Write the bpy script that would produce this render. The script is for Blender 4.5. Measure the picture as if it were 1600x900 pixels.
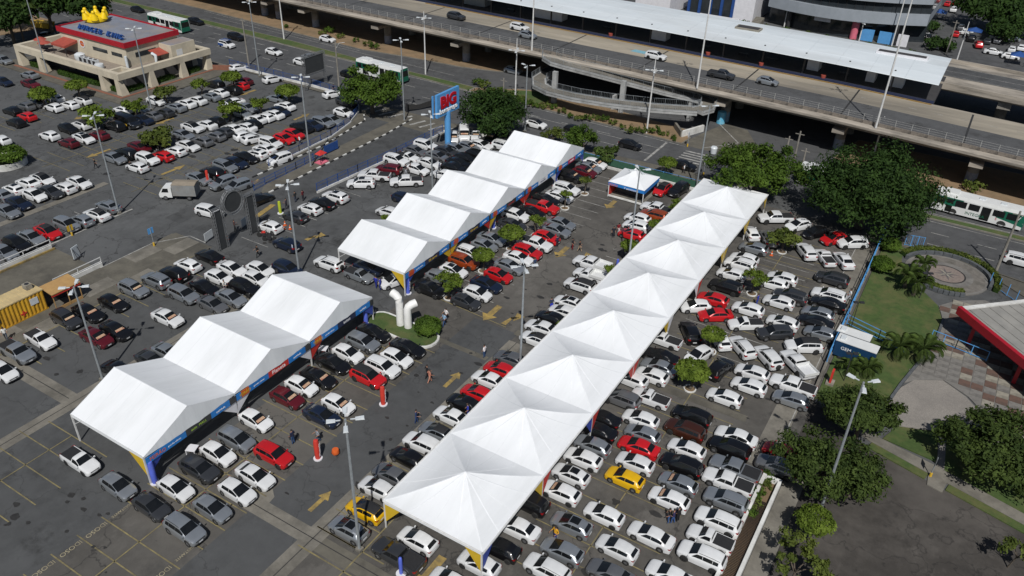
import bpy, math, random
import numpy as np
from math import sin, cos, pi, sqrt, atan2, radians
from mathutils import Vector, Matrix
random.seed(7)
rng = np.random.default_rng(7)
S = bpy.context.scene
for o in list(bpy.data.objects): bpy.data.objects.remove(o)

# ------------------------------------------------------------ camera
F, PIT, ROL, YAW, H = 1249., .5657, .0338, -.5295, 52.5     # focal (photo px), tilt, roll, heading, drone height
cp, sp = cos(PIT), sin(PIT)
_f0 = np.array([sin(YAW), cos(YAW), 0]); _r = np.array([cos(YAW), -sin(YAW), 0]); _z = np.array([0, 0, 1.])
_fw = _f0*cp - _z*sp; _u = _z*cp + _f0*sp
_r2 = _r*cos(ROL) + _u*sin(ROL); _u2 = _u*cos(ROL) - _r*sin(ROL)
M = np.array([_r2, _u2, -_fw]).T
cam = bpy.data.objects.new('camera', bpy.data.cameras.new('camera'))
S.collection.objects.link(cam)
cm = Matrix.Identity(4)
for i in range(3):
    for j in range(3): cm[i][j] = M[i, j]
cm.translation = (0, 0, H)
cam.matrix_world = cm
cam.data.sensor_width = 36; cam.data.lens = F/1600*36
cam.data.clip_start = 1; cam.data.clip_end = 5000
S.camera = cam
S.render.resolution_x, S.render.resolution_y = 1024, 576

# ------------------------------------------------------------ light
SUN_AZ, SUN_EL = radians(119.3 - 180), radians(51)      # direction towards the sun
W = bpy.data.worlds.new('World'); S.world = W; W.use_nodes = True
nt = W.node_tree; nt.nodes.clear()
sky = nt.nodes.new('ShaderNodeTexSky'); sky.sky_type = 'NISHITA'; sky.sun_disc = False
sky.sun_elevation = SUN_EL; sky.sun_rotation = pi/2 - SUN_AZ; sky.altitude = 50
sky.air_density = 1.0; sky.dust_density = 1.2; sky.ozone_density = 1.2
bg = nt.nodes.new('ShaderNodeBackground'); bg.inputs[1].default_value = .05
wo = nt.nodes.new('ShaderNodeOutputWorld')
nt.links.new(sky.outputs[0], bg.inputs[0]); nt.links.new(bg.outputs[0], wo.inputs[0])
sl = bpy.data.lights.new('sun', 'SUN'); sl.energy = 4.3; sl.angle = radians(.55); sl.color = (1, .975, .935)
so = bpy.data.objects.new('sun', sl); S.collection.objects.link(so)
so.rotation_euler = Vector((-cos(SUN_AZ)*cos(SUN_EL), -sin(SUN_AZ)*cos(SUN_EL), -sin(SUN_EL))).to_track_quat('-Z', 'Y').to_euler()
S.view_settings.view_transform = 'Standard'; S.view_settings.look = 'None'
S.view_settings.exposure = -.16; S.view_settings.gamma = 1; S.view_settings.use_curve_mapping = False

# ------------------------------------------------------------ pixel -> place
def G(px, py, z=0.):
    w = M @ np.array([px-800, -(py-450), -F]); t = (z-H)/w[2]
    return float(w[0]*t), float(w[1]*t)
def PR(x, y, z=0.):
    c = M.T @ np.array([x, y, z-H]); return 800+F*c[0]/-c[2], 450-F*c[1]/-c[2]
def height_at(x, y, top_py, lo=.5, hi=40):
    for _ in range(40):
        m = (lo+hi)/2
        if PR(x, y, m)[1] > top_py: lo = m
        else: hi = m
    return lo

# ------------------------------------------------------------ objects
COL = S.collection
def tag(o, label=None, cat=None, group=None, kind=None):
    if label: o['label'] = label
    if cat: o['category'] = cat
    if group: o['group'] = group
    if kind: o['kind'] = kind
    return o
def thing(name, label, cat, loc=(0, 0, 0), rz=0., group=None):
    o = bpy.data.objects.new(name, None); COL.objects.link(o); o.empty_display_size = .2
    o.location = loc; o.rotation_euler = (0, 0, rz)
    return tag(o, label, cat, group)
def link(name, me, parent=None, loc=None, rz=None):
    o = bpy.data.objects.new(name, me); COL.objects.link(o)
    if parent is not None: o.parent = parent
    if loc is not None: o.location = loc
    if rz is not None: o.rotation_euler = (0, 0, rz)
    return o

class MB:
    """collects faces; build() links them as one mesh object"""
    def __init__(s): s.v = []; s.f = []; s.m = []; s.cur = 0
    def add(s, vs, fs):
        b = len(s.v); s.v += [tuple(map(float, p)) for p in vs]
        s.f += [tuple(i+b for i in f) for f in fs]; s.m += [s.cur]*len(fs); return s
    def box(s, x0, y0, z0, x1, y1, z1):
        return s.add([(x0, y0, z0), (x1, y0, z0), (x1, y1, z0), (x0, y1, z0), (x0, y0, z1), (x1, y0, z1), (x1, y1, z1), (x0, y1, z1)],
                     [(3, 2, 1, 0), (4, 5, 6, 7), (0, 1, 5, 4), (1, 2, 6, 5), (2, 3, 7, 6), (3, 0, 4, 7)])
    def cbox(s, c, d, rz=0.):
        x, y, z = c; a, b, h = d[0]/2, d[1]/2, d[2]/2; co, si = cos(rz), sin(rz)
        vs = [(x+co*p*a-si*q*b, y+si*p*a+co*q*b, z+r*h) for r in (-1, 1) for p, q in ((-1, -1), (1, -1), (1, 1), (-1, 1))]
        return s.add(vs, [(3, 2, 1, 0), (4, 5, 6, 7), (0, 1, 5, 4), (1, 2, 6, 5), (2, 3, 7, 6), (3, 0, 4, 7)])
    def poly(s, pts, z=None):
        vs = [(p[0], p[1], z if z is not None else p[2]) for p in pts]
        return s.add(vs, [tuple(range(len(vs)))])
    def prism(s, pts, z0, z1):
        a = sum(pts[i-1][0]*pts[i][1]-pts[i][0]*pts[i-1][1] for i in range(len(pts)))
        if a < 0: pts = pts[::-1]
        n = len(pts)
        vs = [(p[0], p[1], z0) for p in pts]+[(p[0], p[1], z1) for p in pts]
        fs = [tuple(range(n-1, -1, -1)), tuple(range(n, 2*n))]+[(i, (i+1) % n, n+(i+1) % n, n+i) for i in range(n)]
        return s.add(vs, fs)
    def tube(s, pts, r, n=8, cap=True):
        pts = [Vector(p) for p in pts]; k = len(pts)
        rs = r if isinstance(r, (list, tuple)) else [r]*k
        vs = []; fs = []
        for i, p in enumerate(pts):
            d = (pts[min(i+1, k-1)]-pts[max(i-1, 0)]).normalized()
            a = d.orthogonal().normalized() if abs(d.z) < .99 else Vector((1, 0, 0))
            if abs(d.z) < .99: a = d.cross(Vector((0, 0, 1))).normalized()
            b = d.cross(a)
            for j in range(n):
                t = 2*pi*j/n; vs.append(p+a*(cos(t)*rs[i])+b*(sin(t)*rs[i]))
        for i in range(k-1):
            for j in range(n):
                fs.append((i*n+j, i*n+(j+1) % n, (i+1)*n+(j+1) % n, (i+1)*n+j))
        if cap: fs += [tuple(range(n-1, -1, -1)), tuple(range((k-1)*n, k*n))]
        return s.add(vs, fs)
    def bar(s, a, b, t=.05, t2=None):
        a, b = Vector(a), Vector(b); d = (b-a).normalized(); t2 = t2 or t
        u = d.cross(Vector((0, 0, 1))); u = u.normalized() if u.length > 1e-4 else Vector((1, 0, 0)); w = d.cross(u)
        vs = [q+u*(i*t/2)+w*(j*t2/2) for q in (a, b) for i, j in ((-1, -1), (1, -1), (1, 1), (-1, 1))]
        return s.add(vs, [(3, 2, 1, 0), (4, 5, 6, 7), (0, 1, 5, 4), (1, 2, 6, 5), (2, 3, 7, 6), (3, 0, 4, 7)])
    def lathe(s, prof, n=16, c=(0, 0)):
        vs = []; fs = []; k = len(prof)
        for r, z in prof:
            for j in range(n): t = 2*pi*j/n; vs.append((c[0]+r*cos(t), c[1]+r*sin(t), z))
        for i in range(k-1):
            for j in range(n): fs.append((i*n+j, i*n+(j+1) % n, (i+1)*n+(j+1) % n, (i+1)*n+j))
        fs += [tuple(range(n-1, -1, -1)), tuple(range((k-1)*n, k*n))]
        return s.add(vs, fs)
    def sphere(s, c, r, n=12, m=8):
        r = r if isinstance(r, (tuple, list)) else (r, r, r)
        vs = [(c[0], c[1], c[2]-r[2])]; fs = []
        for i in range(1, m):
            p = -pi/2+pi*i/m
            for j in range(n): t = 2*pi*j/n; vs.append((c[0]+r[0]*cos(p)*cos(t), c[1]+r[1]*cos(p)*sin(t), c[2]+r[2]*sin(p)))
        vs.append((c[0], c[1], c[2]+r[2])); L = len(vs)-1
        for j in range(n):
            fs.append((0, 1+(j+1) % n, 1+j)); fs.append((L, 1+(m-2)*n+j, 1+(m-2)*n+(j+1) % n))
            for i in range(m-2): a = 1+i*n; fs.append((a+j, a+(j+1) % n, a+n+(j+1) % n, a+n+j))
        return s.add(vs, fs)
    def mesh(s, mats, smooth=None, name='mesh'):
        me = bpy.data.meshes.new(name); me.from_pydata(s.v, [], s.f)
        for m in (mats if isinstance(mats, (list, tuple)) else [mats]): me.materials.append(m)
        if len(me.materials) > 1: me.polygons.foreach_set('material_index', s.m)
        if smooth is not None:
            me.shade_smooth()
            me.set_sharp_from_angle(angle=radians(smooth))
        me.update(); return me
    def build(s, name, mats, parent=None, smooth=None, loc=None, rz=None):
        return link(name, s.mesh(mats, smooth, name), parent, loc, rz)
def struct(name, mb, m, smooth=None, parent=None):
    o = mb.build(name, m, parent, smooth)
    if parent is None: o['kind'] = 'structure'
    return o
def px(*pts, z=0.): return [G(a, b, z) for a, b in pts]

# ------------------------------------------------------------ materials
MATS = {}
def srgb(h):
    h = h.lstrip('#'); c = [int(h[i:i+2], 16)/255 for i in (0, 2, 4)]
    return tuple(v/12.92 if v <= .04045 else ((v+.055)/1.055)**2.4 for v in c)
def mat(name, c1, c2=None, scale=1., rough=.8, metal=0., bump=0., bscale=None, c3=None, s3=.08, amt3=.6, coat=0., spec=.5,
        trans=0., space='Object', stretch=None, detail=6):
    """procedural surface: c1..c2 mottled by noise, c3 = larger stains"""
    m = bpy.data.materials.new(name); m.use_nodes = True; t = m.node_tree; b = t.nodes['Principled BSDF']; L = t.links.new
    b.inputs['Roughness'].default_value = rough; b.inputs['Metallic'].default_value = metal
    b.inputs['Specular IOR Level'].default_value = spec; b.inputs['Coat Weight'].default_value = coat
    tc = t.nodes.new('ShaderNodeTexCoord'); src = tc.outputs[space]
    if stretch:
        mp = t.nodes.new('ShaderNodeMapping'); mp.inputs['Scale'].default_value = stretch; L(src, mp.inputs[0]); src = mp.outputs[0]
    c2 = c2 or tuple(v*.85 for v in c1)
    n = t.nodes.new('ShaderNodeTexNoise'); n.inputs['Scale'].default_value = scale; n.inputs['Detail'].default_value = detail
    n.inputs['Roughness'].default_value = .65; L(src, n.inputs[0])
    r = t.nodes.new('ShaderNodeValToRGB'); r.color_ramp.elements[0].position = .32; r.color_ramp.elements[1].position = .7
    r.color_ramp.elements[0].color = (*c1, 1); r.color_ramp.elements[1].color = (*c2, 1); L(n.outputs[0], r.inputs[0])
    out = r.outputs[0]
    if c3:
        n3 = t.nodes.new('ShaderNodeTexNoise'); n3.inputs['Scale'].default_value = s3; n3.inputs['Detail'].default_value = 8
        n3.inputs['Roughness'].default_value = .7; L(src, n3.inputs[0])
        r3 = t.nodes.new('ShaderNodeValToRGB'); r3.color_ramp.elements[0].position = .45; r3.color_ramp.elements[1].position = .68
        r3.color_ramp.elements[0].color = (0, 0, 0, 1); r3.color_ramp.elements[1].color = (amt3, amt3, amt3, 1); L(n3.outputs[0], r3.inputs[0])
        mx = t.nodes.new('ShaderNodeMix'); mx.data_type = 'RGBA'; L(r3.outputs[0], mx.inputs['Factor']); L(out, mx.inputs[6])
        mx.inputs[7].default_value = (*c3, 1); out = mx.outputs[2]
    L(out, b.inputs['Base Color'])
    if bump:
        nb = t.nodes.new('ShaderNodeTexNoise'); nb.inputs['Scale'].default_value = bscale or scale*6; nb.inputs['Detail'].default_value = 4
        L(src, nb.inputs[0]); bp = t.nodes.new('ShaderNodeBump'); bp.inputs['Strength'].default_value = bump; bp.inputs['Distance'].default_value = .05
        L(nb.outputs[0], bp.inputs['Height']); L(bp.outputs[0], b.inputs['Normal'])
    if trans:
        tr = t.nodes.new('ShaderNodeBsdfTranslucent'); L(out, tr.inputs[0]); ms = t.nodes.new('ShaderNodeMixShader')
        ms.inputs[0].default_value = trans; L(b.outputs[0], ms.inputs[1]); L(tr.outputs[0], ms.inputs[2])
        L(ms.outputs[0], t.nodes['Material Output'].inputs[0])
    MATS[name] = m; return m

def asphalt(name, base, warm=(1, .98, .96), patch=.62, crack=.7, light=1.65):
    m = mat(name, tuple(base*.8*w for w in warm), tuple(base*1.25*w for w in warm), scale=.6, rough=.9, bump=.12, bscale=40, spec=.25)
    t = m.node_tree; L = t.links.new; b = t.nodes['Principled BSDF']; tc = [n for n in t.nodes if n.type == 'TEX_COORD'][0]
    src = b.inputs['Base Color'].links[0].from_socket
    # worn light blotches, oil stains, streaks along the driving direction, speckle
    def layer(src, scale, lo, hi, col, amt, stretch=None):
        n = t.nodes.new('ShaderNodeTexNoise'); n.inputs['Scale'].default_value = scale; n.inputs['Detail'].default_value = 9; n.inputs['Roughness'].default_value = .72
        if stretch:
            mp = t.nodes.new('ShaderNodeMapping'); mp.inputs['Scale'].default_value = stretch; L(tc.outputs['Object'], mp.inputs[0]); L(mp.outputs[0], n.inputs[0])
        else: L(tc.outputs['Object'], n.inputs[0])
        r = t.nodes.new('ShaderNodeValToRGB'); r.color_ramp.elements[0].position = lo; r.color_ramp.elements[1].position = hi
        r.color_ramp.elements[0].color = (0, 0, 0, 1); r.color_ramp.elements[1].color = (amt,)*3+(1,); L(n.outputs[0], r.inputs[0])
        mx = t.nodes.new('ShaderNodeMix'); mx.data_type = 'RGBA'; L(r.outputs[0], mx.inputs['Factor']); L(src, mx.inputs[6]); mx.inputs[7].default_value = (*col, 1)
        return mx.outputs[2]
    src = layer(src, .045, .47, .60, tuple(base*light*w for w in warm), patch)
    src = layer(src, .13, .55, .62, tuple(base*light*1.05*w for w in warm), patch*.8, (1, .6, 1))
    src = layer(src, .2, .57, .66, (base*.45,)*3, .75)
    src = layer(src, .5, .60, .72, tuple(base*2.2*w for w in warm), .35, (1, .25, 1))
    src = layer(src, .9, .64, .72, (base*.3,)*3, .7)
    src = layer(src, .02, .46, .60, tuple(base*1.35*w for w in warm), .6)
    src = layer(src, 7, .55, .8, tuple(base*2.0*w for w in warm), .35)
    v = t.nodes.new('ShaderNodeTexVoronoi'); v.feature = 'DISTANCE_TO_EDGE'; v.inputs['Scale'].default_value = .11
    nz = t.nodes.new('ShaderNodeTexNoise'); nz.inputs['Scale'].default_value = .5; nz.inputs['Detail'].default_value = 6; L(tc.outputs['Object'], nz.inputs[0])
    ad = t.nodes.new('ShaderNodeMix'); ad.data_type = 'VECTOR'; ad.inputs['Factor'].default_value = .12; L(tc.outputs['Object'], ad.inputs[4]); L(nz.outputs['Color'], ad.inputs[5])
    sc = t.nodes.new('ShaderNodeVectorMath'); sc.operation = 'MULTIPLY_ADD'; sc.inputs[1].default_value = (5, 5, 5); L(nz.outputs['Color'], sc.inputs[0]); L(tc.outputs['Object'], sc.inputs[2])
    L(sc.outputs[0], v.inputs[0])
    r = t.nodes.new('ShaderNodeValToRGB'); r.color_ramp.elements[0].position = 0; r.color_ramp.elements[1].position = .012
    r.color_ramp.elements[0].color = (crack,)*3+(1,); r.color_ramp.elements[1].color = (0, 0, 0, 1); L(v.outputs['Distance'], r.inputs[0])
    mx = t.nodes.new('ShaderNodeMix'); mx.data_type = 'RGBA'; L(r.outputs[0], mx.inputs['Factor']); L(src, mx.inputs[6]); mx.inputs[7].default_value = (base*.35,)*3+(1,)
    L(mx.outputs[2], b.inputs['Base Color']); return m

A_LOT = asphalt('asphalt_lot', .072, (.97, 1, 1.02))
A_LOTR = asphalt('asphalt_old', .070, (1.06, 1, .91), patch=.7, light=1.9)
A_NEW = asphalt('asphalt_lane', .063, (.97, 1, 1.02), patch=.45, crack=.4)
A_HW = asphalt('asphalt_highway', .068, (.98, 1, 1.03), patch=.45, crack=.3)
A_DARK = asphalt('asphalt_patched', .043, (1.1, 1, .9), patch=.9, crack=.5, light=2.2)
CONC = mat('concrete', (.21, .195, .165), (.14, .13, .11), .9, .9, bump=.15, bscale=12, c3=(.07, .065, .055), s3=.25, amt3=.75)
CONC2 = mat('concrete_slab', (.135, .125, .10), (.09, .083, .068), .7, .9, bump=.1, bscale=14, c3=(.05, .047, .04), s3=.18, amt3=.8)
CONCV = mat('viaduct_concrete', (.42, .375, .315), (.28, .25, .21), .5, .9, bump=.15, bscale=8, c3=(.055, .05, .045), s3=.35, amt3=.85, stretch=(.25, 1, 2.2))
CONCD = mat('deck_concrete', (.38, .335, .265), (.25, .225, .18), .35, .9, c3=(.11, .10, .085), s3=.12, amt3=.7, stretch=(.15, 1, 1))
PIER = mat('pier_concrete', (.30, .28, .245), (.17, .16, .14), .8, .9, bump=.1, c3=(.06, .057, .05), s3=.5, amt3=.6)
RAMPG = mat('ramp_paint', (.42, .425, .42), (.30, .305, .30), .7, .8, c3=(.09, .09, .085), s3=.4, amt3=.6)
WPAINT = mat('white_paint', (.72, .72, .70), (.55, .55, .52), 1.2, .75, c3=(.28, .27, .25), s3=.5, amt3=.55)
WMARK = mat('road_white', (.46, .455, .43), (.17, .165, .155), 1.6, .85, c3=(.08, .08, .075), s3=.6, amt3=.8)
YMARK = mat('road_yellow', (.40, .275, .075), (.19, .14, .055), 1.8, .85, c3=(.085, .075, .055), s3=.5, amt3=.8)
YLINE = mat('bay_yellow', (.27, .225, .10), (.13, .11, .06), 1.5, .85, c3=(.08, .072, .05), s3=.4, amt3=.8)
BLK = mat('black_paint', (.02, .02, .02), (.035, .034, .033), 3, .7)
YPAINT = mat('yellow_paint', (.62, .40, .03), (.45, .28, .03), 2, .6)
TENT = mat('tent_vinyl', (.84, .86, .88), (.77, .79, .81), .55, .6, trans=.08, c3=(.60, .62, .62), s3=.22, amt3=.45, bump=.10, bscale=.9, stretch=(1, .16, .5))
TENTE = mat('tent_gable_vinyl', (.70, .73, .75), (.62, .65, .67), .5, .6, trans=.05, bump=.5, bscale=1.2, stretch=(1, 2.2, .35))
STEEL = mat('galvanised_steel', (.36, .39, .41), (.27, .295, .31), 3, .5, metal=.35)
WSTEEL = mat('white_steel', (.68, .68, .67), (.5, .5, .49), 2, .5)
DSTEEL = mat('dark_steel', (.05, .05, .055), (.03, .03, .033), 3, .5, metal=.3)
LEDM = mat('lamp_housing', (.62, .66, .68), (.5, .53, .55), 4, .4)
BLUE = mat('blue_paint', (.02, .075, .27), (.015, .055, .2), 2, .55)
BLUEL = mat('light_blue_paint', (.10, .33, .66), (.08, .27, .55), 1, .5)
BANB = mat('banner_blue', (.02, .20, .56), (.015, .15, .46), .8, .6)
BANN = mat('banner_navy', (.012, .018, .05), (.02, .028, .07), 1, .6)
BAND = mat('banner_charcoal', (.03, .033, .036), (.045, .048, .05), 1, .6)
BANR = mat('banner_red', (.55, .035, .025), (.42, .03, .022), 1, .6)
BANO = mat('banner_orange', (.55, .12, .02), (.42, .08, .02), 1, .6)
BANW = mat('banner_white', (.72, .72, .75), (.6, .6, .63), 1, .6)
BANY = mat('cloth_yellow', (.62, .42, .02), (.50, .33, .02), 1, .7)
CLB = mat('cloth_blue', (.035, .07, .36), (.025, .05, .26), 1, .7)
TOTB = mat('inflatable_blue', (.10, .15, .62), (.08, .12, .5), 1, .45)
TOTR = mat('inflatable_red', (.58, .05, .03), (.48, .04, .03), 1, .45)
PIPEW = mat('pipe_white', (.80, .80, .78), (.70, .70, .68), 1.2, .5, c3=(.5, .49, .46), s3=.7, amt3=.4)
WORD = mat('bay_word_cream', (.42, .37, .24), (.20, .175, .12), 2.2, .85, c3=(.09, .085, .07), s3=.7, amt3=.7)
WTXT = mat('lettering_white', (.82, .82, .82), (.75, .75, .75), 2, .6)
RTXT = mat('lettering_red', (.50, .006, .018), (.42, .005, .015), 2, .45)
OTXT = mat('lettering_orange', (.70, .16, .03), (.6, .12, .02), 2, .5)
GTXT = mat('lettering_green', (.36, .55, .05), (.3, .48, .04), 2, .5)
GRASS = mat('lawn', (.060, .098, .022), (.035, .066, .014), 1.4, .95, bump=.6, bscale=25, c3=(.13, .115, .045), s3=.3, amt3=.75)
SOIL = mat('soil', (.20, .135, .075), (.14, .095, .055), .8, .95, bump=.3, bscale=9, c3=(.09, .075, .04), s3=.3, amt3=.6)
DIRT = mat('dry_earth', (.26, .175, .10), (.19, .13, .075), .5, .95, bump=.2, bscale=8, c3=(.10, .085, .05), s3=.2, amt3=.6)
BARK = mat('bark', (.13, .105, .08), (.07, .058, .045), 6, .95, bump=.5)
def leafmat(name, a, b, tr=.22, scale=.55):
    return mat(name, tuple(v*.62 for v in a), (b[0]*1.15, b[1]*1.2, b[2]*1.05), scale*1.3, .7, trans=tr, spec=.12, detail=3)
LF_DK = leafmat('leaf_dark', (.016, .038, .011), (.040, .074, .018))
LF_MD = leafmat('leaf_mid', (.035, .075, .012), (.085, .135, .022), scale=.45)
LF_LT = leafmat('leaf_lime', (.068, .115, .014), (.135, .18, .030), scale=.8)
LF_OL = leafmat('leaf_olive', (.055, .085, .018), (.125, .15, .035), scale=.5)
LF_PM = leafmat('leaf_palm', (.030, .058, .014), (.080, .115, .030), scale=.8)
LF_RB = leafmat('leaf_deep_olive', (.026, .050, .014), (.070, .098, .026), scale=.6)  # darker olive-green leaf colour for the lower-right trees
HEDG = leafmat('hedge_leaf', (.028, .062, .014), (.055, .098, .02), scale=1.5)
GLASS = mat('car_glass', (.006, .007, .008), (.012, .013, .014), 1, .08, spec=.55)
WINB = mat('window_glass', (.02, .025, .03), (.035, .042, .048), .6, .1, spec=.6)
TYRE = mat('tyre_rubber', (.014, .014, .014), (.022, .022, .022), 8, .85)
RIM = mat('alloy_rim', (.36, .37, .38), (.2, .2, .21), 6, .35, metal=.7)
RIMD = mat('dark_rim', (.04, .04, .042), (.06, .06, .062), 6, .4, metal=.5)
LAMPW = mat('headlight_glass', (.42, .44, .46), (.3, .31, .32), 6, .15, spec=.8)
LAMPR = mat('taillight_glass', (.30, .010, .014), (.22, .008, .010), 6, .2, spec=.6)
PLAST = mat('black_plastic', (.016, .016, .017), (.026, .026, .027), 6, .6)
PLATE = mat('number_plate', (.62, .63, .64), (.5, .51, .52), 8, .5)
STICK = mat('price_card', (.50, .42, .27), (.34, .10, .07), 3.5, .8)
TILER = mat('red_tile', (.135, .08, .06), (.095, .06, .048), 1.5, .85, c3=(.07, .055, .045), s3=.4, amt3=.6)
TILEW = mat('pale_tile', (.30, .28, .23), (.20, .185, .155), 1.5, .85, c3=(.12, .11, .09), s3=.5, amt3=.6)
TILEG = mat('grey_tile', (.20, .19, .175), (.14, .135, .125), 1.5, .85, c3=(.08, .075, .07), s3=.4, amt3=.6)
PEBB = mat('pebble_mosaic', (.30, .275, .245), (.17, .157, .14), 9, .9, bump=.3, bscale=30, c3=(.14, .13, .12), s3=.25, amt3=.6)
BRICK = mat('terracotta', (.24, .10, .06), (.17, .075, .05), 2, .85)
CREAM = mat('cream_render', (.56, .50, .385), (.47, .42, .325), .5, .85, c3=(.30, .27, .22), s3=.35, amt3=.45)
REDB = mat('red_band', (.38, .008, .02), (.30, .008, .018), 1, .5)
ROOFG = mat('roof_membrane', (.24, .26, .31), (.16, .175, .21), .35, .5, c3=(.34, .26, .17), s3=.12, amt3=.6)
ROOFW = mat('white_roof_sheet', (.66, .71, .74), (.58, .63, .66), .3, .5, c3=(.45, .46, .46), s3=.1, amt3=.5, stretch=(.3, 1, 1))
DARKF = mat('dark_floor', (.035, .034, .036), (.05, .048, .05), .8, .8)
CROWN = mat('inflatable_yellow', (.80, .56, .006), (.72, .48, .005), 1, .35)
CONTY = mat('container_yellow', (.58, .33, .02), (.46, .25, .02), 1, .6, c3=(.30, .14, .02), s3=.6, amt3=.5)
CONTR = mat('container_roof', (.55, .43, .22), (.44, .34, .18), 1, .7, c3=(.30, .24, .14), s3=.3, amt3=.5)
WOOD = mat('plywood', (.42, .26, .10), (.34, .20, .08), 1.5, .7)
NAVY = mat('trailer_navy', (.010, .045, .11), (.008, .035, .09), 1, .4)
CANV = mat('grey_canvas', (.24, .25, .25), (.17, .175, .175), 1, .8, c3=(.24, .20, .15), s3=.4, amt3=.6, bump=.3, bscale=3)
BUSG = mat('bus_green', (.008, .125, .075), (.006, .10, .06), 1, .35, coat=.4)
BUSW = mat('bus_white', (.70, .71, .70), (.62, .63, .62), 1, .4, coat=.3)
ORNG = mat('cone_orange', (.65, .12, .02), (.55, .10, .02), 2, .6)
BLDG = mat('cladding_grey', (.30, .33, .37), (.25, .28, .31), .4, .45)
PINK = mat('pink_paint', (.65, .16, .22), (.55, .13, .18), 1, .6)
AWN = mat('awning_red', (.36, .07, .045), (.28, .055, .04), 1, .7)
RUST = mat('rusty_grating', (.03, .024, .02), (.06, .035, .022), 4, .9)
SKIN = mat('skin', (.30, .16, .10), (.24, .125, .08), 6, .6)
HAIR = mat('hair', (.015, .011, .009), (.03, .022, .018), 10, .6)
SHOE = mat('shoe', (.03, .03, .03), (.05, .05, .05), 8, .7)
PAINT = bpy.data.materials.new('car_paint'); PAINT.use_nodes = True
_t = PAINT.node_tree; _b = _t.nodes['Principled BSDF']; _oi = _t.nodes.new('ShaderNodeObjectInfo')
_n = _t.nodes.new('ShaderNodeTexNoise'); _n.inputs['Scale'].default_value = 1.4; _tc = _t.nodes.new('ShaderNodeTexCoord'); _t.links.new(_tc.outputs['Object'], _n.inputs[0])
_mr = _t.nodes.new('ShaderNodeMapRange'); _mr.inputs[3].default_value = .88; _mr.inputs[4].default_value = 1.08; _t.links.new(_n.outputs[0], _mr.inputs[0])
_mm = _t.nodes.new('ShaderNodeMix'); _mm.data_type = 'RGBA'; _mm.blend_type = 'MULTIPLY'; _mm.inputs['Factor'].default_value = 1
_t.links.new(_oi.outputs['Color'], _mm.inputs[6]); _t.links.new(_mr.outputs[0], _mm.inputs[7]); _t.links.new(_mm.outputs[2], _b.inputs['Base Color'])
_b.inputs['Roughness'].default_value = .30; _b.inputs['Coat Weight'].default_value = .6; _b.inputs['Coat Roughness'].default_value = .04; _t.links.new(_oi.outputs['Alpha'], _b.inputs['Metallic'])
CLOTH = {}
def cloth(h):
    if h not in CLOTH: c = srgb(h); CLOTH[h] = mat('cloth_'+h.strip('#'), c, tuple(v*.8 for v in c), 6, .9)
    return CLOTH[h]
_fonts = {}
def text_mesh(body, size, extrude, m, align='CENTER', bold=0.):
    k = (body, size, extrude, m.name, bold)
    if k in _fonts: return _fonts[k]
    cu = bpy.data.curves.new('lettering', 'FONT'); cu.body = body; cu.size = size; cu.extrude = extrude; cu.align_x = align; cu.resolution_u = 3; cu.offset = bold
    ob = bpy.data.objects.new('tmp', cu); COL.objects.link(ob)
    bpy.context.view_layer.update()
    me = bpy.data.meshes.new_from_object(ob.evaluated_get(bpy.context.evaluated_depsgraph_get()))
    me.materials.clear(); me.materials.append(m); bpy.data.objects.remove(ob); _fonts[k] = me; return me
# text frames: columns = (reading direction, letter-up, out of the wall)
def orient(o, right, up, loc):
    r, u = Vector(right).normalized(), Vector(up).normalized(); n = r.cross(u)
    m4 = Matrix((r, u, n)).transposed().to_4x4(); m4.translation = loc
    o.matrix_local = m4

# ============================================================ GROUND
def sheet(name, pts, z, m, label=None):
    return struct(name, MB().poly(pts, z), m)
def rect(x0, y0, x1, y1): return [(x0, y0), (x1, y0), (x1, y1), (x0, y1)]
sheet('ground', rect(-1500, -600, 1500, 2500), -.03, A_LOT)
sheet('parking_asphalt', rect(-51, -20, -4.4, 112.2), -.022, A_LOTR)
sheet('lane_asphalt', rect(-80, -20, -51, 57.4), -.022, A_NEW)
sheet('aisle_asphalt', rect(-42, -20, -36.2, 63.5), -.018, A_NEW)
sheet('highway', [(-600, 112.6), (-80, 112.6), (-62, 115.8), (-40, 116.8), (-22, 118.3), (-8, 114), (0, 111.7), (12, 109.5), (40, 107.5), (500, 100),
                  (500, 147), (-600, 160)], -.022, A_HW)
# medians, verges, bare earth
def raised(name, pts, m, h=.14, kerb=CONC, kw=.22):
    o = struct(name, MB().prism(pts, -.05, h), kerb)
    cx = sum(p[0] for p in pts)/len(pts); cy = sum(p[1] for p in pts)/len(pts); inn = []
    n = len(pts)
    for i in range(n):
        p0, p1, p2 = (Vector(pts[i-1]), Vector(pts[i]), Vector(pts[(i+1) % n]))
        a = (p1-p0).normalized(); b = (p2-p1).normalized(); nrm = Vector((-(a.y+b.y), a.x+b.x))
        nrm = nrm.normalized() if nrm.length > 1e-5 else Vector((-a.y, a.x))
        if nrm.dot(Vector((cx, cy))-p1) < 0 and n < 7: nrm = -nrm
        k = kw/max(.35, abs(nrm.dot(Vector((-a.y, a.x)))))
        inn.append(tuple(p1+nrm*k))
    area = sum(pts[i-1][0]*pts[i][1]-pts[i][0]*pts[i-1][1] for i in range(n))
    if area < 0 and n >= 7:
        inn = [tuple(2*Vector(p)-Vector(q)) for p, q in zip(pts, inn)]
    top = MB().poly(inn, h+.006).build('planting_bed', m, o)
    return o
raised('central_median', [(-500, 137.5), (-166.7, 132), (-137.6, 130.6), (-102.4, 129.9), (-87, 128.9), (-87, 131.5), (-104, 131.9), (-118.5, 132.5), (-141.3, 134.1), (-169.6, 134.6), (-500, 141)], GRASS)
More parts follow.
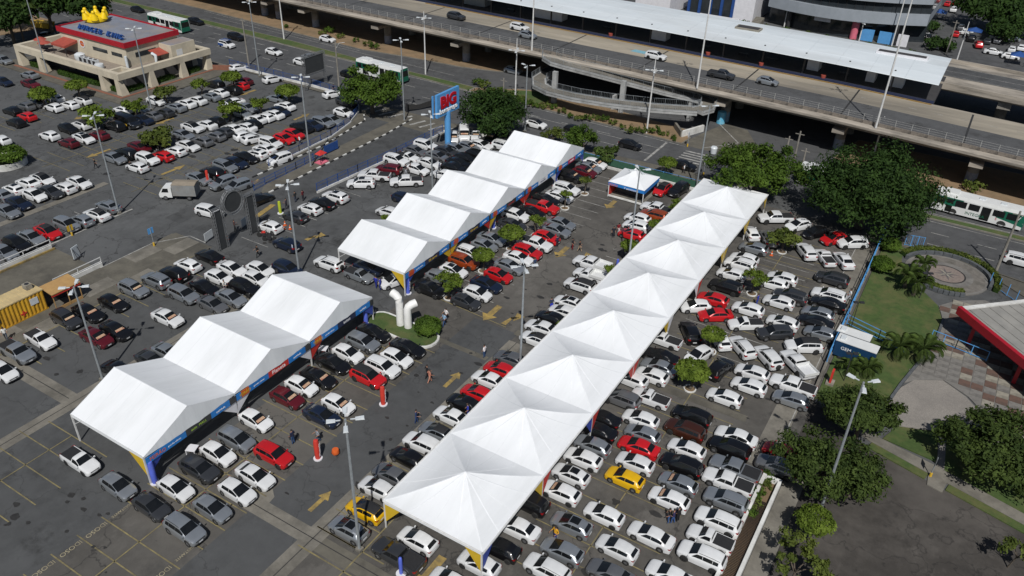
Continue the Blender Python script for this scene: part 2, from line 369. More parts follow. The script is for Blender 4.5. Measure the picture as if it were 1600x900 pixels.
raised('ramp_verge', [(-87, 128.9), (-72.5, 128.6), (-48.6, 128), (-41.5, 127.6), (-41.2, 131), (-43, 134.5), (-60, 136.5), (-74, 138), (-80, 135.5), (-84, 132.2), (-87, 131.5)], DIRT)
struct('verge_grass', MB().poly([(-86, 129.2), (-72.5, 129.1), (-71, 133.5), (-74, 137.2), (-79, 135), (-84, 131.8)], .152), GRASS)
raised('earth_strip', [(-600, 152), (-177.6, 141.5), (-146, 139.4), (-122.3, 138.2), (-110.8, 139.8), (-97, 140.9), (-88.8, 143), (-82, 148), (-82, 158), (-600, 170)], DIRT, .12)
raised('right_median', [(-4, 121.6), (5, 121.7), (12, 121.6), (400, 114), (400, 116), (12, 123.2), (4, 123.3), (-3, 123.1)], GRASS)
raised('right_earth', [(-18, 137), (-15.3, 133.4), (-12, 133.2), (-6, 131.8), (2, 130.7), (20, 128.5), (300, 112), (300, 150), (-16, 148)], DIRT, .12)
raised('pavement_highway_left', [(-175, 112.45), (-175, 111.0), (-134, 115.2) if False else (-134, 112.0), (-101, 111.2), (-98.5, 110.2), (-98, 112.45)], CONC2, .12)
# entrance apron and paths
sheet('entrance_apron', [(-98, 112.6), (-97, 108.5), (-95.5, 106.5), (-78.3, 106.2), (-75, 110.6), (-70.5, 112.6)], -.014, CONC2)
struct('pavement_front', MB().prism([(-75, 110.7), (-56, 111.4), (-33, 112.2), (-24.5, 112.6), (-22, 118.1), (-40, 116.6), (-62, 115.6), (-79, 112.5)], -.05, .12), CONC2)
struct('pavement_right', MB().prism([(-4.2, 110.3), (3.4, 110.9), (8, 108.7), (13, 104.6), (60, 98), (60, 104.6), (12, 109.3), (0, 111.5), (-6, 113.2)], -.05, .12), CONC2)
struct('zebra_platform', MB().poly([(-42, 127.5), (-30.5, 127.2), (-29.5, 133), (-34, 141), (-38.5, 142), (-40.5, 134)], -.012), CONC2)
# restaurant platform
struct('restaurant_pavement', MB().prism([(-175.5, 85.3), (-134.6, 84.8), (-132.8, 86), (-133, 111.8), (-172, 111.8)], -.05, .13), CONC2)
sheet('back_street', [(-240, 60), (-178.5, 84), (-178.5, 112), (-240, 112)], -.016, A_HW)
struct('sandy_verge', MB().prism([(-320, 60), (-196, 92), (-193.5, 104), (-198, 112.3), (-600, 112.3), (-600, 60)], -.05, .1), DIRT)
# gutters and concrete strips
_gz = [0]
def strip(name, x0, y0, x1, y1, m=CONC, z=None):
    _gz[0] += 1
    return sheet(name, rect(x0, y0, x1, y1), z if z is not None else -.0105+.0008*_gz[0], m)
strip('gutter', -67.4, 5, -65.7, 57.5)
strip('gutter', -81, 28.9, -67.4, 30.6)
strip('gutter', -43.2, 29.1, -36.4, 30.7)
strip('gutter', -35.1, 29.0, -6.2, 30.5, CONC2)
strip('gutter', -36.4, 5, -34.6, 62)
strip('gutter', -108.0, 20, -106.8, 62.5)
strip('gutter', -36.6, 63.2, -10, 64.2, CONC2)
strip('gutter', -66.6, 57.4, -36.6, 58.1, CONC2)
strip('apron_slabs', -86.7, -10, -79.4, 57.6, CONC2, -.014)
strip('ramp_roadway', -95.4, -20, -86.9, 46.6, CONC2, -.012)
strip('fence_path', -8.1, 58, -6.0, 110.5, CONC, -.006)
sheet('concrete_patch', px((1365, 405), (1382, 412), (1345, 470), (1325, 530), (1300, 530)) if False else [(-11, 85), (-8.1, 84), (-8.1, 92.5), (-9.5, 95), (-10.2, 92), (-9.4, 89)], -.010, CONC)
strip('planter_path', -4.6, 36, -2.9, 58.5, CONC, -.006)
sheet('concrete_patch', [(-42.9, 29.6), (-41.0, 29.7), (-41.3, 31.4), (-42.4, 32.2), (-43.4, 30.9)], -.004, CONC)
# thin dark drain slots in the gutters
mb = MB()
for r in ((-66.6, 5, -66.52, 57), (-81, 29.7, -67.4, 29.78), (-43.2, 29.85, -6.2, 29.93), (-35.5, 5, -35.42, 62)): mb.poly(rect(*r), -.003)
struct('drain_slots', mb, BLK)
# slab joints on the apron: separate slabs
slabs = bpy.data.objects['apron_slabs']
for i in range(11):
    for j in range(3):
        y = 14+i*4.; x = -86.5+j*2.36
        if y > 54: continue
        mb = MB(); d = random.uniform(.0, .01)
        mb.box(x+.02, y+.02, -.03, x+2.34, y+3.98, -.006+d*.2)
        mb.build('slab', CONC2 if (i*7+j*5) % 3 else CONC, slabs)

# ---- right-hand dark lot and garden
sheet('service_asphalt', [(-5.0, -20), (80, -20), (80, 64.5), (9.5, 63.8), (1.0, 66.0), (-3.2, 69.5), (-5.0, 69.5)], -.010, A_DARK)
def lawn(name, pts, z=.10, m=GRASS): return struct(name, MB().prism(pts, -.05, z), m)
lawn('lawn', [(-5.0, 70.5), (-2.6, 69.2), (1.2, 73.2), (2.0, 78.2), (4.0, 88), (4.2, 93.8), (3.4, 96.8), (1.5, 99.2), (-1.2, 102.5), (-2.2, 106), (-2.5, 110.2), (-5.0, 110.4)])
lawn('lawn', [(2.0, 68.2), (6.9, 67.6), (6.4, 72.1), (2.9, 70.8)])
lawn('lawn', [(7.6, 66.8), (60, 52), (60, 70), (12.2, 72.2), (7.2, 72.3)])
lawn('lawn', [(1.0, 66.1), (6.2, 64.6), (6.4, 65.5), (1.2, 67.0)])
lawn('lawn', [(8.0, 64.2), (60, 50), (60, 51), (8.2, 65.1)])
struct('garden_path', MB().prism([(-2.6, 69.0), (1.0, 67.1), (6.4, 65.6), (6.5, 64.0), (7.8, 63.7), (8.0, 65.2), (60, 51.2), (60, 52), (7.4, 66.9), (1.8, 68.1), (-1.5, 70.5)], -.05, .085), CONC)
struct('garden_path', MB().prism([(6.95, 67.2), (7.6, 66.9), (7.2, 72.4), (6.5, 72.2)], -.05, .082), PEBB)
struct('pebble_court', MB().prism([(1.3, 73.0), (2.9, 70.9), (6.4, 72.3), (12.4, 72.2), (11.4, 75.5), (8.2, 79.6), (5.8, 81.2), (3.2, 79.6), (2.2, 77.5)], -.05, .09), PEBB)
court = struct('plaza_bed', MB().prism([(1.9, 78), (3.4, 79.8), (5.8, 81.4), (8.4, 79.8), (11.6, 75.7), (12.6, 72.2), (60, 60), (60, 95), (11, 100.5), (8.2, 101.5), (5.2, 99.4), (3.5, 96.9), (4.3, 93.8), (4.1, 88)], -.05, .07), TILEG)
# plaza tiles: each its own piece
poly = [(2.6, 79.8), (5.8, 82.0), (8.8, 80.2), (12.2, 76), (13.6, 73.5), (26, 69), (26, 92), (10.6, 99.9), (8.2, 100.6), (5.4, 98.9), (3.9, 96.6), (4.7, 93.8), (4.5, 88.2)]
def inside(p, poly):
    c = False; n = len(poly)
    for i in range(n):
        a, b = poly[i], poly[i-1]
        if (a[1] > p[1]) != (b[1] > p[1]) and p[0] < (b[0]-a[0])*(p[1]-a[1])/(b[1]-a[1])+a[0]: c = not c
    return c
tm = {}
for k, m in (('r', TILER), ('w', TILEW), ('g', TILEG)):
    tm[k] = MB().box(-.56, -.56, 0, .56, .56, .05).mesh(m)
cnt = 0
for i in range(22):
    for j in range(30):
        x, y = 3+i*1.2, 70+j*1.2
        if not inside((x, y), poly) or cnt > 290: continue
        q = (i+2*j) % 4; k = 'r' if q in (0, 1) else 'w'
        if x < 7.4 and y < 86 or random.random() < .24: k = 'g'
        o = link('tile', tm[k], court, (x, y, .06+random.uniform(-.008, .012))); cnt += 1
# rosette: circular court with mosaic rings
RC = (3.3, 105.6); RR = 4.6
def ring(r0, r1, z, n=48, a0=0, a1=2*pi, c=RC, sy=1.0):
    mb = MB(); vs = []; fs = []
    for i in range(n+1):
        t = a0+(a1-a0)*i/n
        vs += [(c[0]+r0*cos(t), c[1]+r0*sin(t)*sy, z), (c[0]+r1*cos(t), c[1]+r1*sin(t)*sy, z)]
    for i in range(n): fs.append((2*i, 2*i+1, 2*i+3, 2*i+2))
    return mb.add(vs, fs)
ros = struct('mosaic_court', MB().lathe([(RR+.4, -.05), (RR+.4, .10)], 48, RC), TILEG)
ring(3.2, RR, .104).build('mosaic_ring', mat('worn_mosaic', (.19, .175, .155), (.11, .10, .09), 1.6, .9, c3=(.07, .068, .055), s3=.5, amt3=.7), ros); ring(2.35, 3.2, .108).build('mosaic_ring', TILEG, ros)
ring(2.15, 2.35, .110).build('mosaic_ring', BLK, ros); ring(.02, 2.15, .106).build('mosaic_ring', mat('pink_mosaic', (.24, .195, .17), (.16, .13, .115), 3, .9), ros)
mb = MB()
for k in range(8):
    t = 2*pi*k/8+.3; r = 1.7 if k % 2 == 0 else 1.25
    mb.add([(RC[0], RC[1], .114), (RC[0]+.45*cos(t-.4), RC[1]+.45*sin(t-.4), .114), (RC[0]+r*cos(t), RC[1]+r*sin(t), .114), (RC[0]+.45*cos(t+.4), RC[1]+.45*sin(t+.4), .114)], [(0, 1, 2, 3)])
mb.build('mosaic_star', mat('star_slate', (.08, .075, .075), (.12, .11, .11), 4, .8), ros)
mb = MB()
for k in range(4):
    t = 2*pi*k/4+.69; mb.add([(RC[0], RC[1], .118), (RC[0]+.3*cos(t-.5), RC[1]+.3*sin(t-.5), .118), (RC[0]+1.5*cos(t), RC[1]+1.5*sin(t), .118), (RC[0]+.3*cos(t+.5), RC[1]+.3*sin(t+.5), .118)], [(0, 1, 2, 3)])
mb.build('mosaic_star', TILEW, ros)
def wall_arc(name, label, a0, a1, r0, r1, h):
    t0 = thing(name, label, 'wall', (RC[0], RC[1], 0)); n = 14
    for i in range(n):
        b0 = a0+(a1-a0)*i/n; b1 = a0+(a1-a0)*(i+1)/n-.012
        MB().prism([(r0*cos(b0), r0*sin(b0)), (r1*cos(b0), r1*sin(b0)), (r1*cos(b1), r1*sin(b1)), (r0*cos(b1), r0*sin(b1))], 0, h).build('wall_segment', mat_wall, t0)
mat_wall = mat('slate_wall', (.10, .11, .12), (.06, .066, .072), 2, .85, bump=.2)
wall_arc('curved_bench_wall', 'low grey curved wall on the roadside edge of the round mosaic court', radians(-12), radians(165), RR+.45, RR+.85, .55)
wall_arc('curved_bench_wall', 'low grey curved wall on the lawn side of the round mosaic court', radians(205), radians(300), RR+.45, RR+.85, .5)
# edging wall along the lawn
MBp = MB()
pts = [(-4.9, 70.2), (-2.5, 69.0), (1.3, 73.0), (2.1, 78), (4.15, 88), (4.35, 93.8)]
t0 = thing('garden_edging', 'low grey edging wall between the lawn and the tiled plaza', 'wall')
for a, b in zip(pts[:-1], pts[1:]): MB().bar((*a, .16), (*b, .16), .28, .32).build('edging_stone', mat_wall, t0)

# ============================================================ MARKINGS
mk = MB(); yl = MB(); wl = MB(); ya = MB()
def line(mb, a, b, w, z=.004):
    a, b = Vector((a[0], a[1])), Vector((b[0], b[1])); d = (b-a).normalized(); n = Vector((-d.y, d.x))*w/2
    mb.poly([a-n, b-n, b+n, a+n], z)
Z1 = .004
for k in range(9):      # bays by the three-gable tent
    y = 26.6-2.24*k
    line(yl, (-51.6, y), (-42.0, y), .11); line(yl, (-67, y+.1) if k else (-66, y+.1), (-57.3, y+.1), .11)
line(yl, (-46.85, 8), (-46.85, 58), .11); line(yl, (-62.4, 8), (-62.4, 26.6), .11)
for k in range(13): line(yl, (-51.6, 28.85+2.22*k), (-41.9, 28.85+2.22*k), .11)
for k in range(19): line(wl, (-52.2, 65+2.35*k), (-41.9, 65+2.35*k), .10)
line(wl, (-46.7, 65), (-46.7, 101), .10); line(yl, (-52, 64.7), (-38, 63.9), .12)
for k in range(33):
    y = 31.0+2.25*k
    if y < 60 or 66 < y < 104: line(yl if k < 16 else wl, (-36 if y < 62 else -35.6, y), (-31.3, y), .10)
line(yl, (-31.2, 15), (-31.2, 36), .12); line(yl, (-36.0, 28.75), (-28, 28.75), .12); line(yl, (-36, 31), (-29, 31), .12)
line(yl, (-38.5, 28.6), (-34, 26.3), .12) if False else None
for k in range(30):
    y = 36.9+2.3*k; line(yl, (-21.2, y), (-10.9, y), .10)
line(yl, (-16.02, 34), (-16.02, 106), .10)
for k in range(12): line(wl, (-21.4, 72+2.36*k+.3), (-11.8, 72+2.36*k+.3), .09)
for k in range(20): line(wl, (-78.4 if k < 14 else -77, 62+2.3*k), (-73.5, 62+2.3*k), .09)
for x0, x1 in ((-125, -115.5), (-147, -137.5), (-114, -108.4), (-105.5, -98), (-102.5, -93)):
    for k in range(14):
        y = {-125: 62, -147: 62, -114: 30, -105.5: 64, -102.5: 66}[x0]+2.35*k
        line(yl, (x0, y), (x1, y), .09)
    line(yl, ((x0+x1)/2, y-32), ((x0+x1)/2, y), .09)
for k in range(10): line(wl, (-102.8, 33+2.35*k), (-98.0, 33+2.35*k), .09)
line(wl, (-97.0, 46.6), (-97.0, 59.2), .32); line(wl, (-98.2, 30), (-98.2, 58), .1)
line(wl, (-86.6, 46.8), (-86.6, 54.4), .16); line(wl, (-86.6, 54.4), (-84.2, 58.4), .16); line(wl, (-84.2, 58.4), (-81, 58.3), .16)
line(yl, (-79.6, 30), (-79.6, 55), .14); line(wl, (-6.2, 60), (-6.2, 84), .1); line(wl, (-8.1, 85), (-8.1, 110), .1)
for k in range(9): line(yl, (-79.4, 31.5+2.6*k), (-74.6, 31.5+2.6*k), .11)
struct('bay_lines_yellow', yl, YLINE); struct('bay_lines_white', wl, WMARK)
def arrow(x, y, ang, L=3.2, w=.45, bend=0):
    c, s_ = cos(ang), sin(ang); T = lambda u, v: (x+c*u-s_*v, y+s_*u+c*v)
    if bend:
        ya.poly([T(-L/2, -w/2), T(0, -w/2), T(.3, bend*.5-w/2), T(.1, bend*.5+w/2), T(-L/2, w/2)], .006)
        ya.poly([T(-.6, bend*.7), T(1.2, bend*.2), T(.9, bend*1.5)], .010)
    else:
        ya.poly([T(-L/2, -w/2), T(L*.12, -w/2), T(L*.12, w/2), T(-L/2, w/2)], .006)
        ya.poly([T(L*.12, -w*1.35), T(L/2, 0), T(L*.12, w*1.35)], .006)
for a in ((-40.9, 65.4, -pi/2, 3.6, .75), (-40.9, 82.6, -pi/2, 3.4, .7), (-41.6, 99.2, -pi/2, 3.0, .7), (-37.7, 52.9, pi/2, 3.0, .45), (-37.7, 33.2, pi/2, 2.7, .42),
          (-103.2, 71.2, pi/2, 4.4, .55), (-118.0, 68.6, -pi/2, 4.4, .55), (-121.3, 83.9, -pi/2, 4, .6), (-134.5, 77, -pi/2, 3, .6), (-103.5, 99.5, pi/2, 4, .55), (-121, 103, -pi/2, 4, .6),
          (-25.5, 32.2, -pi/2, 3.8, .75), (-117.5, 96, -pi/2, 4, .55)): arrow(*a)
arrow(-38.6, 65.9, pi/2, 3.4, .7, -.9); arrow(-38.4, 83.2, pi/2, 3.2, .7, -.9); arrow(-70.8, 67.7, pi/2, 3.0, .7, -.9)
struct('painted_arrows', ya, YMARK)
# highway lane lines
hw = MB()
for yy, x0, x1 in ((127.9, -260, -118), (124.6, -330, -50), (120.8, -330, -70), (116.8, -330, -82)):
    x = x0
    while x < x1:
        line(hw, (x, yy+(.012*(-118-x) if x < -118 else 0)*.2), (x+2.6, yy), .16); x += 7.2
line(hw, (-500, 136.4), (-166.5, 131.5), .14); line(hw, (-166.5, 131.5), (-102, 129.4), .14); line(hw, (-102, 129.4), (-40.6, 127.0), .14)
line(hw, (-90, 120.6), (-44.2, 120.4), .13); line(hw, (-72, 124.2), (-44.2, 123.6), .13)
line(hw, (-44.0, 117.2), (-44.0, 126.8), .42)
for k in range(8): line(hw, (-39.9+.0*k, 117.9+1.05*k), (-35.9, 117.9+1.05*k), .45)
for yy in (113.4, 117.2):
    x = 0.
    while x < 60: line(hw, (x, yy-.05*x*.3), (x+2.4, yy-.05*(x+2.4)*.3), .14); x += 6
line(hw, (-4, 121.0), (14, 120.9), .14); line(hw, (14, 120.9), (200, 114), .14); line(hw, (-3, 123.9), (30, 123.4), .14)
line(hw, (-177, 140.7), (-146, 138.6), .12); line(hw, (-146, 138.6), (-122, 137.4), .12); line(hw, (-170, 137.8), (-95, 135.4), .12)
line(hw, (-39.3, 141), (-33.5, 134), .18); line(hw, (-33.5, 134), (-37.8, 128.2), .18)
for k in range(5): line(hw, (-97+2.1*k, 108.2), (-96+2.1*k, 111.4), .55)
for k in range(4): line(hw, (-85.3+2.1*k, 107.6), (-84.2+2.1*k, 110.8), .55)
for x, y in ((-51, 121.6), (-50, 122.6)): hw.poly([(x, y-.35), (x+1.6, y-.1), (x+1.6, y+.1), (x, y+.35)], .006)
line(hw, (-190, 93), (-187, 104), .14); line(hw, (-88.6, 88), (-88.6, 92), .6); 
struct('road_markings', hw, WMARK)
# painted bay words, lying flat
def floor_text(body, x, y, size, m, ang=0):
    o = link('painted_word', text_mesh(body, size, 0, m)); o.location = (x, y, .007); o.rotation_euler = (0, 0, ang); o['kind'] = 'structure'; return o
for x, y, wd in ((-50.85, 21.05, 'IDOSO'), (-50.85, 18.8, 'IDOSO'), (-50.85, 16.5, 'IDOSO'), (-50.85, 14.3, 'IDOSO'), (-50.85, 23.4, 'GESTANTE'), (-42.9, 23.3, 'GESTANTE'), (-42.9, 21.0, 'IDOSO')):
    floor_text(wd, x+.2, y, .82 if wd == 'IDOSO' else .52, mat_text, pi/2) if False else floor_text(wd, x-.1, y, .60 if wd == 'IDOSO' else .36, WORD, -pi/2)

# ---- black-and-white kerbs of the entrance road
ksb = MB().box(-.11, -.5, 0, .11, .5, .16).mesh(BLK); ksw = MB().box(-.11, -.5, 0, .11, .5, .16).mesh(WPAINT)
def kerb(name, pts, bed=None):
    par = bed or struct(name, MB().bar((*pts[0], .02), (*pts[-1], .02), .2, .06), CONC); i = 0
    for a, b in zip(pts[:-1], pts[1:]):
        a, b = Vector(a), Vector(b); L = (b-a).length; n = int(L/1.02); d = (b-a)/L
        for k in range(n):
            p = a+d*(k+.5)*L/n; o = link('kerb_stone', (ksb, ksw)[i % 2], par, (p.x, p.y, 0), atan2(d.y, d.x)-pi/2); i += 1
strip_m = struct('entrance_median', MB().prism([(-88.4, 76), (-85.4, 72), (-85.6, 88), (-85.9, 101.5), (-86.7, 110.2), (-88.9, 110.2), (-88.6, 88)], -.05, .1), CONC2)
kerb('kerb', [(-85.2, 72.5), (-85.5, 88), (-85.8, 101.5), (-86.6, 110)], strip_m)
verge = struct('lot_edge_strip', MB().prism([(-93.6, 79), (-91.4, 79), (-91.2, 92), (-93.2, 104.5), (-95.4, 106.6), (-97.5, 106.2), (-94.6, 98)], -.05, .12), CONC2)
kerb('kerb', [(-91.2, 76), (-91.1, 92), (-93.0, 104.5), (-95.2, 106.8)], verge)
sheet('entrance_lane', [(-91.2, 60), (-91.1, 92), (-93, 104.5), (-95, 106.8), (-88.9, 108), (-88.6, 88), (-88.2, 60)], -.016, A_NEW)
sheet('entrance_lane', [(-85.4, 60), (-85.6, 88), (-86.3, 108), (-78.7, 106), (-79.4, 78), (-79.6, 60)], -.016, A_NEW)
# speed humps painted yellow and white island tips in the entrance
mb = MB()
for x, y, a in ((-89.5, 74.5, .1), (-89.2, 71.3, .1), (-84.2, 70.5, 1.4), (-81.5, 69.2, 1.4)):
    mb.cbox((x, y, .02), (.5, 3.2, .04) if a < 1 else (.8, 4.2, .04), .2)
struct('speed_hump', mb, YMARK)

# oil stains and drips in the bays
mb = MB()
for i in range(230):
    reg = random.choice(((-50.5, -42.5, 28, 100), (-35.5, -31.5, 31, 100), (-20.5, -7, 32, 100), (-60, -43, 8, 26), (-79, -62, 30, 56), (-78, -62, 62, 105), (-125, -93, 64, 108), (-42, -36, 28, 110)))
    x, y = random.uniform(reg[0], reg[1]), random.uniform(reg[2], reg[3]); r = random.choice((.12, .2, .3, .5))*random.uniform(.7, 1.4); a0 = random.uniform(0, 6); k = random.uniform(.45, 1)
    mb.poly([(x+r*random.uniform(.6, 1.2)*cos(2*pi*j/9+a0), y+r*k*random.uniform(.6, 1.2)*sin(2*pi*j/9+a0)) for j in range(9)], .0055+.00001*i)
struct('oil_stains', mb, mat('oil_stain', (.022, .021, .020), (.035, .034, .032), 2, .6))

# ============================================================ CARS
# key sections: x, half-width factor, sill z, belt z, roof half-width factor, top z
KINDS = {
 'h': dict(W=.86, r=.31, ax=(1.22, -1.27), ws=(4, 5), rw=(8, 9), roof=(5, 8), sw=(.74, -1.28), pil=(-.30,), k=[
  (1.98, .64, .36, .56, .50, .59), (1.92, .81, .25, .65, .64, .69), (1.74, .93, .20, .74, .73, .79), (1.42, .99, .20, .84, .78, .89), (1.06, 1, .20, .91, .80, .965),
  (.10, 1, .20, .95, .68, 1.42), (-.42, 1, .20, .97, .68, 1.475), (-1.05, 1, .20, 1.0, .655, 1.44), (-1.50, .97, .20, 1.03, .60, 1.345), (-1.89, .92, .24, .99, .68, 1.03),
  (-1.97, .86, .28, .86, .62, .90), (-1.99, .76, .36, .70, .5, .73)]),
 's': dict(W=.88, r=.32, ax=(1.36, -1.24), ws=(4, 5), rw=(8, 9), roof=(5, 8), sw=(.78, -1.30), pil=(-.22,), k=[
  (2.20, .64, .36, .56, .50, .59), (2.14, .81, .25, .65, .64, .69), (1.94, .93, .19, .74, .73, .79), (1.60, .99, .19, .83, .78, .885), (1.16, 1, .19, .90, .80, .955),
  (.22, 1, .19, .94, .67, 1.40), (-.25, 1, .19, .96, .67, 1.455), (-.75, 1, .19, .98, .66, 1.43), (-1.05, .99, .19, .99, .63, 1.37), (-1.66, .97, .19, 1.0, .70, 1.05),
  (-2.08, .92, .24, .97, .70, 1.01), (-2.18, .84, .28, .88, .6, .92), (-2.21, .72, .36, .70, .5, .73)]),
 'u': dict(W=.91, r=.35, ax=(1.33, -1.30), ws=(4, 5), rw=(8, 9), roof=(5, 8), sw=(.78, -1.62), pil=(-.22, -1.12), k=[
  (2.16, .66, .42, .68, .55, .73), (2.10, .83, .30, .80, .66, .85), (1.94, .94, .25, .89, .74, .95), (1.50, .99, .25, .98, .79, 1.04), (1.10, 1, .25, 1.03, .81, 1.085),
  (.30, 1, .25, 1.06, .71, 1.56), (-.35, 1, .25, 1.08, .71, 1.625), (-1.25, 1, .25, 1.10, .70, 1.60), (-1.80, .98, .25, 1.12, .66, 1.53), (-2.04, .94, .29, 1.10, .72, 1.14),
  (-2.13, .88, .33, .96, .66, 1.0), (-2.16, .78, .42, .78, .55, .80)]),
 'p': dict(W=.93, r=.37, ax=(1.62, -1.45), ws=(4, 5), rw=(7, 8), roof=(5, 7), sw=(1.02, -.58), pil=(.18,), bed=(-.78, -2.42), k=[
  (2.56, .66, .46, .74, .55, .79), (2.50, .83, .34, .86, .66, .91), (2.30, .94, .30, .95, .76, 1.01), (1.85, .99, .30, 1.02, .80, 1.08), (1.30, 1, .30, 1.07, .82, 1.13),
  (.66, 1, .30, 1.09, .72, 1.62), (.05, 1, .30, 1.10, .72, 1.68), (-.52, 1, .30, 1.11, .70, 1.64), (-.70, 1, .30, 1.12, .84, 1.13), (-.76, 1, .30, 1.11, .88, 1.12),
  (-2.44, .98, .34, 1.09, .86, 1.10), (-2.53, .92, .38, 1.0, .80, 1.02), (-2.55, .84, .44, .80, .6, .81)]),
 'q': dict(W=.84, r=.32, ax=(1.38, -1.28), ws=(4, 5), rw=(7, 8), roof=(5, 7), sw=(.84, -.12), pil=(), bed=(-.38, -2.08), k=[
  (2.20, .64, .38, .60, .50, .63), (2.13, .81, .27, .70, .64, .74), (1.94, .93, .23, .80, .74, .85), (1.52, .99, .23, .89, .79, .95), (1.02, 1, .23, .95, .81, 1.01),
  (.40, 1, .23, .97, .68, 1.48), (.10, 1, .23, .98, .68, 1.53), (-.18, 1, .23, .99, .66, 1.49), (-.30, 1, .23, 1.0, .84, 1.01), (-.36, 1, .23, .99, .88, 1.0),
  (-2.10, .98, .27, .98, .86, .99), (-2.17, .92, .32, .90, .80, .92), (-2.19, .84, .38, .72, .6, .73)]),
 'v': dict(W=.87, r=.31, ax=(1.38, -1.24), ws=(3, 4), rw=(7, 8), roof=(4, 7), sw=(.92, -1.75), pil=(-.05, -1.0), k=[
  (2.06, .64, .36, .60, .50, .64), (2.00, .82, .25, .74, .64, .79), (1.82, .94, .20, .86, .74, .92), (1.28, 1, .20, .97, .80, 1.05),
  (.38, 1, .20, 1.0, .72, 1.56), (-.35, 1, .20, 1.02, .72, 1.62), (-1.25, 1, .20, 1.03, .70, 1.59), (-1.80, .98, .20, 1.05, .66, 1.50), (-2.02, .93, .24, 1.03, .70, 1.08),
  (-2.08, .86, .30, .90, .64, .94), (-2.10, .76, .38, .72, .5, .75)]),
 'w': dict(W=.97, r=.36, ax=(1.65, -1.75), ws=(3, 4), rw=(6, 7), roof=(4, 6), sw=(1.45, .55), pil=(), k=[
  (2.62, .66, .42, .70, .5, .76), (2.54, .84, .30, .90, .66, .96), (2.30, .95, .26, 1.04, .76, 1.12), (1.85, 1, .26, 1.14, .82, 1.24),
  (1.10, 1, .26, 1.18, .78, 1.95), (.4, 1, .26, 1.2, .80, 2.12), (-2.45, 1, .26, 1.2, .80, 2.10), (-2.60, .98, .28, 1.2, .78, 1.98),
  (-2.66, .94, .34, 1.0, .76, 1.1), (-2.68, .86, .42, .8, .6, .84)]),
}
NAMES = {'h': 'hatchback', 's': 'sedan', 'u': 'suv', 'p': 'pickup_truck', 'q': 'compact_pickup', 'v': 'minivan', 'w': 'panel_van', 'f': 'flatbed_pickup', 'F': 'flatbed_truck', 'b': 'minibus'}
SAY = {'h': 'hatchback', 's': 'sedan', 'u': 'SUV', 'p': 'pickup', 'q': 'compact pickup', 'v': 'minivan', 'w': 'panel van', 'f': 'double-cab flatbed pickup', 'F': 'single-cab flatbed truck', 'b': 'minibus'}
COLS = {'w': ('white', (.66, .67, .675)), 's': ('silver', (.36, .385, .41)), 'g': ('grey', (.20, .205, .215)), 'd': ('dark grey', (.055, .058, .064)), 'k': ('black', (.006, .006, .007)),
        'r': ('red', (.50, .012, .016)), 'm': ('maroon', (.115, .010, .017)), 'n': ('navy', (.013, .021, .046)), 'b': ('brown', (.065, .021, .012)), 'o': ('orange', (.33, .055, .011)), 'y': ('yellow', (.72, .42, .006))}
def sect(key, W):
    x, wf, zb, bl, rf, zr = key; w = W*wf; wr = W*rf*min(1, .35+.65*wf) if wf < .9 else W*rf
    zm = max(zb+.08, zb+(bl-zb)*.5)
    return [(w*.84, zb), (w*.975, zb+(.09 if W > .9 else .055)), (w, zm), (w*.985, bl-.07), (w*.95, bl), (wr, zr-.045 if zr-bl > .2 else zr-.02), (wr*.80, zr-.010), (wr*.4, zr), (0, zr)]
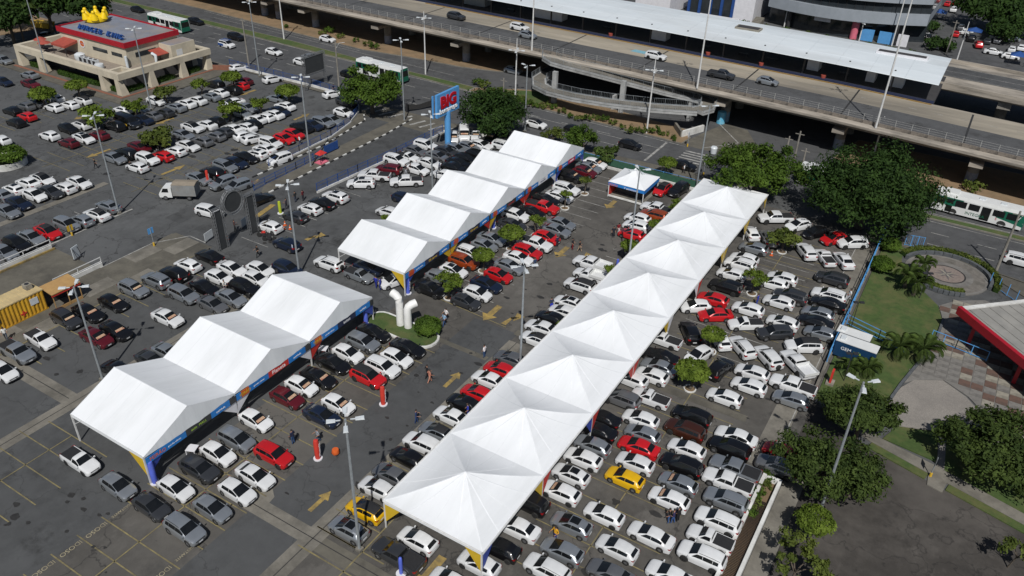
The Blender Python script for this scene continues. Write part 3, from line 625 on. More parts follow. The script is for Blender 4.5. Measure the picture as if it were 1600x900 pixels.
def car_parts(kind):
    d = KINDS[kind]; W = d['W']; keys = list(d['k']); r = d['r']; ra = r+.055
    def at(x):
        for a, b in zip(keys[:-1], keys[1:]):
            if b[0] <= x <= a[0]:
                t = (x-a[0])/(b[0]-a[0]); return tuple(u+(v-u)*t for u, v in zip(a, b))
    st = [(k, False) for k in keys]
    for xw in d['ax']:
        for th in (0, 30, 62, 90, 118, 150, 180):
            x = xw+ra*cos(radians(th)); k = list(at(x)); k[2] = max(k[2], r+ra*sin(radians(th))-.03 if th not in (0, 180) else k[2]); st.append((tuple(k), True))
        for e in (-1, 1):
            pass
    # drop plain keys inside an arch, sort front to rear
    st = [s for s in st if s[1] or not any(abs(s[0][0]-xw) < ra for xw in d['ax'])]
    for xw in d['ax']:
        for key in keys:
            if abs(key[0]-xw) < ra:
                k = list(key); k[2] = max(k[2], r+sqrt(max(0, ra*ra-(key[0]-xw)**2))-.03); st.append((tuple(k), True))
    st.sort(key=lambda s: -s[0][0])
    secs = [(s[0][0], sect(s[0], W)) for s in st]; n = len(secs[0][1])
    mb = MB(); vs = []; fs = []
    for x, p in secs:
        vs += [(x, y, z) for y, z in p]+[(x, -y, z) for y, z in p[:-1]]
    m = 2*n-1
    lid = lambda i, j: i*m+j                     # left j 0..n-1
    rid = lambda i, j: i*m+(n-1 if j == n-1 else n+j)
    for i in range(len(secs)-1):
        for j in range(n-1):
            fs.append((lid(i, j), lid(i, j+1), lid(i+1, j+1), lid(i+1, j)))
            fs.append((rid(i, j+1), rid(i, j), rid(i+1, j), rid(i+1, j+1)))
        fs.append((lid(i, 0), lid(i+1, 0), rid(i+1, 0), rid(i, 0)))
    for i, fl in ((0, 0), (len(secs)-1, 1)):
        c = [lid(i, j) for j in range(n)]+[rid(i, j) for j in range(n-2, -1, -1)]
        fs.append(tuple(c if fl else c[::-1]))
    mb.add(vs, fs); per = 2*(n-1)+1
    for i in range(len(fs)):
        k_ = i % per
        if i < per*(len(secs)-1) and (k_ in (0, 1) or k_ == per-1): mb.m[i] = 1
    body = mb.mesh([PAINT, PLAST], 38, 'body')
    # ---- glass strips lying just proud of the shell
    def P(x, j):      # point on left side at station x, profile index j (float)
        p = sect(at(x), W); a = int(min(j, n-1.001)); t = j-a
        return Vector((x, p[a][0]+(p[a+1][0]-p[a][0])*t, p[a][1]+(p[a+1][1]-p[a][1])*t))
    def strip_(xs, js, off, both=False):
        q = MB(); grid = [[P(x, j) for j in js] for x in xs]
        vs = []
        for row in grid:
            for v in row: vs.append(v)
        k = len(js); out = []
        nv = [Vector() for _ in vs]; F_ = []
        for i in range(len(xs)-1):
            for j in range(k-1):
                f = (i*k+j, i*k+j+1, (i+1)*k+j+1, (i+1)*k+j); a, b, c, e = [vs[t] for t in f]
                nn = (b-a).cross(e-a)
                if nn.length > 0: nn.normalize()
                if nn.dot(Vector((0, 1, .6))) < 0 and abs(nn.y) > .2: nn = -nn
                if abs(nn.y) <= .2 and nn.z < 0: nn = -nn
                for t in f: nv[t] += nn
                F_.append(f)
        vs = [v+(w.normalized()*off if w.length > 0 else Vector()) for v, w in zip(vs, nv)]
        return vs, F_
    def xs_between(a, b): return [a]+sorted([k[0] for k in keys if b < k[0] < a], reverse=True)+[b]
    def across(x0, x1, jm, off, m, name):
        js = [jm, 6, 7, 8] if jm < 6 else [jm, 8]
        vs, F_ = strip_(xs_between(x0, x1), js, off); q = MB(); q.add(vs, F_); q.add([(v.x, -v.y, v.z) for v in vs], [f[::-1] for f in F_])
        return q.mesh(m, 40, name)
    kx = [k[0] for k in keys]
    a, b = kx[d['ws'][0]], kx[d['ws'][1]]; parts = []
    parts.append(('windscreen', across(a-.05, b+.02, 5.02, .010, GLASS, 'windscreen'), None))
    a2, b2 = kx[d['rw'][0]], kx[d['rw'][1]]
    if kind != 'w': parts.append(('rear_window', across(a2-.03, b2+(.05 if kind in 'pq' else .06), 5.15, .010, GLASS, 'rear_window'), None))
    xe = [d['sw'][0]]+sum([[p_+.016, p_-.016] for p_ in d['pil']], [])+[d['sw'][1]]
    for sgn in (1, -1):
        q = MB()
        for i in range(0, len(xe), 2):
            vs, F_ = strip_(xs_between(xe[i], xe[i+1]), [4.16, 4.82], .010)
            q.add([(v.x, v.y*sgn, v.z) for v in vs], F_ if sgn > 0 else [f[::-1] for f in F_])
        parts.append(('side_window', q.mesh(GLASS, None, 'side_window'), None))
    roofK = across(kx[d['roof'][0]]+.02, kx[d['roof'][1]]-.02, 5.02, .012, PLAST, 'roof_panel')
    sun = across(kx[d['roof'][0]]-.06, kx[d['roof'][0]]-.95, 6.2, .012, GLASS, 'sunroof') if kind in 'hsuv' else None
    hf = at(kx[2]-.02); L0, L1 = kx[0], kx[-1]
    # lamps wrap the corners
    zf = keys[2][3]-.05; zr_ = keys[-3][3]-.10
    for sgn in (1, -1):
        q = MB(); x = kx[1]-.03; w = W*keys[1][1]
        q.add([(x+.05, sgn*w*.58, zf-.12), (x-.02, sgn*w*.99, zf-.10), (x-.36, sgn*W*.99, zf-.01), (x-.34, sgn*W*.93, zf+.07), (x-.04, sgn*w*.86, zf-.01), (x+.045, sgn*w*.62, zf-.04)],
              [(0, 1, 4, 5), (1, 2, 3, 4)] if sgn > 0 else [(5, 4, 1, 0), (4, 3, 2, 1)])
        parts.append(('headlight', q.mesh(LAMPW), None))
        q = MB(); xr = kx[-2]; w = W*keys[-2][1]
        hh = .16 if kind in 'sh' else .24
        wq = W*keys[-3][1]; x3 = kx[-3]
        q.add([(xr-.022, sgn*w*.66, zr_-hh/2), (xr-.022, sgn*w*.97, zr_-hh/2), (x3-.005, sgn*(wq+.012), zr_-hh/2+.02), (xr-.022, sgn*w*.66, zr_+hh/2-.03), (xr-.012, sgn*w*.97, zr_+hh/2), (x3-.005, sgn*(wq+.008), zr_+hh/2+.02), (x3+.13, sgn*(wq+.03), zr_+hh*.2), (x3+.10, sgn*(wq+.028), zr_+hh/2+.01)],
              [(0, 1, 4, 3), (1, 2, 5, 4), (2, 6, 7, 5)] if sgn < 0 else [(3, 4, 1, 0), (4, 5, 2, 1), (5, 7, 6, 2)])
        parts.append(('taillight', q.mesh(LAMPR), None))
        q = MB(); xm = kx[d['ws'][0]]-.10; bz = keys[d['ws'][0]][3]
        q.cbox((xm, sgn*(W+.075), bz+.06), (.11, .17, .12)); parts.append(('wing_mirror', q.mesh(PAINT), None))
    zg = keys[1][3]-.09
    q = MB().cbox((kx[1]+.035, 0, zg), (.07, W*1.05, .10)); parts.append(('grille', q.mesh(PLAST), None))
    q = MB().cbox((kx[0]-.01, 0, keys[1][2]+.11), (.07, W*1.15, .13)); parts.append(('air_intake', q.mesh(PLAST), None))
    q = MB().cbox((kx[0]+.032, 0, keys[1][2]+.22), (.02, .42, .11)); parts.append(('number_plate', q.mesh(PLATE), None))
    q = MB().cbox((L1-.005, 0, .62), (.035, .46, .13)); parts.append(('number_plate', q.mesh(PLATE), None))
    if d.get('bed'):
        x0, x1 = d['bed']; bz = keys[-4][5]
        q = MB().box(x1, -W*.82, bz-.03, x0, W*.82, bz+.035); parts.append(('bed_cover', q.mesh(PLAST), None))
    rails = []
    for sgn in (1, -1):
        q = MB(); xa, xb = kx[d['roof'][0]]-.15, kx[d['roof'][1]]+.1
        pts = [P(xa+(xb-xa)*t/4, 5.15) for t in range(5)]; q.tube([(v.x, sgn*v.y, v.z+.05) for v in pts], .022, 5); rails.append(q.mesh(PLAST))
    q = MB()
    vs, F_ = strip_([a-.16, (a+b)/2+.02], [6.0, 7, 8], .022); q.add(vs, F_); q.add([(v.x, -v.y, v.z) for v in vs], [f[::-1] for f in F_])
    card = q.mesh(STICK)
    return dict(body=body, parts=parts, roofK=roofK, sun=sun, rails=rails, card=card, r=r, W=W, ax=d['ax'], L=L0-L1)
def wheel_mesh(r, w=.21):
    q = MB(); n = 16; prof = [(r*.60, -w/2), (r*.93, -w/2), (r, -w/2+.03), (r, w/2-.03), (r*.93, w/2), (r*.60, w/2)]
    vs = []; fs = []
    for rr, y in prof:
        for j in range(n): t = 2*pi*j/n; vs.append((rr*cos(t), y, rr*sin(t)))
    for i in range(len(prof)-1):
        for j in range(n): fs.append((i*n+j, (i+1)*n+j, (i+1)*n+(j+1) % n, i*n+(j+1) % n))
    return q.add(vs, fs).mesh(TYRE, 40)
def rim_mesh(r, w=.21, m=None):
    q = MB(); n = 10
    for sgn in (1, -1):
        y = sgn*(w/2-.015); q.add([(0, y+sgn*.015, 0)]+[(r*.60*cos(2*pi*j/n), y-sgn*(.03 if j % 2 else 0), r*.60*sin(2*pi*j/n)) for j in range(n)],
                                   [(0, 1+j, 1+(j+1) % n) if sgn < 0 else (0, 1+(j+1) % n, 1+j) for j in range(n)])
    return q.mesh(m or RIM)
CARM = {k: car_parts(k) for k in KINDS}
WH = {}
def wheels(par, r, ax, W, detail, dark=False):
    for x in ax:
        for sgn in (1, -1):
            k = (r, dark)
            if k not in WH: WH[k] = (wheel_mesh(r), rim_mesh(r, m=RIMD if dark else RIM))
            o = link('wheel', WH[k][0], par, (x, sgn*(W-.12), r))
            if detail: link('rim', WH[k][1], o)
METAL = dict(w=0., s=.62, g=.55, d=.45, k=.0, r=.08, m=.25, n=.3, b=.35, o=.25, y=0.)
CARS = []
def make_car(x, y, kind, col, head, flags='', z=0., detail=True):
    base = {'f': 'p', 'F': 'q'}.get(kind, kind)
    cm_ = CARM[base]; cname, rgb = COLS[col]
    t = thing(NAMES[kind], 'car', 'car' if kind in 'hsuv' else {'w': 'van', 'b': 'minibus'}.get(kind, 'pickup truck'), (x, y, z), radians(head))
    t.scale = (min(1., max(.885, .885+(math.hypot(x, y)-55)/75*.115))*random.uniform(.985, 1.015),)*3
    v = random.uniform(.92, 1.06)
    b = link('body', cm_['body'], t); b.color = (rgb[0]*v, rgb[1]*v, rgb[2]*v, METAL[col])
    for nm, me, _ in cm_['parts']:
        if nm == 'bed_cover' and kind in 'fF': continue
        if not detail and nm in ('wing_mirror', 'number_plate', 'air_intake', 'taillight', 'headlight'): continue
        o = link(nm, me, t); o.color = b.color
    wheels(t, cm_['r'], cm_['ax'], cm_['W'], detail, random.random() < .35)
    if 'K' in flags: link('roof_panel', cm_['roofK'], t)
    if 'S' in flags and cm_['sun']: link('sunroof', cm_['sun'], t)
    if 'P' in flags: link('price_card', cm_['card'], t)
    if ('R' in flags or (base in 'u' and random.random() < .6)) and detail:
        for me in cm_['rails']: link('roof_rail', me, t)
    if 'T' in flags:
        q = MB().lathe([(.30, 0), (.33, .05), (.33, .15), (.28, .19)], 14); o = link('spare_wheel', q.mesh(TYRE, 40), t, (-cm_['L']/2-.0, 0, .85)); o.rotation_euler = (0, -pi/2, 0)
    if kind in 'fF':
        x1, x0 = (-2.75, -.80) if kind == 'f' else (-2.75, -.42)
        wd = .95; q = MB().box(x1, -wd, .98, x0, wd, 1.05)
        f = q.mesh(BUSW); link('bed_floor', f, t)
        for bx in ((x1, wd-.04, 1.05, x0, wd, 1.36), (x1, -wd, 1.05, x0, -wd+.04, 1.36), (x1, -wd+.04, 1.05, x1+.04, wd-.04, 1.36), (x0-.04, -wd+.04, 1.05, x0, wd-.04, 1.5)):
            link('bed_side', MB().box(*bx).mesh(BUSW), t)
    CARS.append(dict(o=t, x=x, y=y, z=z, kind=kind, col=col, head=head, flags=flags))
    return t

# pixel x, pixel y, kind, colour, heading (deg; 0 = away along the highway, 90 = towards it), extras
CARDATA = """
6 95 u s 0|6 128 h n 0|46 117 s s 180|48 131 s m 0|19 173 h k 180|40 166 h g 180|57 160 s g 180|86 154 h w 180|84 168 h w 180|109 164 h w 180|129 157 h w 180 K|42 182 h r 180|25 191 h k 180
127 195 h w 180 K|107 201 h k 0|179 197 u k 180|194 171 h w 180|244 158 h w 0|215 172 s s 180|223 187 s n 0|237 181 s g 180|257 176 h d 180|274 168 s s 180|290 162 s w 180|307 157 s w 180|329 151 s s 180|342 145 s w 180
362 141 u k 180|375 134 h r 180|381 127 h m 180|336 132 u k 180|374 106 h w 75|364 161 s w 250|386 169 s s 0|379 178 h s 0|336 189 h k 180|322 195 s w 180|301 199 s w 0 K|397 186 s w 180|376 197 s w 180
426 124 h w 75|520 147 h w 75|542 160 u d 0|537 176 h w 0|432 154 s s 180|445 166 s w 180|437 174 s n 0|422 181 s w 180|404 187 h w 180|390 194 h k 180|385 199 s w 180|502 193 u s 0|519 188 s s 0|475 198 s k 0|487 196 s n 0
77 212 h w 180|107 223 h m 180|131 216 s w 0 S|155 211 h m 180|179 247 s s 0|197 240 u k 180|44 286 s w 180|67 280 s w 0 K|22 296 h w 180 S|99 294 h w 180|124 285 s w 0|81 299 s d 0|54 305 h w 0|3 305 s s 180|1 219 h w 180
214 261 h w 180|231 249 u w 0|254 244 h r 180|274 236 h w 180|294 228 s w 0|218 230 s m 0|245 224 h k 180|286 211 s s 0|316 221 h g 180|336 213 h g 180|351 205 h d 180|384 211 h w 75|396 217 h w 75|311 279 s s 0|332 270 u k 180|352 261 u s 0|368 254 s n 0|384 246 s k 0
348 286 u s 262|372 291 v s 262|423 224 u w 0|413 233 s w 180|401 241 h w 180 S|444 217 h r 0|459 210 h r 0|437 249 v w 262
11 330 s s 0|29 317 s n 0|169 322 s s 180|151 335 s w 180 K|127 344 h s 180|105 351 v s 0|75 362 s r 0 K|49 371 s s 0|27 382 u k 0|7 394 s s 0
327 400 s k 180|293 414 h w 180|272 428 u k 180|244 438 u s 180|209 452 u s 0 PR|290 462 u s 0|320 449 s k 0|344 434 h w 0|365 420 s w 0|329 474 s g 0|361 465 s s 0|262 496 s w 0 P
410 419 h w 0|401 434 h w 0|444 424 u n 0|381 449 u k 0|177 473 h k 0 P|138 488 s k 0 P|104 499 u d 0 P|181 516 s k 0 P|151 527 s m 0 P|64 530 q w 0|27 550 p s 0|5 580 h w 0|181 575 h k 180|238 563 s d 0|263 551 s s 0
328 331 u w 8|421 354 h w 180|448 382 u n 180|461 338 h d 180|406 311 s k 85|484 326 h w 180|503 317 s k 180|524 308 u w 180 S|564 287 u w 212 S|606 331 h w 180|632 310 h n 0
585 275 p w 205|607 265 u m 195|635 284 p w 220|619 251 u w 0 R|637 246 q w 0|649 236 s g 0|666 228 u w 0|656 266 h w 0|674 256 s w 0|688 272 h w 180|685 245 s g 0
700 237 s d 0|717 231 s s 0|734 229 h s 0 P|753 226 s w 0|725 247 h k 0|744 241 h k 0|714 254 s k 0|707 261 s k 0|711 215 h w 305 P|723 211 w w 305 P|744 212 q w 300 P|768 214 h k 285 P|790 217 u d 300|780 230 u w 0
672 452 u k 0|687 433 h s 0|709 423 h w 0 S|725 409 u o 0|735 396 u w 0|757 384 h s 0|768 373 s s 0|728 471 h d 0|746 458 h w 0|760 444 s n 0|779 430 h r 0|796 416 s s 0|810 403 s w 0|824 394 u r 0|836 381 p w 0
800 351 s d 0|806 337 u w 0|830 331 s k 0|848 324 p r 0|854 371 h r 0|869 360 s s 0|877 349 s s 0|885 296 u w 0|874 307 s w 0|853 312 s k 0|892 276 u k 0 P|914 269 h m 0 P|920 262 s s 0 P|930 256 h w 0 P
1035 296 h r 265 K|1060 297 u k 262|1027 327 p w 180|1022 337 u o 180|996 341 h w 180|994 353 h w 180|987 366 h r 180|924 413 f w 180|920 429 F w 180|906 446 u w 180 K|890 473 s w 180 S|880 487 h w 180|862 497 s k 180
847 512 s w 180|839 530 s w 180 K|799 561 s g 180|781 577 h r 180|765 593 s w 180|746 614 h r 180|727 630 s k 180|706 650 s w 180|684 675 s s 180 K|660 693 u w 180|637 714 h k 180|612 742 s g 180|590 762 h w 180|571 796 h y 180 KR|544 826 h s 180 S
652 843 h w 180|622 868 p d 180|748 880 h w 180|787 858 h k 180|812 825 s w 180|848 886 u w 180 R|703 908 h w 180|888 817 h s 180 S|882 862 h s 180|943 803 h w 180|964 856 h w 180|1016 836 s w 180|946 892 s g 180|1048 899 s w 180
1095 868 u w 180 R|1110 841 q w 180|1122 814 u w 180 R|1132 781 u s 180|1138 752 p w 180|1148 734 p s 180|1140 700 u k 180|1152 683 s w 180|1214 729 u g 180 R|1220 705 h r 180|994 695 s r 180|991 722 h w 180|975 746 h y 180|1073 701 h w 180|1061 725 u k 180|1059 754 h s 180 P|1041 777 h w 180 P
930 697 h s 180|916 718 h w 180|892 741 h w 180 S|880 770 h w 180 P|829 786 u k 180|1015 623 q w 180|1007 646 h w 180|1002 671 h s 180|969 626 u g 180|976 606 h w 180|950 646 s k 180|944 671 s k 180|1132 620 h w 180 T|1081 650 u k 180 R|1070 672 u b 180 T
1017 588 h w 180|1031 571 s s 180|1039 547 s k 180|1050 535 q w 180|1080 522 u k 125|1081 552 h w 250|1119 537 h w 130|1155 546 u w 138|1125 576 u k 78|1200 558 u w 138 T|1244 569 f w 138|1174 579 h w 180|1171 603 h w 180|1239 602 p w 180|1235 623 h s 180|1252 535 u w 212 K
1162 405 h w 180|1157 413 u w 180|1143 428 h w 180|1134 448 u k 180|1126 471 h r 180|1087 479 h w 215|1126 492 s r 215|1171 486 h w 180|1165 506 q w 215|1217 471 h w 180|1220 438 h w 180|1205 447 h w 180|1240 461 u d 180|1217 502 h w 180|1210 519 u d 215
1300 436 u d 180|1295 462 u w 180 R|1290 473 s k 180|1280 485 h s 180|1274 503 s k 180|1267 520 h s 180|1212 341 p w 215|1247 352 h w 235|1274 363 h k 235|1304 374 h r 235|1177 365 h w 125|1197 373 u g 122|1177 386 h s 180|1259 393 u w 125|1289 402 q w 125|1318 406 s w 125|1330 379 u w 215
126 720 q w 0|185 759 h s 0|237 791 h d 0|288 826 u s 0 R|312 733 u d 0|275 762 h w 0|332 794 h s 0|371 767 h w 0|341 708 h w 0|399 743 s w 0|400 656 h w 0 P|371 687 v s 0|427 710 u r 0|449 621 h m 0 P|472 602 h w 0 P|497 590 s k 0 P|520 567 s k 0
544 552 h w 0|575 589 u r 0 K|598 574 u w 0|529 631 h w 0 P|503 649 s n 0|567 535 u s 0|584 519 s k 0|620 559 h w 0|637 543 s k 0|514 412 u w 180 T|562 430 q s 0|614 438 h w 250|576 418 s n 0
"""
HWDATA = """215 15 h k 0|306 34 u k 0|158 9 h s 0|160 0 s m 0|74 55 h k 95|369 58 u k 0|428 81 h w 0|472 97 h w 0|486 90 s s 0|512 61 h w 0|546 116 h k 0|838 194 h w 0 K|985 226 h k 0|1068 258 s k 0|898 203 h k 0|1596 408 u w 0|802 110 h s 0"""
FARDATA = """1440 7 s r 95|1449 14 h d 95|1461 23 u w 90|1424 28 h w 80|1431 36 h w 80|1443 41 h w 80|1445 47 h r 80|1445 53 h w 80|1451 58 h k 80|1461 62 s k 80|1466 72 h s 80|1490 15 u w 90|1482 6 h r 90|1466 2 h w 90|1493 4 h r 90|1494 53 h r 90|1502 43 h g 90|1508 49 h w 90|1518 60 u k 90|1529 70 u r 100|1553 81 s w 5|1579 88 h w 5|1583 77 h w 90|1552 56 h w 90|1543 64 h d 90|1558 63 h g 90|1580 60 s s 0|1590 42 h w 0|1594 74 h w 90"""
DECKDATA = """713 26 u d -3|812 43 u w -3|825 55 h s -3|1025 88 u w -3|1127 117 p d -3|1200 127 h s -3"""
def relax(L):
    for _ in range(25):
        for i in range(len(L)):
            for j in range(i+1, len(L)):
                a, b = L[i], L[j]; dx, dy = b[0]-a[0], b[1]-a[1]
                if dx*dx+dy*dy > 20: continue
                h = radians(a[4]); f = dx*cos(h)+dy*sin(h); l = -dx*sin(h)+dy*cos(h)
                al = abs(cos(radians(a[4]-b[4]))); need = (1.88 if al > .9 else 2.6); nf = 4.25
                if abs(l) < need and abs(f) < nf:
                    pl, pf = need-abs(l), nf-abs(f)
                    if pl < pf*1.2: k = pl/2*.5*(1 if l >= 0 else -1); vx, vy_ = -sin(h)*k, cos(h)*k
                    else: k = pf/2*.5*(1 if f >= 0 else -1); vx, vy_ = cos(h)*k, sin(h)*k
                    a[0] -= vx; a[1] -= vy_; b[0] += vx; b[1] += vy_
def place(data, z=0., far=False):
    L = []
    for row in data.strip().split('\n'):
        for it in row.split('|'):
            p = it.split()
            x, y = G(float(p[0]), float(p[1]), z+.62)
            L.append([x, y, p[2], p[3], float(p[4])+random.uniform(-1.5, 1.5), p[5] if len(p) > 5 else ''])
    relax(L)
    for x, y, kd, cl, hd, fl in L:
        make_car(x, y, kd, cl, hd, fl, z, detail=(math.hypot(x, y) < 132 and not far))
place(CARDATA); place(HWDATA)
n_lot = len(CARS)
place(FARDATA, 0, True); place(DECKDATA, 6.8)

# ============================================================ MARQUEES
def slope_mesh(a, b, c, d, m, nu=10, sag=.05, seams=5):
    """sagging fabric panel a-b (ridge) to d-c (eave), seams run ridge to eave"""
    q = MB(); a, b, c, d = map(Vector, (a, b, c, d)); vs = []; fs = []; nv = 6; nu = seams*4
    for i in range(nu+1):
        u = i/nu; p0 = a.lerp(b, u); p1 = d.lerp(c, u)
        for j in range(nv+1):
            v = j/nv; p = p0.lerp(p1, v); s = abs(sin(pi*u*seams))
            p.z += -sag*sin(pi*v)*1.6+.035*(1-s)*sin(pi*v); vs.append(p)
    for i in range(nu):
        for j in range(nv):
            k = i*(nv+1)+j; fs.append((k, k+nv+1, k+nv+2, k+1))
    return q.add(vs, fs).mesh(m, 30)
SEAM = mat('seam_tape', (.78, .80, .82), (.72, .74, .76), 2, .6)
def seam_strips(par, lines):
    q = MB()
    for pts in lines:
        for a, b in zip(pts[:-1], pts[1:]):
            a, b = Vector(a), Vector(b); d = (b-a).normalized(); n = d.cross(Vector((0, 0, 1))).normalized()*.045; u = Vector((0, 0, .02))
            q.add([a-n+u, b-n+u, b+n+u, a+n+u], [(0, 1, 2, 3)])
    q.build('seam_tape', SEAM, par)
def fascia(par, x, y0, y1, z0, z1, segs, face=1):
    """printed banner strips hanging under the eave on the side facing the aisle"""
    L = y1-y0; t = y0
    for frac, m, txt in segs:
        w = L*frac; o = MB().box(x, t+.01, z0, x+.05, t+w-.01, z1).build('fascia_banner', m, par)
        if txt:
            body, size, tm_ = txt
            te = link('lettering', text_mesh(body, size, .006, tm_), o)
            orient(te, (0, 1, 0), (0, 0, 1), (x+.058, t+w/2, z0+(z1-z0-size*.72)/2))
        t += w
def gable_tent(name, label, x0, x1, y0, n, mod, eave, ridge, banners, drapes):
    t = thing(name, label, 'tent', (0, 0, 0))
    for k in range(n):
        a, b = y0+k*mod, y0+(k+1)*mod; m_ = (a+b)/2
        link('roof_slope', slope_mesh((x0, m_, ridge), (x1, m_, ridge), (x1, a, eave), (x0, a, eave), TENT), t)
        link('roof_slope', slope_mesh((x1, m_, ridge), (x0, m_, ridge), (x0, b, eave), (x1, b, eave), TENT), t)
        ln = []
        for w_ in range(1, 5):
            xx = x0+(x1-x0)*w_/5
            for yy in (a, b): ln.append([(xx, m_+(yy-m_)*j/6, ridge+(eave-ridge)*j/6-.045*sin(pi*j/6)*1.0) for j in range(7)])
        ln.append([(x0, m_, ridge+.005), (x1, m_, ridge+.005)])
        seam_strips(t, ln)
        for xs, sg in ((x1, 1), (x0, -1)):
            q = MB(); vs = []; fs = []; nu, nv = 16, 6       # gable end with gathered folds
            for i in range(nu+1):
                u = i/nu; yy = a+(b-a)*u; top = eave+(ridge-eave)*(1-abs(2*u-1))
                bot = eave-.12+.30*sin(pi*u)*0
                for j in range(nv+1):
                    v = j/nv; zz = bot+(top-bot)*v
                    fold = (.07*sin(i*2.3+j*.9)+.05*sin(i*5.1))*(1-v)*sin(pi*min(1, max(0, u)))
                    vs.append((xs+sg*(.02+.05*v*0+fold*.6+.18*(1-v)*sin(pi*u)), yy, zz))
            for i in range(nu):
                for j in range(nv):
                    kk = i*(nv+1)+j; f = (kk, kk+nv+1, kk+nv+2, kk+1); fs.append(f if sg > 0 else f[::-1])
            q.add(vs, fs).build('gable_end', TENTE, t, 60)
        fascia(t, x1+.12, a, b, eave-.84, eave-.16, banners[k % len(banners)])
    for k in range(n+1):
        for xx in (x0+.06, x1-.06):
            yy = y0+k*mod; MB().box(xx-.06, yy-.06, 0, xx+.06, yy+.06, eave).build('post', WSTEEL, t)
        if k < n+1 and k < len(drapes) and drapes[k]:
            c1, c2 = drapes[k]; yy = y0+k*mod; xx = x1-.02
            if c1 and k > 0: MB().add([(xx+.1, yy-.05, eave-.9), (xx+.1, yy-1.7, eave-.9), (xx+.02, yy-.05, .9)], [(0, 1, 2)]).build('corner_drape', c1, t)
            if c2 and k < n: MB().add([(xx+.1, yy+.05, eave-.9), (xx+.1, yy+1.7, eave-.9), (xx+.02, yy+.05, .9)], [(0, 1, 2)]).build('corner_drape', c2, t)
    MB().add([(x1-.05, y0-.04, eave-.3), (x1-2.0, y0-.04, eave-.3), (x1-.05, y0-.04, .9)], [(0, 1, 2)]).build('corner_drape', BANY, t)
    # front (near) valance
    MB().add([(x0, y0-.02, eave+.02), (x1, y0-.02, eave+.02), (x1, y0-.02, eave-.35), (x0, y0-.02, eave-.35)], [(0, 1, 2, 3)]).build('valance', TENT, t)
    MB().bar((x0, y0+n*mod, eave-.1), (x1, y0+n*mod, eave-.1), .12).build('truss_beam', WSTEEL, t)
    for k in range(n+1):
        for s_ in (0, 1):
            xx = (x0, x1)[s_]; d_ = (1, -1)[s_]; yy = y0+k*mod
            MB().bar((xx+d_*.06, yy, eave-1.2), (xx+d_*1.6, yy, eave-.05), .05).build('brace', WSTEEL, t)
    return t
fei = ('FEIRÃO', .62, OTXT); sm = ('seminovos  100% financiado', .30, WTXT); sm2 = ('clube  ✦', .34, WTXT)
B1 = [[(.07, BANB, None), (.10, BANB, ('FEIRÃO', .5, OTXT)), (.25, BANB, ('grandes ofertas', .22, WTXT)), (.28, BAND, ('auto  MALL', .36, GTXT)), (.22, BANB, ('qualidade', .28, WTXT)), (.08, BAND, None)],
      [(.06, BANB, None), (.10, BANO, ('FEIRÃO', .42, BANY)), (.25, BANB, ('grandes ofertas', .22, WTXT)), (.27, BANR, ('Planeta', .62, WTXT)), (.24, BANB, ('qualidade', .28, WTXT)), (.08, BAND, None)],
      [(.06, BANB, None), (.10, BANO, ('FEIRÃO', .42, BANY)), (.25, BANB, ('grandes ofertas', .22, WTXT)), (.29, BANN, ('autos', .5, WTXT)), (.24, BANB, ('qualidade', .28, WTXT)), (.06, BAND, None)]]
B2 = [[(.07, BANB, None), (.10, BANO, ('FEIRÃO', .42, BANR)), (.24, BANB, ('grandes ofertas', .22, WTXT)), (.07, BANN, None), (.20, BANN, ('GB carros', .42, BANY)), (.05, BANN, None), (.22, BANB, ('qualidade', .28, WTXT)), (.05, BAND, None)],
      [(.07, BANB, None), (.10, BANO, ('FEIRÃO', .42, BANR)), (.24, BANB, ('grandes ofertas', .22, WTXT)), (.30, BANN, ('GB carros', .42, BANY)), (.24, BANB, ('qualidade', .28, WTXT)), (.05, BAND, None)],
      [(.07, BANB, None), (.10, BANO, ('FEIRÃO', .42, BANR)), (.26, BANB, ('grandes ofertas', .22, WTXT)), (.28, BAND, ('auto center', .34, RTXT)), (.24, BANB, ('qualidade', .28, WTXT)), (.05, BAND, None)],
      [(.07, BANB, None), (.10, BANO, ('FEIRÃO', .42, BANR)), (.22, BANB, ('grandes ofertas', .22, WTXT)), (.30, BANW, ('veículos', .5, BANN)), (.26, BANB, ('qualidade', .28, WTXT)), (.05, BAND, None)],
      [(.07, BANB, None), (.10, BANO, ('FEIRÃO', .42, BANR)), (.22, BANB, ('grandes ofertas', .22, WTXT)), (.26, mat('banner_pink', (.5, .03, .10), (.4, .03, .08), 1, .6), ('modelo', .45, WTXT)), (.30, BANB, ('qualidade', .28, WTXT)), (.05, BAND, None)]]
gable_tent('marquee_tent', 'white marquee of three gables with blue printed fascia, nearest the painted bays', -61.2, -51.2, 26.7, 3, 9.95, 3.25, 5.3, B1,
           [(None, CLB), (BANW, BANW), (BANW, BANR), (CLB, None)])
gable_tent('marquee_tent', 'white marquee of five gables with blue printed fascia, between white pipes and highway', -61.7, -51.4, 62.7, 5, 9.28, 3.25, 5.3, B2,
           [(None, CLB), (BANY, BANY), (BANR, BANY), (BANR, BANR), (BANW, CLB), (CLB, None)])
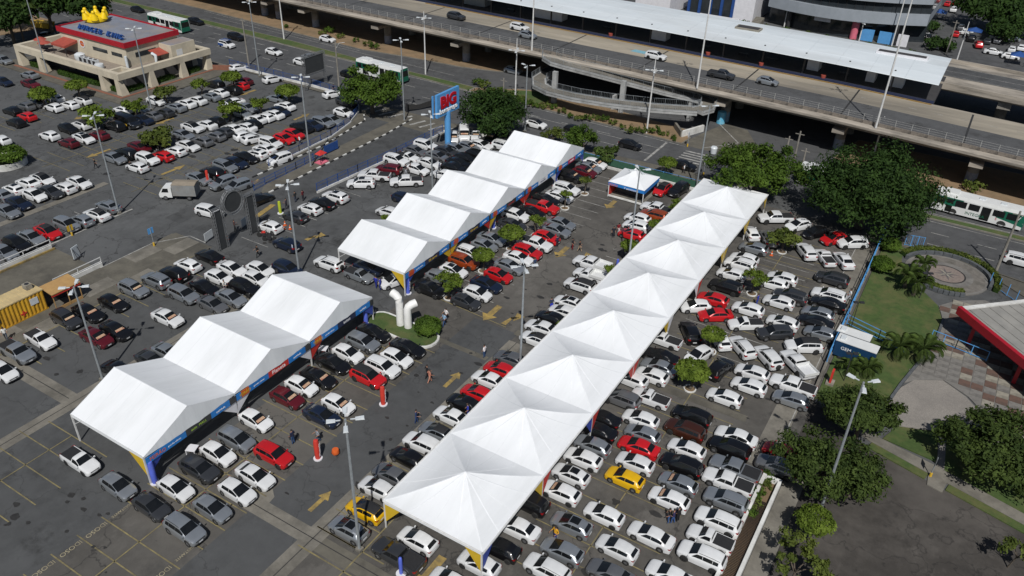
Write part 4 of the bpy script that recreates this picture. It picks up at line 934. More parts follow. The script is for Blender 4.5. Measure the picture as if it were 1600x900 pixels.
def pyramid_tent():
    t = thing('marquee_tent', 'long white marquee of eight pyramid peaks running through the car park', 'tent')
    x0, x1, y0, n, mod, ev, pk = -31.25, -21.7, 34.0, 8, 9.39, 3.15, 4.95
    for k in range(n):
        a, b = y0+k*mod, y0+(k+1)*mod; cx, cy = (x0+x1)/2, (a+b)/2
        q = MB(); cor = [(x0, a), (x1, a), (x1, b), (x0, b)]; N = 8; R_ = 7
        for e in range(4):
            p, r_ = Vector((*cor[e], ev)), Vector((*cor[(e+1) % 4], ev)); top = Vector((cx, cy, pk)); vs = []; fs = []
            for i in range(R_+1):
                v = i/R_
                for j in range(N+1):
                    u = j/N; edge = p.lerp(r_, u); w = edge.lerp(top, v)
                    w.z = ev+(pk-ev)*v**1.38-.06*sin(pi*v)*sin(pi*u)+.02*(1-abs(sin(pi*u*4)))*sin(pi*v)
                    vs.append(w)
            for i in range(R_):
                for j in range(N): kk = i*(N+1)+j; fs.append((kk, kk+1, kk+N+2, kk+N+1))
            q.add(vs, fs)
        q.build('canopy', TENT, t, 22); ln = []
        for e in range(4):
            p, r_ = Vector((*cor[e], ev)), Vector((*cor[(e+1) % 4], ev)); top = Vector((cx, cy, pk))
            for u in (0, .25, .5, .75):
                pts_ = []
                for i in range(R_+1):
                    v = i/R_; w = p.lerp(r_, u).lerp(top, v); w.z = ev+(pk-ev)*v**1.38-.06*sin(pi*v)*sin(pi*u)+.02*sin(pi*v); pts_.append(w)
                ln.append(pts_)
        seam_strips(t, ln)
        for xs, sg in ((x0, -1), (x1, 1)):
            q = MB(); q.box(min(xs, xs+sg*.03), a+.02, ev-.34, max(xs, xs+sg*.03), b-.02, ev+.01); q.build('valance', TENT, t)
            MB().tube([(xs+sg*.09, a, ev+.02), (xs+sg*.09, b, ev+.02)], .07, 6).build('eave_rail', WSTEEL, t)
    for yy in (y0, y0+n*mod): MB().box(x0, yy-.03, ev-.36, x1, yy, ev+.0).build('valance', TENT, t); MB().tube([(x0, yy-.08, ev+.02), (x1, yy-.08, ev+.02)], .07, 6).build('eave_rail', WSTEEL, t)
    dr = [(BANY, CLB), (BANY, BANR), (CLB, BANR), (BANR, BANR), (BANY, BANW), (BANW, BANR), (BANY, BANY), (BANY, BANY), (BANY, None)]
    for k in range(n+1):
        yy = y0+k*mod
        for xx in (x0+.06, x1-.06): MB().box(xx-.06, yy-.06, 0, xx+.06, yy+.06, ev).build('post', WSTEEL, t)
        for xx, sg in ((x1, 1), (x0, -1)):
            c1, c2 = dr[k]
            if k > 0: MB().add([(xx, yy-.08, ev-.3), (xx, yy-1.5, ev-.3), (xx, yy-.08, .8)], [(0, 1, 2)]).build('corner_drape', c1, t)
            if k < n and c2: MB().add([(xx, yy+.08, ev-.3), (xx, yy+1.5, ev-.3), (xx, yy+.08, .8)], [(0, 1, 2)]).build('corner_drape', c2, t)
    for xx, sg, m_ in ((x1, -1, BANY), (x0, 1, BANY)):
        MB().add([(xx, y0, ev-.3), (xx+sg*1.7, y0, ev-.3), (xx, y0, .6)], [(0, 1, 2)]).build('corner_drape', m_, t)
    return t
pyramid_tent()
# ---- small pagoda kiosk
t = thing('kiosk_tent', 'small white pagoda tent with blue and orange fascia on a low white base', 'tent', (-40.4, 104.3, 0)); t.scale = (.9, .9, .92)
q = MB(); hx, hy = 3.25, 3.3; cor = [(-hx, -hy), (hx, -hy), (hx, hy), (-hx, hy)]; prof = [(1, 2.7), (.75, 2.98), (.45, 3.35), (.2, 3.8), (.06, 4.4), (0.001, 4.7)]
for e in range(4):
    a, b = cor[e], cor[(e+1) % 4]; vs = []; fs = []
    for k, z in prof:
        for j in range(9): u = j/8; vs.append(((a[0]+(b[0]-a[0])*u)*k, (a[1]+(b[1]-a[1])*u)*k, z))
    for i in range(len(prof)-1):
        for j in range(8): fs.append((i*9+j, i*9+j+1, i*9+j+10, i*9+j+9))
    q.add(vs, fs)
q.build('canopy', TENT, t, 30)
for sx in (-1, 1):
    for sy in (-1, 1): MB().box(sx*3.1-.06, sy*3.15-.06, 0, sx*3.1+.06, sy*3.15+.06, 2.7).build('post', WSTEEL, t)
o = MB().box(-3.2, -3.24, 2.1, 3.2, -3.19, 2.62).build('fascia_banner', BANB, t)
te = link('lettering', text_mesh('FEIRÃO', .5, .006, OTXT), o); orient(te, (1, 0, 0), (0, 0, 1), (-2.3, -3.25, 2.1))
te = link('lettering', text_mesh('V seminovos', .5, .006, WTXT), o); orient(te, (1, 0, 0), (0, 0, 1), (.9, -3.25, 2.1))
MB().box(3.16, -3.2, 1.95, 3.21, 3.2, 2.62).build('fascia_banner', BANB, t)
MB().box(-3.0, -3.3, .13, 3.0, -3.0, .34).build('base_step', WPAINT, t); MB().box(-3.1, -3.1, 0, 3.1, 3.1, .13).build('base', CONC, t)
MB().box(-2.6, -1.2, .13, 2.4, -.6, 1.15).build('counter', DSTEEL, t); MB().box(-3.05, 2.9, .2, 3.05, 2.98, 1.95).build('back_sheet', BANN, t)
MB().box(-3.05, -3.0, .2, -2.98, 2.9, 1.95).build('side_sheet', BANR, t)

# ============================================================ LAMP POSTS
def head_mesh():
    q = MB(); q.box(.35, -.04, -.03, .75, .04, .03); q.add([(.7, -.16, -.03), (1.35, -.19, -.03), (1.35, .19, -.03), (.7, .16, -.03), (.7, -.13, .06), (1.32, -.15, .09), (1.32, .15, .09), (.7, .13, .06)],
          [(3, 2, 1, 0), (4, 5, 6, 7), (0, 1, 5, 4), (1, 2, 6, 5), (2, 3, 7, 6), (3, 0, 4, 7)]); return q.mesh(LEDM)
HEADM = head_mesh()
def lamp(base, top, label, heads=4, m=STEEL, z=0., rot=.75, w0=.13, hh=None, arms=1.0):
    x, y = G(*base, z); h = hh or height_at(x, y, top[1])-z
    t = thing('lamp_post', label, 'lamp post', (x, y, z), 0, 'car park lamp posts' if m is STEEL else 'white highway lighting masts')
    MB().tube([(0, 0, 0), (0, 0, h*.5), (0, 0, h)], [w0, w0*.85, w0*.62], 8).build('pole', m, t, 40)
    MB().cbox((0, 0, .15), (.5, .5, .3)).build('base_plate', CONC, t)
    for k in range(heads):
        o = link('lamp_head', HEADM, t, (0, 0, h-.05), rot+2*pi*k/heads); o.scale = (arms,)*3
    return t, h
lamp((562, 860), (545, 655), 'four-headed grey lamp post standing by the silver and yellow hatchbacks')
lamp((161, 594), (118, 448), 'four-headed grey lamp post behind the corner of the three-gable marquee')
lamp((186, 334), (147, 180), 'four-headed grey lamp post at the end of the row with a red sedan')
lamp((237, 172), (207, 44), 'four-headed grey lamp post in front of the restaurant corner column')
lamp((75, 116), (38, -12), 'four-headed grey lamp post at the terrace end of the restaurant')
lamp((468, 430), (453, 288), 'four-headed grey lamp post between the black truss gate and the marquees')
lamp((486, 262), (475, 120), 'four-headed grey lamp post on the entrance road divider by the red stand')
lamp((812, 587), (828, 415), 'four-headed grey lamp post beside the grey sedan with a red bow')
lamp((980, 425), (1000, 265), 'four-headed grey lamp post rising beside the long marquee near the pagoda kiosk')
lamp((1281, 800), (1348, 597), 'grey lamp post rising through the tree by the service yard', heads=3)
lamp((676, 302), (674, 178), 'thin grey lamp post in the packed lot beside the blue pylon sign')
lamp((1087, 300), (1108, 165), 'grey lamp post behind the highway end of the long marquee', heads=2)
lamp((632, 190), (628, 62), 'grey lamp post on the entrance divider near the pylon sign')
lamp((406, 120), (389, 3), 'grey lamp post by the white wall above the highway, near the restaurant')
lamp((820, 206), (822, 102), 'grey lamp post rising behind the highway end of the five-gable marquee', heads=3)
# highway masts: white pole carrying on above the ring of floods
def mast(base, cluster_py, top_py, label, z=0., w=.17):
    x, y = G(*base, z); h = height_at(x, y, top_py, hi=45)-z; hc = height_at(x, y, cluster_py, hi=45)-z
    t = thing('lighting_mast', label, 'lamp post', (x, y, z), 0, 'white highway lighting masts')
    MB().tube([(0, 0, 0), (0, 0, h*.6), (0, 0, h)], [w, w*.7, w*.4], 8).build('pole', WSTEEL, t, 40)
    if cluster_py is not None and hc < h:
        q = MB(); q.tube([(.55*cos(a), .55*sin(a), hc) for a in [2*pi*i/10 for i in range(11)]], .05, 5, False); q.bar((-.55, 0, hc), (.55, 0, hc), .08); q.bar((0, -.55, hc), (0, .55, hc), .08)
        q.build('lamp_ring', WSTEEL, t)
        for k in range(4): o = link('lamp_head', HEADM, t, (.2*cos(k*pi/2+.4), .2*sin(k*pi/2+.4), hc+.03), k*pi/2+.4)
mast((444, 62), -25, -45, 'white lighting mast on the grassed median opposite the restaurant')
mast((665, 116), 28, 18, 'white lighting mast on the median near the pylon sign')
mast((805, 156), 79, 60, 'white lighting mast on the verge by the foot of the pedestrian ramp')
mast((1010, 209), 110, 88, 'white lighting mast in front of the pedestrian ramp')
mast((831, 79), -60, -90, 'white lighting mast on the viaduct parapet above the ramp start', 6.8)
mast((1089, 138), -30, -60, 'white lighting mast on the viaduct parapet by the dark pickup', 6.8)
mast((1368, 200), -40, -70, 'tall white lighting mast on the viaduct parapet past the silver hatchback', 6.8)
mast((1365, 242), 197, 182, 'white lighting mast rising behind the big dark tree')
mast((1494, 97), 50, 34, 'white lighting mast by the crossing beyond the station roof end')
mast((1342, 64), 36, 20, 'white lighting mast in front of the office pink column')
mast((1225, 42), 10, -8, 'white lighting mast by the stairs beside the white building')
mast((1177, 34), -40, -60, 'white lighting mast by the white building')
mast((1393, 72), -50, -80, 'white lighting mast behind the station roof, by the office corner')
# concrete utility poles with a curved arm
def upole(base, top, label, arm=None):
    x, y = G(*base); h = height_at(x, y, top[1]); t = thing('utility_pole', label, 'utility pole', (x, y, 0), 0, 'concrete utility poles')
    MB().tube([(0, 0, 0), (0, 0, h)], [.19, .12], 8).build('pole', PIER, t, 40)
    MB().bar((-.7, 0, h-.5), (.7, 0, h-.5), .1).build('crossarm', PIER, t)
    if arm: MB().tube([(0, 0, h-1.5), (arm*.6, .4, h-.4), (arm*1.6, .9, h-.2)], .04, 6).build('lamp_arm', WSTEEL, t)
upole((389, 102), (380, 28), 'concrete utility pole by the white wall next to the passing bus')
upole((530, 137), (523, 64), 'concrete utility pole with a lamp arm by the parking wall and tree', 1)
upole((786, 176), (785, 122), 'concrete utility pole standing in the tree by the pylon sign')
upole((1556, 424), (1583, 330), 'leaning-looking concrete street pole on the pavement beside the round court', 1)
upole((1236, 270), (1243, 205), 'concrete pole behind the broad tree at the underpass mouth')
upole((1252, 265), (1259, 232), 'short concrete pole with hardware behind the broad tree')
upole((1229, 235), (1232, 213), 'short thin pole at the underpass mouth')
upole((1478, 86), (1492, 32), 'concrete utility pole by the planted corner behind the station roof')

# ============================================================ VIADUCT AND STATION
VX = [-420, -200, -110, -60, -22, 8, 40, 400]
VY = [149, 142.5, 140.0, 138.6, 136.6, 133.4, 130.0, 92]
def vy(x):
    return float(np.interp(x, VX, VY))
XS = sorted(set(VX+list(range(-200, 60, 10))))
DZ = 6.8
def ribbon(mb, o0, z0, o1, z1, xs):
    vs = []; fs = []
    for x in xs: vs += [(x, vy(x)+o0, z0), (x, vy(x)+o1, z1)]
    for i in range(len(xs)-1): fs.append((2*i, 2*i+2, 2*i+3, 2*i+1))
    return mb.add(vs, fs)
def ext(name, prof, m, parent=None, xs=XS):
    mb = MB()
    for (a, za), (b, zb) in zip(prof, prof[1:]+prof[:1]): ribbon(mb, a, za, b, zb, xs)
    k = len(prof)
    for x, fl in ((xs[0], 0), (xs[-1], 1)):
        ps = [(x, vy(x)+o, z) for o, z in prof]; mb.add(ps if fl else ps[::-1], [tuple(range(k))])
    return mb.build(name, m, parent)
via = thing('viaduct', 'long concrete road viaduct with railed parapet and single round piers', 'viaduct', (0, 0, 0))
ext('deck', [(1.2, 5.9), (.2, 6.1), (.0, 6.25), (.0, 6.62), (.25, 6.76), (19.6, 6.76), (19.6, 6.1), (18, 5.7)], CONCV, via)
ext('girder', [(3.0, 4.9), (3.0, 5.9), (8.2, 5.9), (8.2, 4.9)], CONCV, via); ext('girder', [(12, 4.9), (12, 5.9), (17, 5.9), (17, 4.9)], CONCV, via)
mb = MB(); ribbon(mb, 2.4, 6.785, 11.2, 6.785, XS); mb.build('asphalt_lanes', A_HW, via)
mb = MB(); ribbon(mb, 11.2, 6.79, 19.2, 6.79, XS); mb.build('concrete_lanes', CONCD, via)
xs_st = [x for x in XS if -121 <= x <= -6]+[-6.6]; xs_st = sorted(set(xs_st))
mb = MB(); ribbon(mb, 18.75, 6.80, 18.95, 6.80, xs_st); ribbon(mb, 19.2, 6.80, 19.38, 6.80, xs_st); mb.build('edge_line', mat('edge_yellow', (.48, .27, .03), (.32, .18, .03), 2, .7), via)
mb = MB(); ribbon(mb, 18.95, 6.798, 19.2, 6.798, xs_st); mb.build('edge_line', BLK, via)
mb = MB()
for jx in range(-190, 60, 19):
    mb.add([(jx, vy(jx)+2.3, 6.806), (jx+.3, vy(jx)+2.3, 6.806), (jx+.3, vy(jx)+18.6, 6.806), (jx, vy(jx)+18.6, 6.806)], [(0, 1, 2, 3)])
mb.build('expansion_joints', BLK, via)
mb = MB()
for i in range(40):
    x = -140+i*4.2; y = vy(x)+14.6; line(mb, (x, y), (x+1.4, vy(x+1.4)+14.6), .13, 6.802)
mb.build('lane_dashes', WMARK, via)
xi, yi = G(1001, 81, 6.8); MB().add([(xi-2, yi-.8, 6.803), (xi+1.6, yi-1, 6.803), (xi+2, yi+.8, 6.803), (xi-1.6, yi+1, 6.803)], [(0, 1, 2, 3)]).build('painted_panel', mat('road_blue', (.10, .32, .42), (.25, .40, .45), 3, .8), via)
# parapet of separate blocks with a steel railing
x = -190.
blk = MB().box(-1.22, -.12, 0, 1.22, .12, .55).mesh(mat('parapet_stained', (.22, .19, .16), (.13, .115, .10), 1.5, .9, c3=(.04, .038, .035), s3=.8, amt3=.9))
RAILM = mat('railing_steel', (.42, .42, .40), (.3, .3, .29), 3, .5)
pst = MB().box(-.035, -.035, 0, .035, .035, 1.5).mesh(RAILM)
while x < 24:
    a = atan2(vy(x+2.5)-vy(x), 2.5)
    link('parapet_block', blk, via, (x+1.25, vy(x+1.25)+1.55, 6.76), a)
    link('railing_post', pst, via, (x, vy(x)+1.75, 6.8)); x += 2.5
for zz in (7.55, 7.9, 8.25):
    MB().tube([(q_, vy(q_)+1.75, zz) for q_ in XS if -200 <= q_ <= 40], .014, 4).build('railing_rail', RAILM, via)
for bx, by in ((353, 52), (481, 46), (595, 72), (716, 101), (1130, 190), (1302, 241), (1514, 286), (430, 20)):
    X, Y = G(bx, by); Y = vy(X)+5.6
    p = MB().tube([(X, Y, -.1), (X, Y, 4.2)], [.85, .85], 16); po = p.build('pier', PIER, via, 40)
    MB().prism([(X-1.0, Y-4.6), (X+1.0, Y-4.6), (X+1.0, Y+12), (X-1.0, Y+12)], 4.2, 4.9).build('pier_cap', CONCV, po)
    MB().tube([(X, Y, .0), (X, Y, 1.9)], .865, 16).build('mural', mat('mural_%d' % bx, (.30, .31, .33), (.12, .16, .24) if bx not in (1130,) else (.05, .35, .6), 2.2, .8), po)
    MB().tube([(X, Y+9, -.1), (X, Y+9, 4.2)], .85, 12).build('pier', PIER, via, 40)
# station: platform, columns, long white roof
st = thing('bus_station', 'long bus station with white sheet roof and dark open platform on the viaduct', 'station')
def sv(x): return vy(x)+19.6
xs2 = [-124]+[x for x in range(-120, -6, 6)]+[-6.4]
mb = MB(); vs = []
for x in xs2: vs += [(x, sv(x), 7.02), (x, sv(x)+18, 7.02), (x, sv(x), 6.1), (x, sv(x)+18, 6.1)]
fs = []
for i in range(len(xs2)-1):
    a = 4*i; fs += [(a, a+4, a+5, a+1), (a+2, a+6, a+4, a), (a+1, a+5, a+7, a+3), (a+3, a+7, a+6, a+2)]
e = 4*(len(xs2)-1); fs += [(e, e+2, e+3, e+1), (0, 1, 3, 2)]
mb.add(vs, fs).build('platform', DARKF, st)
rp = [(-1.2, 10.55), (3, 10.95), (8, 11.2), (13, 11.1), (16.6, 10.85)]
for i in range(len(xs2)-1):         # roof in sheet bays, each its own panel run
    for (o0, z0), (o1, z1) in zip(rp[:-1], rp[1:]):
        a, b = xs2[i]+.012, xs2[i+1]-.012
        MB().add([(a, sv(a)+o0+.10, z0), (b, sv(b)+o0+.10, z0), (b, sv(b)+o1, z1), (a, sv(a)+o1, z1), (a, sv(a)+o0+.03, z0-.12), (b, sv(b)+o0+.03, z0-.12), (b, sv(b)+o1, z1-.12), (a, sv(a)+o1, z1-.12)],
                 [(0, 1, 2, 3), (7, 6, 5, 4), (4, 5, 1, 0), (5, 6, 2, 1), (6, 7, 3, 2), (7, 4, 0, 3)]).build('roof_sheet', ROOFW, st)
for x in range(-118, -8, 8):
    for oo in (1.2, 13): MB().box(x-.14, sv(x)+oo-.14, 7.02, x+.14, sv(x)+oo+.14, 10.9).build('column', DSTEEL, st)
for i, x in enumerate((-112, -92, -63.2, -30, -19, -15)):
    w = (6, 7, 3.4, 2.2, 1.6, 2.6)[i]; MB().box(x, sv(x)+4.2, 7.02, x+w, sv(x)+7, 9.8).build('kiosk_box', BANW if i != 0 else STEEL, st)
for x in (-100, -75, -52, -44, -38, -24):
    q = MB(); q.box(x, sv(x)+5, 7.4, x+1.8, sv(x)+5.5, 7.5); q.box(x, sv(x)+5, 7.02, x+.1, sv(x)+5.5, 7.4); q.box(x+1.7, sv(x)+5, 7.02, x+1.8, sv(x)+5.5, 7.4); q.build('platform_bench', DSTEEL, st)
MB().box(-122, sv(-60)+14.6, 7.0, -20, sv(-60)+14.9, 8.1).build('back_railing', DSTEEL, st)
for x, y, w_, d_ in ((-46.5, 8, 5, 2.6), (-19, 9, 9, 2.2)):
    q = MB().box(x, sv(x)+y, 11.1, x+w_, sv(x)+y+d_, 11.55).build('roof_vent', TILEW if x < -40 else BANW, st); MB().box(x+.3, sv(x)+y+.3, 11.5, x+w_-.3, sv(x)+y+d_-.3, 11.575).build('vent_grille', DARKF, q)
for x in (-71, -49, -38, -26):
    q = MB().lathe([(.42, 7.02), (.5, 7.6), (.46, 7.62)], 12, (x, sv(x)+.9)); q.build('litter_bin', AWN, st, 40)
# blue dock kerb
mb = MB()
for i in range(len(xs2)-1): a, b = xs2[i], xs2[i+1]; mb.add([(a, sv(a)-.02, 6.8), (b, sv(b)-.02, 6.8), (b, sv(b)-.02, 7.04), (a, sv(a)-.02, 7.04), (a, sv(a)+.9, 7.04), (b, sv(b)+.9, 7.04)], [(0, 1, 2, 3), (3, 2, 5, 4)])
mb.build('platform_edge', BANN, st)
# second viaduct behind, to the right of the station
v2 = thing('viaduct', 'second concrete viaduct carrying on past the white station roof end', 'viaduct')
xs3 = [-300, -120, -6, 8, 30, 60, 400]
ext('deck', [(33.5, 5.6), (32.5, 6.1), (32.5, 7.3), (32.8, 7.3), (32.8, 6.8), (50, 6.8), (50, 7.4), (50.3, 7.4), (50.3, 6.0)], CONCV, v2, xs3)
mb = MB(); ribbon(mb, 39, 6.83, 46.5, 6.83, xs3); mb.build('asphalt_lanes', A_HW, v2)
for yy in (39.3, 42.7, 46.2):
    mb = MB(); ribbon(mb, yy, 6.85, yy+.14, 6.85, xs3); mb.build('lane_line', WMARK, v2)
for x in (4.5, 36, 68): MB().prism([(x-1.1, vy(x)+33.4), (x+1.1, vy(x)+33.4), (x+1.1, vy(x)+49), (x-1.1, vy(x)+49)], 4.4, 5.6).build('pier_cap', PIER, v2); MB().tube([(x, vy(x)+40, 0), (x, vy(x)+40, 4.4)], 1., 14).build('pier', PIER, v2, 40)

# ============================================================ PEDESTRIAN RAMP
rt = thing('pedestrian_ramp', 'grey switchback pedestrian ramp with mesh railings climbing to the viaduct', 'footbridge')
def rp_(px_, py_, z): x, y = G(px_, py_, z); return (x, y, z)
low = [rp_(1090, 171, 4.1), rp_(1020, 166, 3.85), rp_(950, 158, 3.5), rp_(900, 150, 3.2), rp_(862, 141, 2.95), rp_(843, 132, 2.8), rp_(842, 122, 2.7), rp_(856, 113, 2.6)]
end = [rp_(1090, 171, 4.1), rp_(1105, 167, 4.15), rp_(1108, 160, 4.2), rp_(1100, 154, 4.25), rp_(1085, 150, 4.3)]
up_ = [rp_(1085, 150, 4.3), rp_(1040, 140, 4.8), rp_(990, 127, 5.35), rp_(940, 114, 5.9), rp_(885, 100, 6.4), rp_(868, 95, 6.55), rp_(858, 89, 6.6), rp_(860, 84, 6.7)]
def rampway(path, w, name):
    n = len(path); L_ = []; R_ = []
    for i in range(n):
        a, b = Vector(path[max(0, i-1)]), Vector(path[min(n-1, i+1)]); d = (b-a); d.z = 0; d.normalize(); nn = Vector((-d.y, d.x, 0))
        p = Vector(path[i]); L_.append(p+nn*w/2); R_.append(p-nn*w/2)
    mb = MB(); vs = []; fs = []
    for l, r in zip(L_, R_):
        vs += [l, r, r-Vector((0, 0, .7)), l-Vector((0, 0, .7))]
    for i in range(n-1):
        a = 4*i; fs += [(a, a+1, a+5, a+4), (a+1, a+2, a+6, a+5), (a+2, a+3, a+7, a+6), (a+3, a, a+4, a+7)]
    fs += [(0, 3, 2, 1), (4*n-4, 4*n-3, 4*n-2, 4*n-1)]
    mb.add(vs, fs); o = mb.build('walkway', RAMPG, rt)
    MB().add([v+Vector((0, 0, .012)) for lr in zip([l.lerp(r, .12) for l, r in zip(L_, R_)], [l.lerp(r, .88) for l, r in zip(L_, R_)]) for v in lr],
             [(2*i, 2*i+1, 2*i+3, 2*i+2) for i in range(n-1)]).build('walking_surface', CONC, o)
    for side in (L_, R_):
        q = MB()
        q.tube([v+Vector((0, 0, 1.05)) for v in side], .03, 5); q.tube([v+Vector((0, 0, .12)) for v in side], .025, 5); q.build('handrail', STEEL, o)
        q = MB(); q2 = MB()
        for a, b in zip(side[:-1], side[1:]):
            k = max(1, int((b-a).length/.32))
            for i in range(k):
                p = a.lerp(b, i/k); (q2 if i % 6 == 0 else q).bar(p+Vector((0, 0, .05)), p+Vector((0, 0, 1.05)), .05 if i % 6 == 0 else .018)
        o3 = q2.build('railing_posts', STEEL, o); o3['kind'] = 'stuff'; o2 = q.build('railing_bars', STEEL, o); o2['kind'] = 'stuff'
        q = MB(); q.tube([v-Vector((0, 0, .28)) for v in side], .03, 4); q.build('edge_conduit', DSTEEL, o)
rampway(low, 2.9, 'lower'); rampway(end, 2.9, 'turn'); rampway(up_, 2.9, 'upper')
for px_, py_, z in ((866, 137, 4.5), (972, 152, 4.9)):
    X, Y = G(px_, py_, 3.1); MB().box(X-.45, Y-.2, 0, X+.45, Y+.5, 6.2).build('pier', RAMPG, rt)
for px_, py_, z in ((850, 146, 2.2), (956, 168, 2.8), (1074, 184, 3.4)):
    X, Y = G(px_, py_, .6); MB().box(X-.25, Y+.2, 0, X+.25, Y+1.4, z).build('pier', RAMPG, rt)
for px_, py_ in ((1075, 150), (974, 122), (866, 95)):
    pass
X, Y = G(1089, 190, 0); q = MB()
t0 = thing('retaining_wall', 'pale low retaining wall at the end of the ramp verge', 'wall', (0, 0, 0))
x0, y0 = G(1064, 215); x1, y1 = G(1098, 205)
MB().bar((x0, y0, .6), (x1, y1, .6), .4, 1.2).build('wall_face', WPAINT, t0); MB().bar((x0, y0, .6), (x0-2.5, y0+3.4, .6), .4, 1.2).build('wall_face', CONC, t0)

# ============================================================ RESTAURANT
rs = thing('restaurant', 'cream restaurant with a red roof band, open beam frame and roof terrace', 'restaurant')
X0, X1, Y0, Y1, ZB = -170.6, -137.6, 87.6, 109.2, 4.3
def rb(name, m, *b, par=None): return MB().box(*b).build(name, m, par or rs)
for b in ((X0, Y0, 3.1, X1, Y0+.9, ZB), (X0, Y1-.9, 3.1, X1, Y1, ZB), (X0, Y0+.9, 3.1, X0+.9, Y1-.9, ZB), (X1-.9, Y0+.9, 3.1, X1, Y1-.9, ZB)): rb('frame_beam', CREAM, *b)
for x in (X0, -163.4, -143.7, X1): 
    for y, s_ in ((Y0, 1), (Y1, -1)):
        q = MB(); w = 1.5; xx = min(x, X1-w) if x > -150 and x == X1 else x
        q.add([(xx-.15 if x != X1 else X1-w, y-.003*s_, .1), (xx+w, y-.003*s_, .1), (xx+w, y+s_*1.6, .1), (xx-.15 if x != X1 else X1-w, y+s_*1.6, .1), (xx, y, 3.1), (xx+1.0, y, 3.1), (xx+1.0, y+s_*.9, 3.1), (xx, y+s_*.9, 3.1)],
              [(3, 2, 1, 0), (4, 5, 6, 7), (0, 1, 5, 4), (1, 2, 6, 5), (2, 3, 7, 6), (3, 0, 4, 7)]); q.build('frame_column', CREAM, rs)
for y in (94.0, 101.3):
    for x in (X0, X1-.9): 
        q = MB().add([(x-.0, y, .1), (x+1.1, y, .1), (x+1.1, y+1.6, .1), (x, y+1.6, .1), (x, y+.2, 3.1), (x+.9, y+.2, 3.1), (x+.9, y+1.2, 3.1), (x, y+1.2, 3.1)], [(3, 2, 1, 0), (4, 5, 6, 7), (0, 1, 5, 4), (1, 2, 6, 5), (2, 3, 7, 6), (3, 0, 4, 7)]); q.build('frame_column', CREAM, rs)
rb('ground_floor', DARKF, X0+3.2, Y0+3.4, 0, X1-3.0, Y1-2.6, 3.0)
rb('terrace', mat('terrace_floor', (.26, .22, .18), (.20, .17, .14), 1, .9), X0+.9, Y0+.9, 3.0, X1-3.8, Y1-.9, 3.28)
for i in range(7):
    x = X0+4.5+i*3.7
    if i % 2 == 0: rb('ground_window', WINB, x, Y0+3.36, .8, x+2.6, Y0+3.42, 2.6)
rb('corner_beam', CREAM, X1-4.6, Y0+.9, 3.28, X1-4.0, Y0+4.2, 4.05); rb('corner_beam', CREAM, X1-4.0, Y0+3.6, 3.28, X1-.9, Y0+4.2, 4.05)
rb('corner_beam', CREAM, X1-4.4, Y1-4.2, 3.28, X1-.9, Y1-3.6, 4.05)
U = (-163.2, -142.6, 93.6, 105.6)
up = rb('upper_floor', CREAM, U[0], U[2], 3.28, U[1], U[3], 7.0)
red = rb('roof_band', REDB, U[0]-.35, U[2]-.35, 7.0, U[1]+.35, U[3]+.35, 7.75)
rb('roof_deck', ROOFG, U[0], U[2], 7.75, U[1], U[3], 7.79, par=red)
for b in ((U[0]-.35, U[2]-.35, 7.75, U[1]+.35, U[2]-.1, 8.0), (U[0]-.35, U[3]+.1, 7.75, U[1]+.35, U[3]+.35, 8.0), (U[0]-.35, U[2]-.1, 7.75, U[0]-.1, U[3]+.1, 8.0), (U[1]+.1, U[2]-.1, 7.75, U[1]+.35, U[3]+.1, 8.0)): rb('parapet', REDB, *b, par=red)
# roof letters seen from above, blue
word = 'BURGER KING'; x = U[0]+5.2
for i, ch in enumerate(word):
    if ch != ' ':
        o = link('roof_letter', text_mesh(ch, 1.35, .26, BLUE, bold=.03), red); orient(o, (1, 0, 0), (0, .62, .78), (x, U[2]+1.2, 7.95))
        MB().bar((x, U[2]+1.4, 7.8), (x, U[2]+2.0, 8.9), .07).build('letter_strut', DSTEEL, o) if False else None
    x += 1.28
for b in ((-153.0, 4.9, 4.5), (-147.2, 4.9, 3.2)): rb('window', WINB, b[0], U[2]-.04, b[1], b[0]+b[2], U[2]+.02, 5.6)
rb('window', WINB, U[1]-.02, 95.5, 4.8, U[1]+.05, 100.2, 5.7)
q = MB(); q.add([(-156.3+.85*cos(2*pi*i/20), U[2]-.07, 5.6+.85*sin(2*pi*i/20)) for i in range(20)], [tuple(range(20))]); dd = q.build('wall_emblem', BANW, rs)
MB().add([(-156.3+.62*cos(pi*i/10), U[2]-.085, 5.68+.5*sin(pi*i/10)) for i in range(11)], [tuple(range(11))]).build('emblem_top', BANO, dd)
MB().add([(-156.3-.62*cos(pi*i/10), U[2]-.085, 5.5-.5*sin(pi*i/10)) for i in range(11)], [tuple(range(11))]).build('emblem_base', BANO, dd)
te = link('lettering', text_mesh('BURGER KING', .2, .004, RTXT), dd); orient(te, (1, 0, 0), (0, 0, 1), (-156.3, U[2]-.09, 5.53))
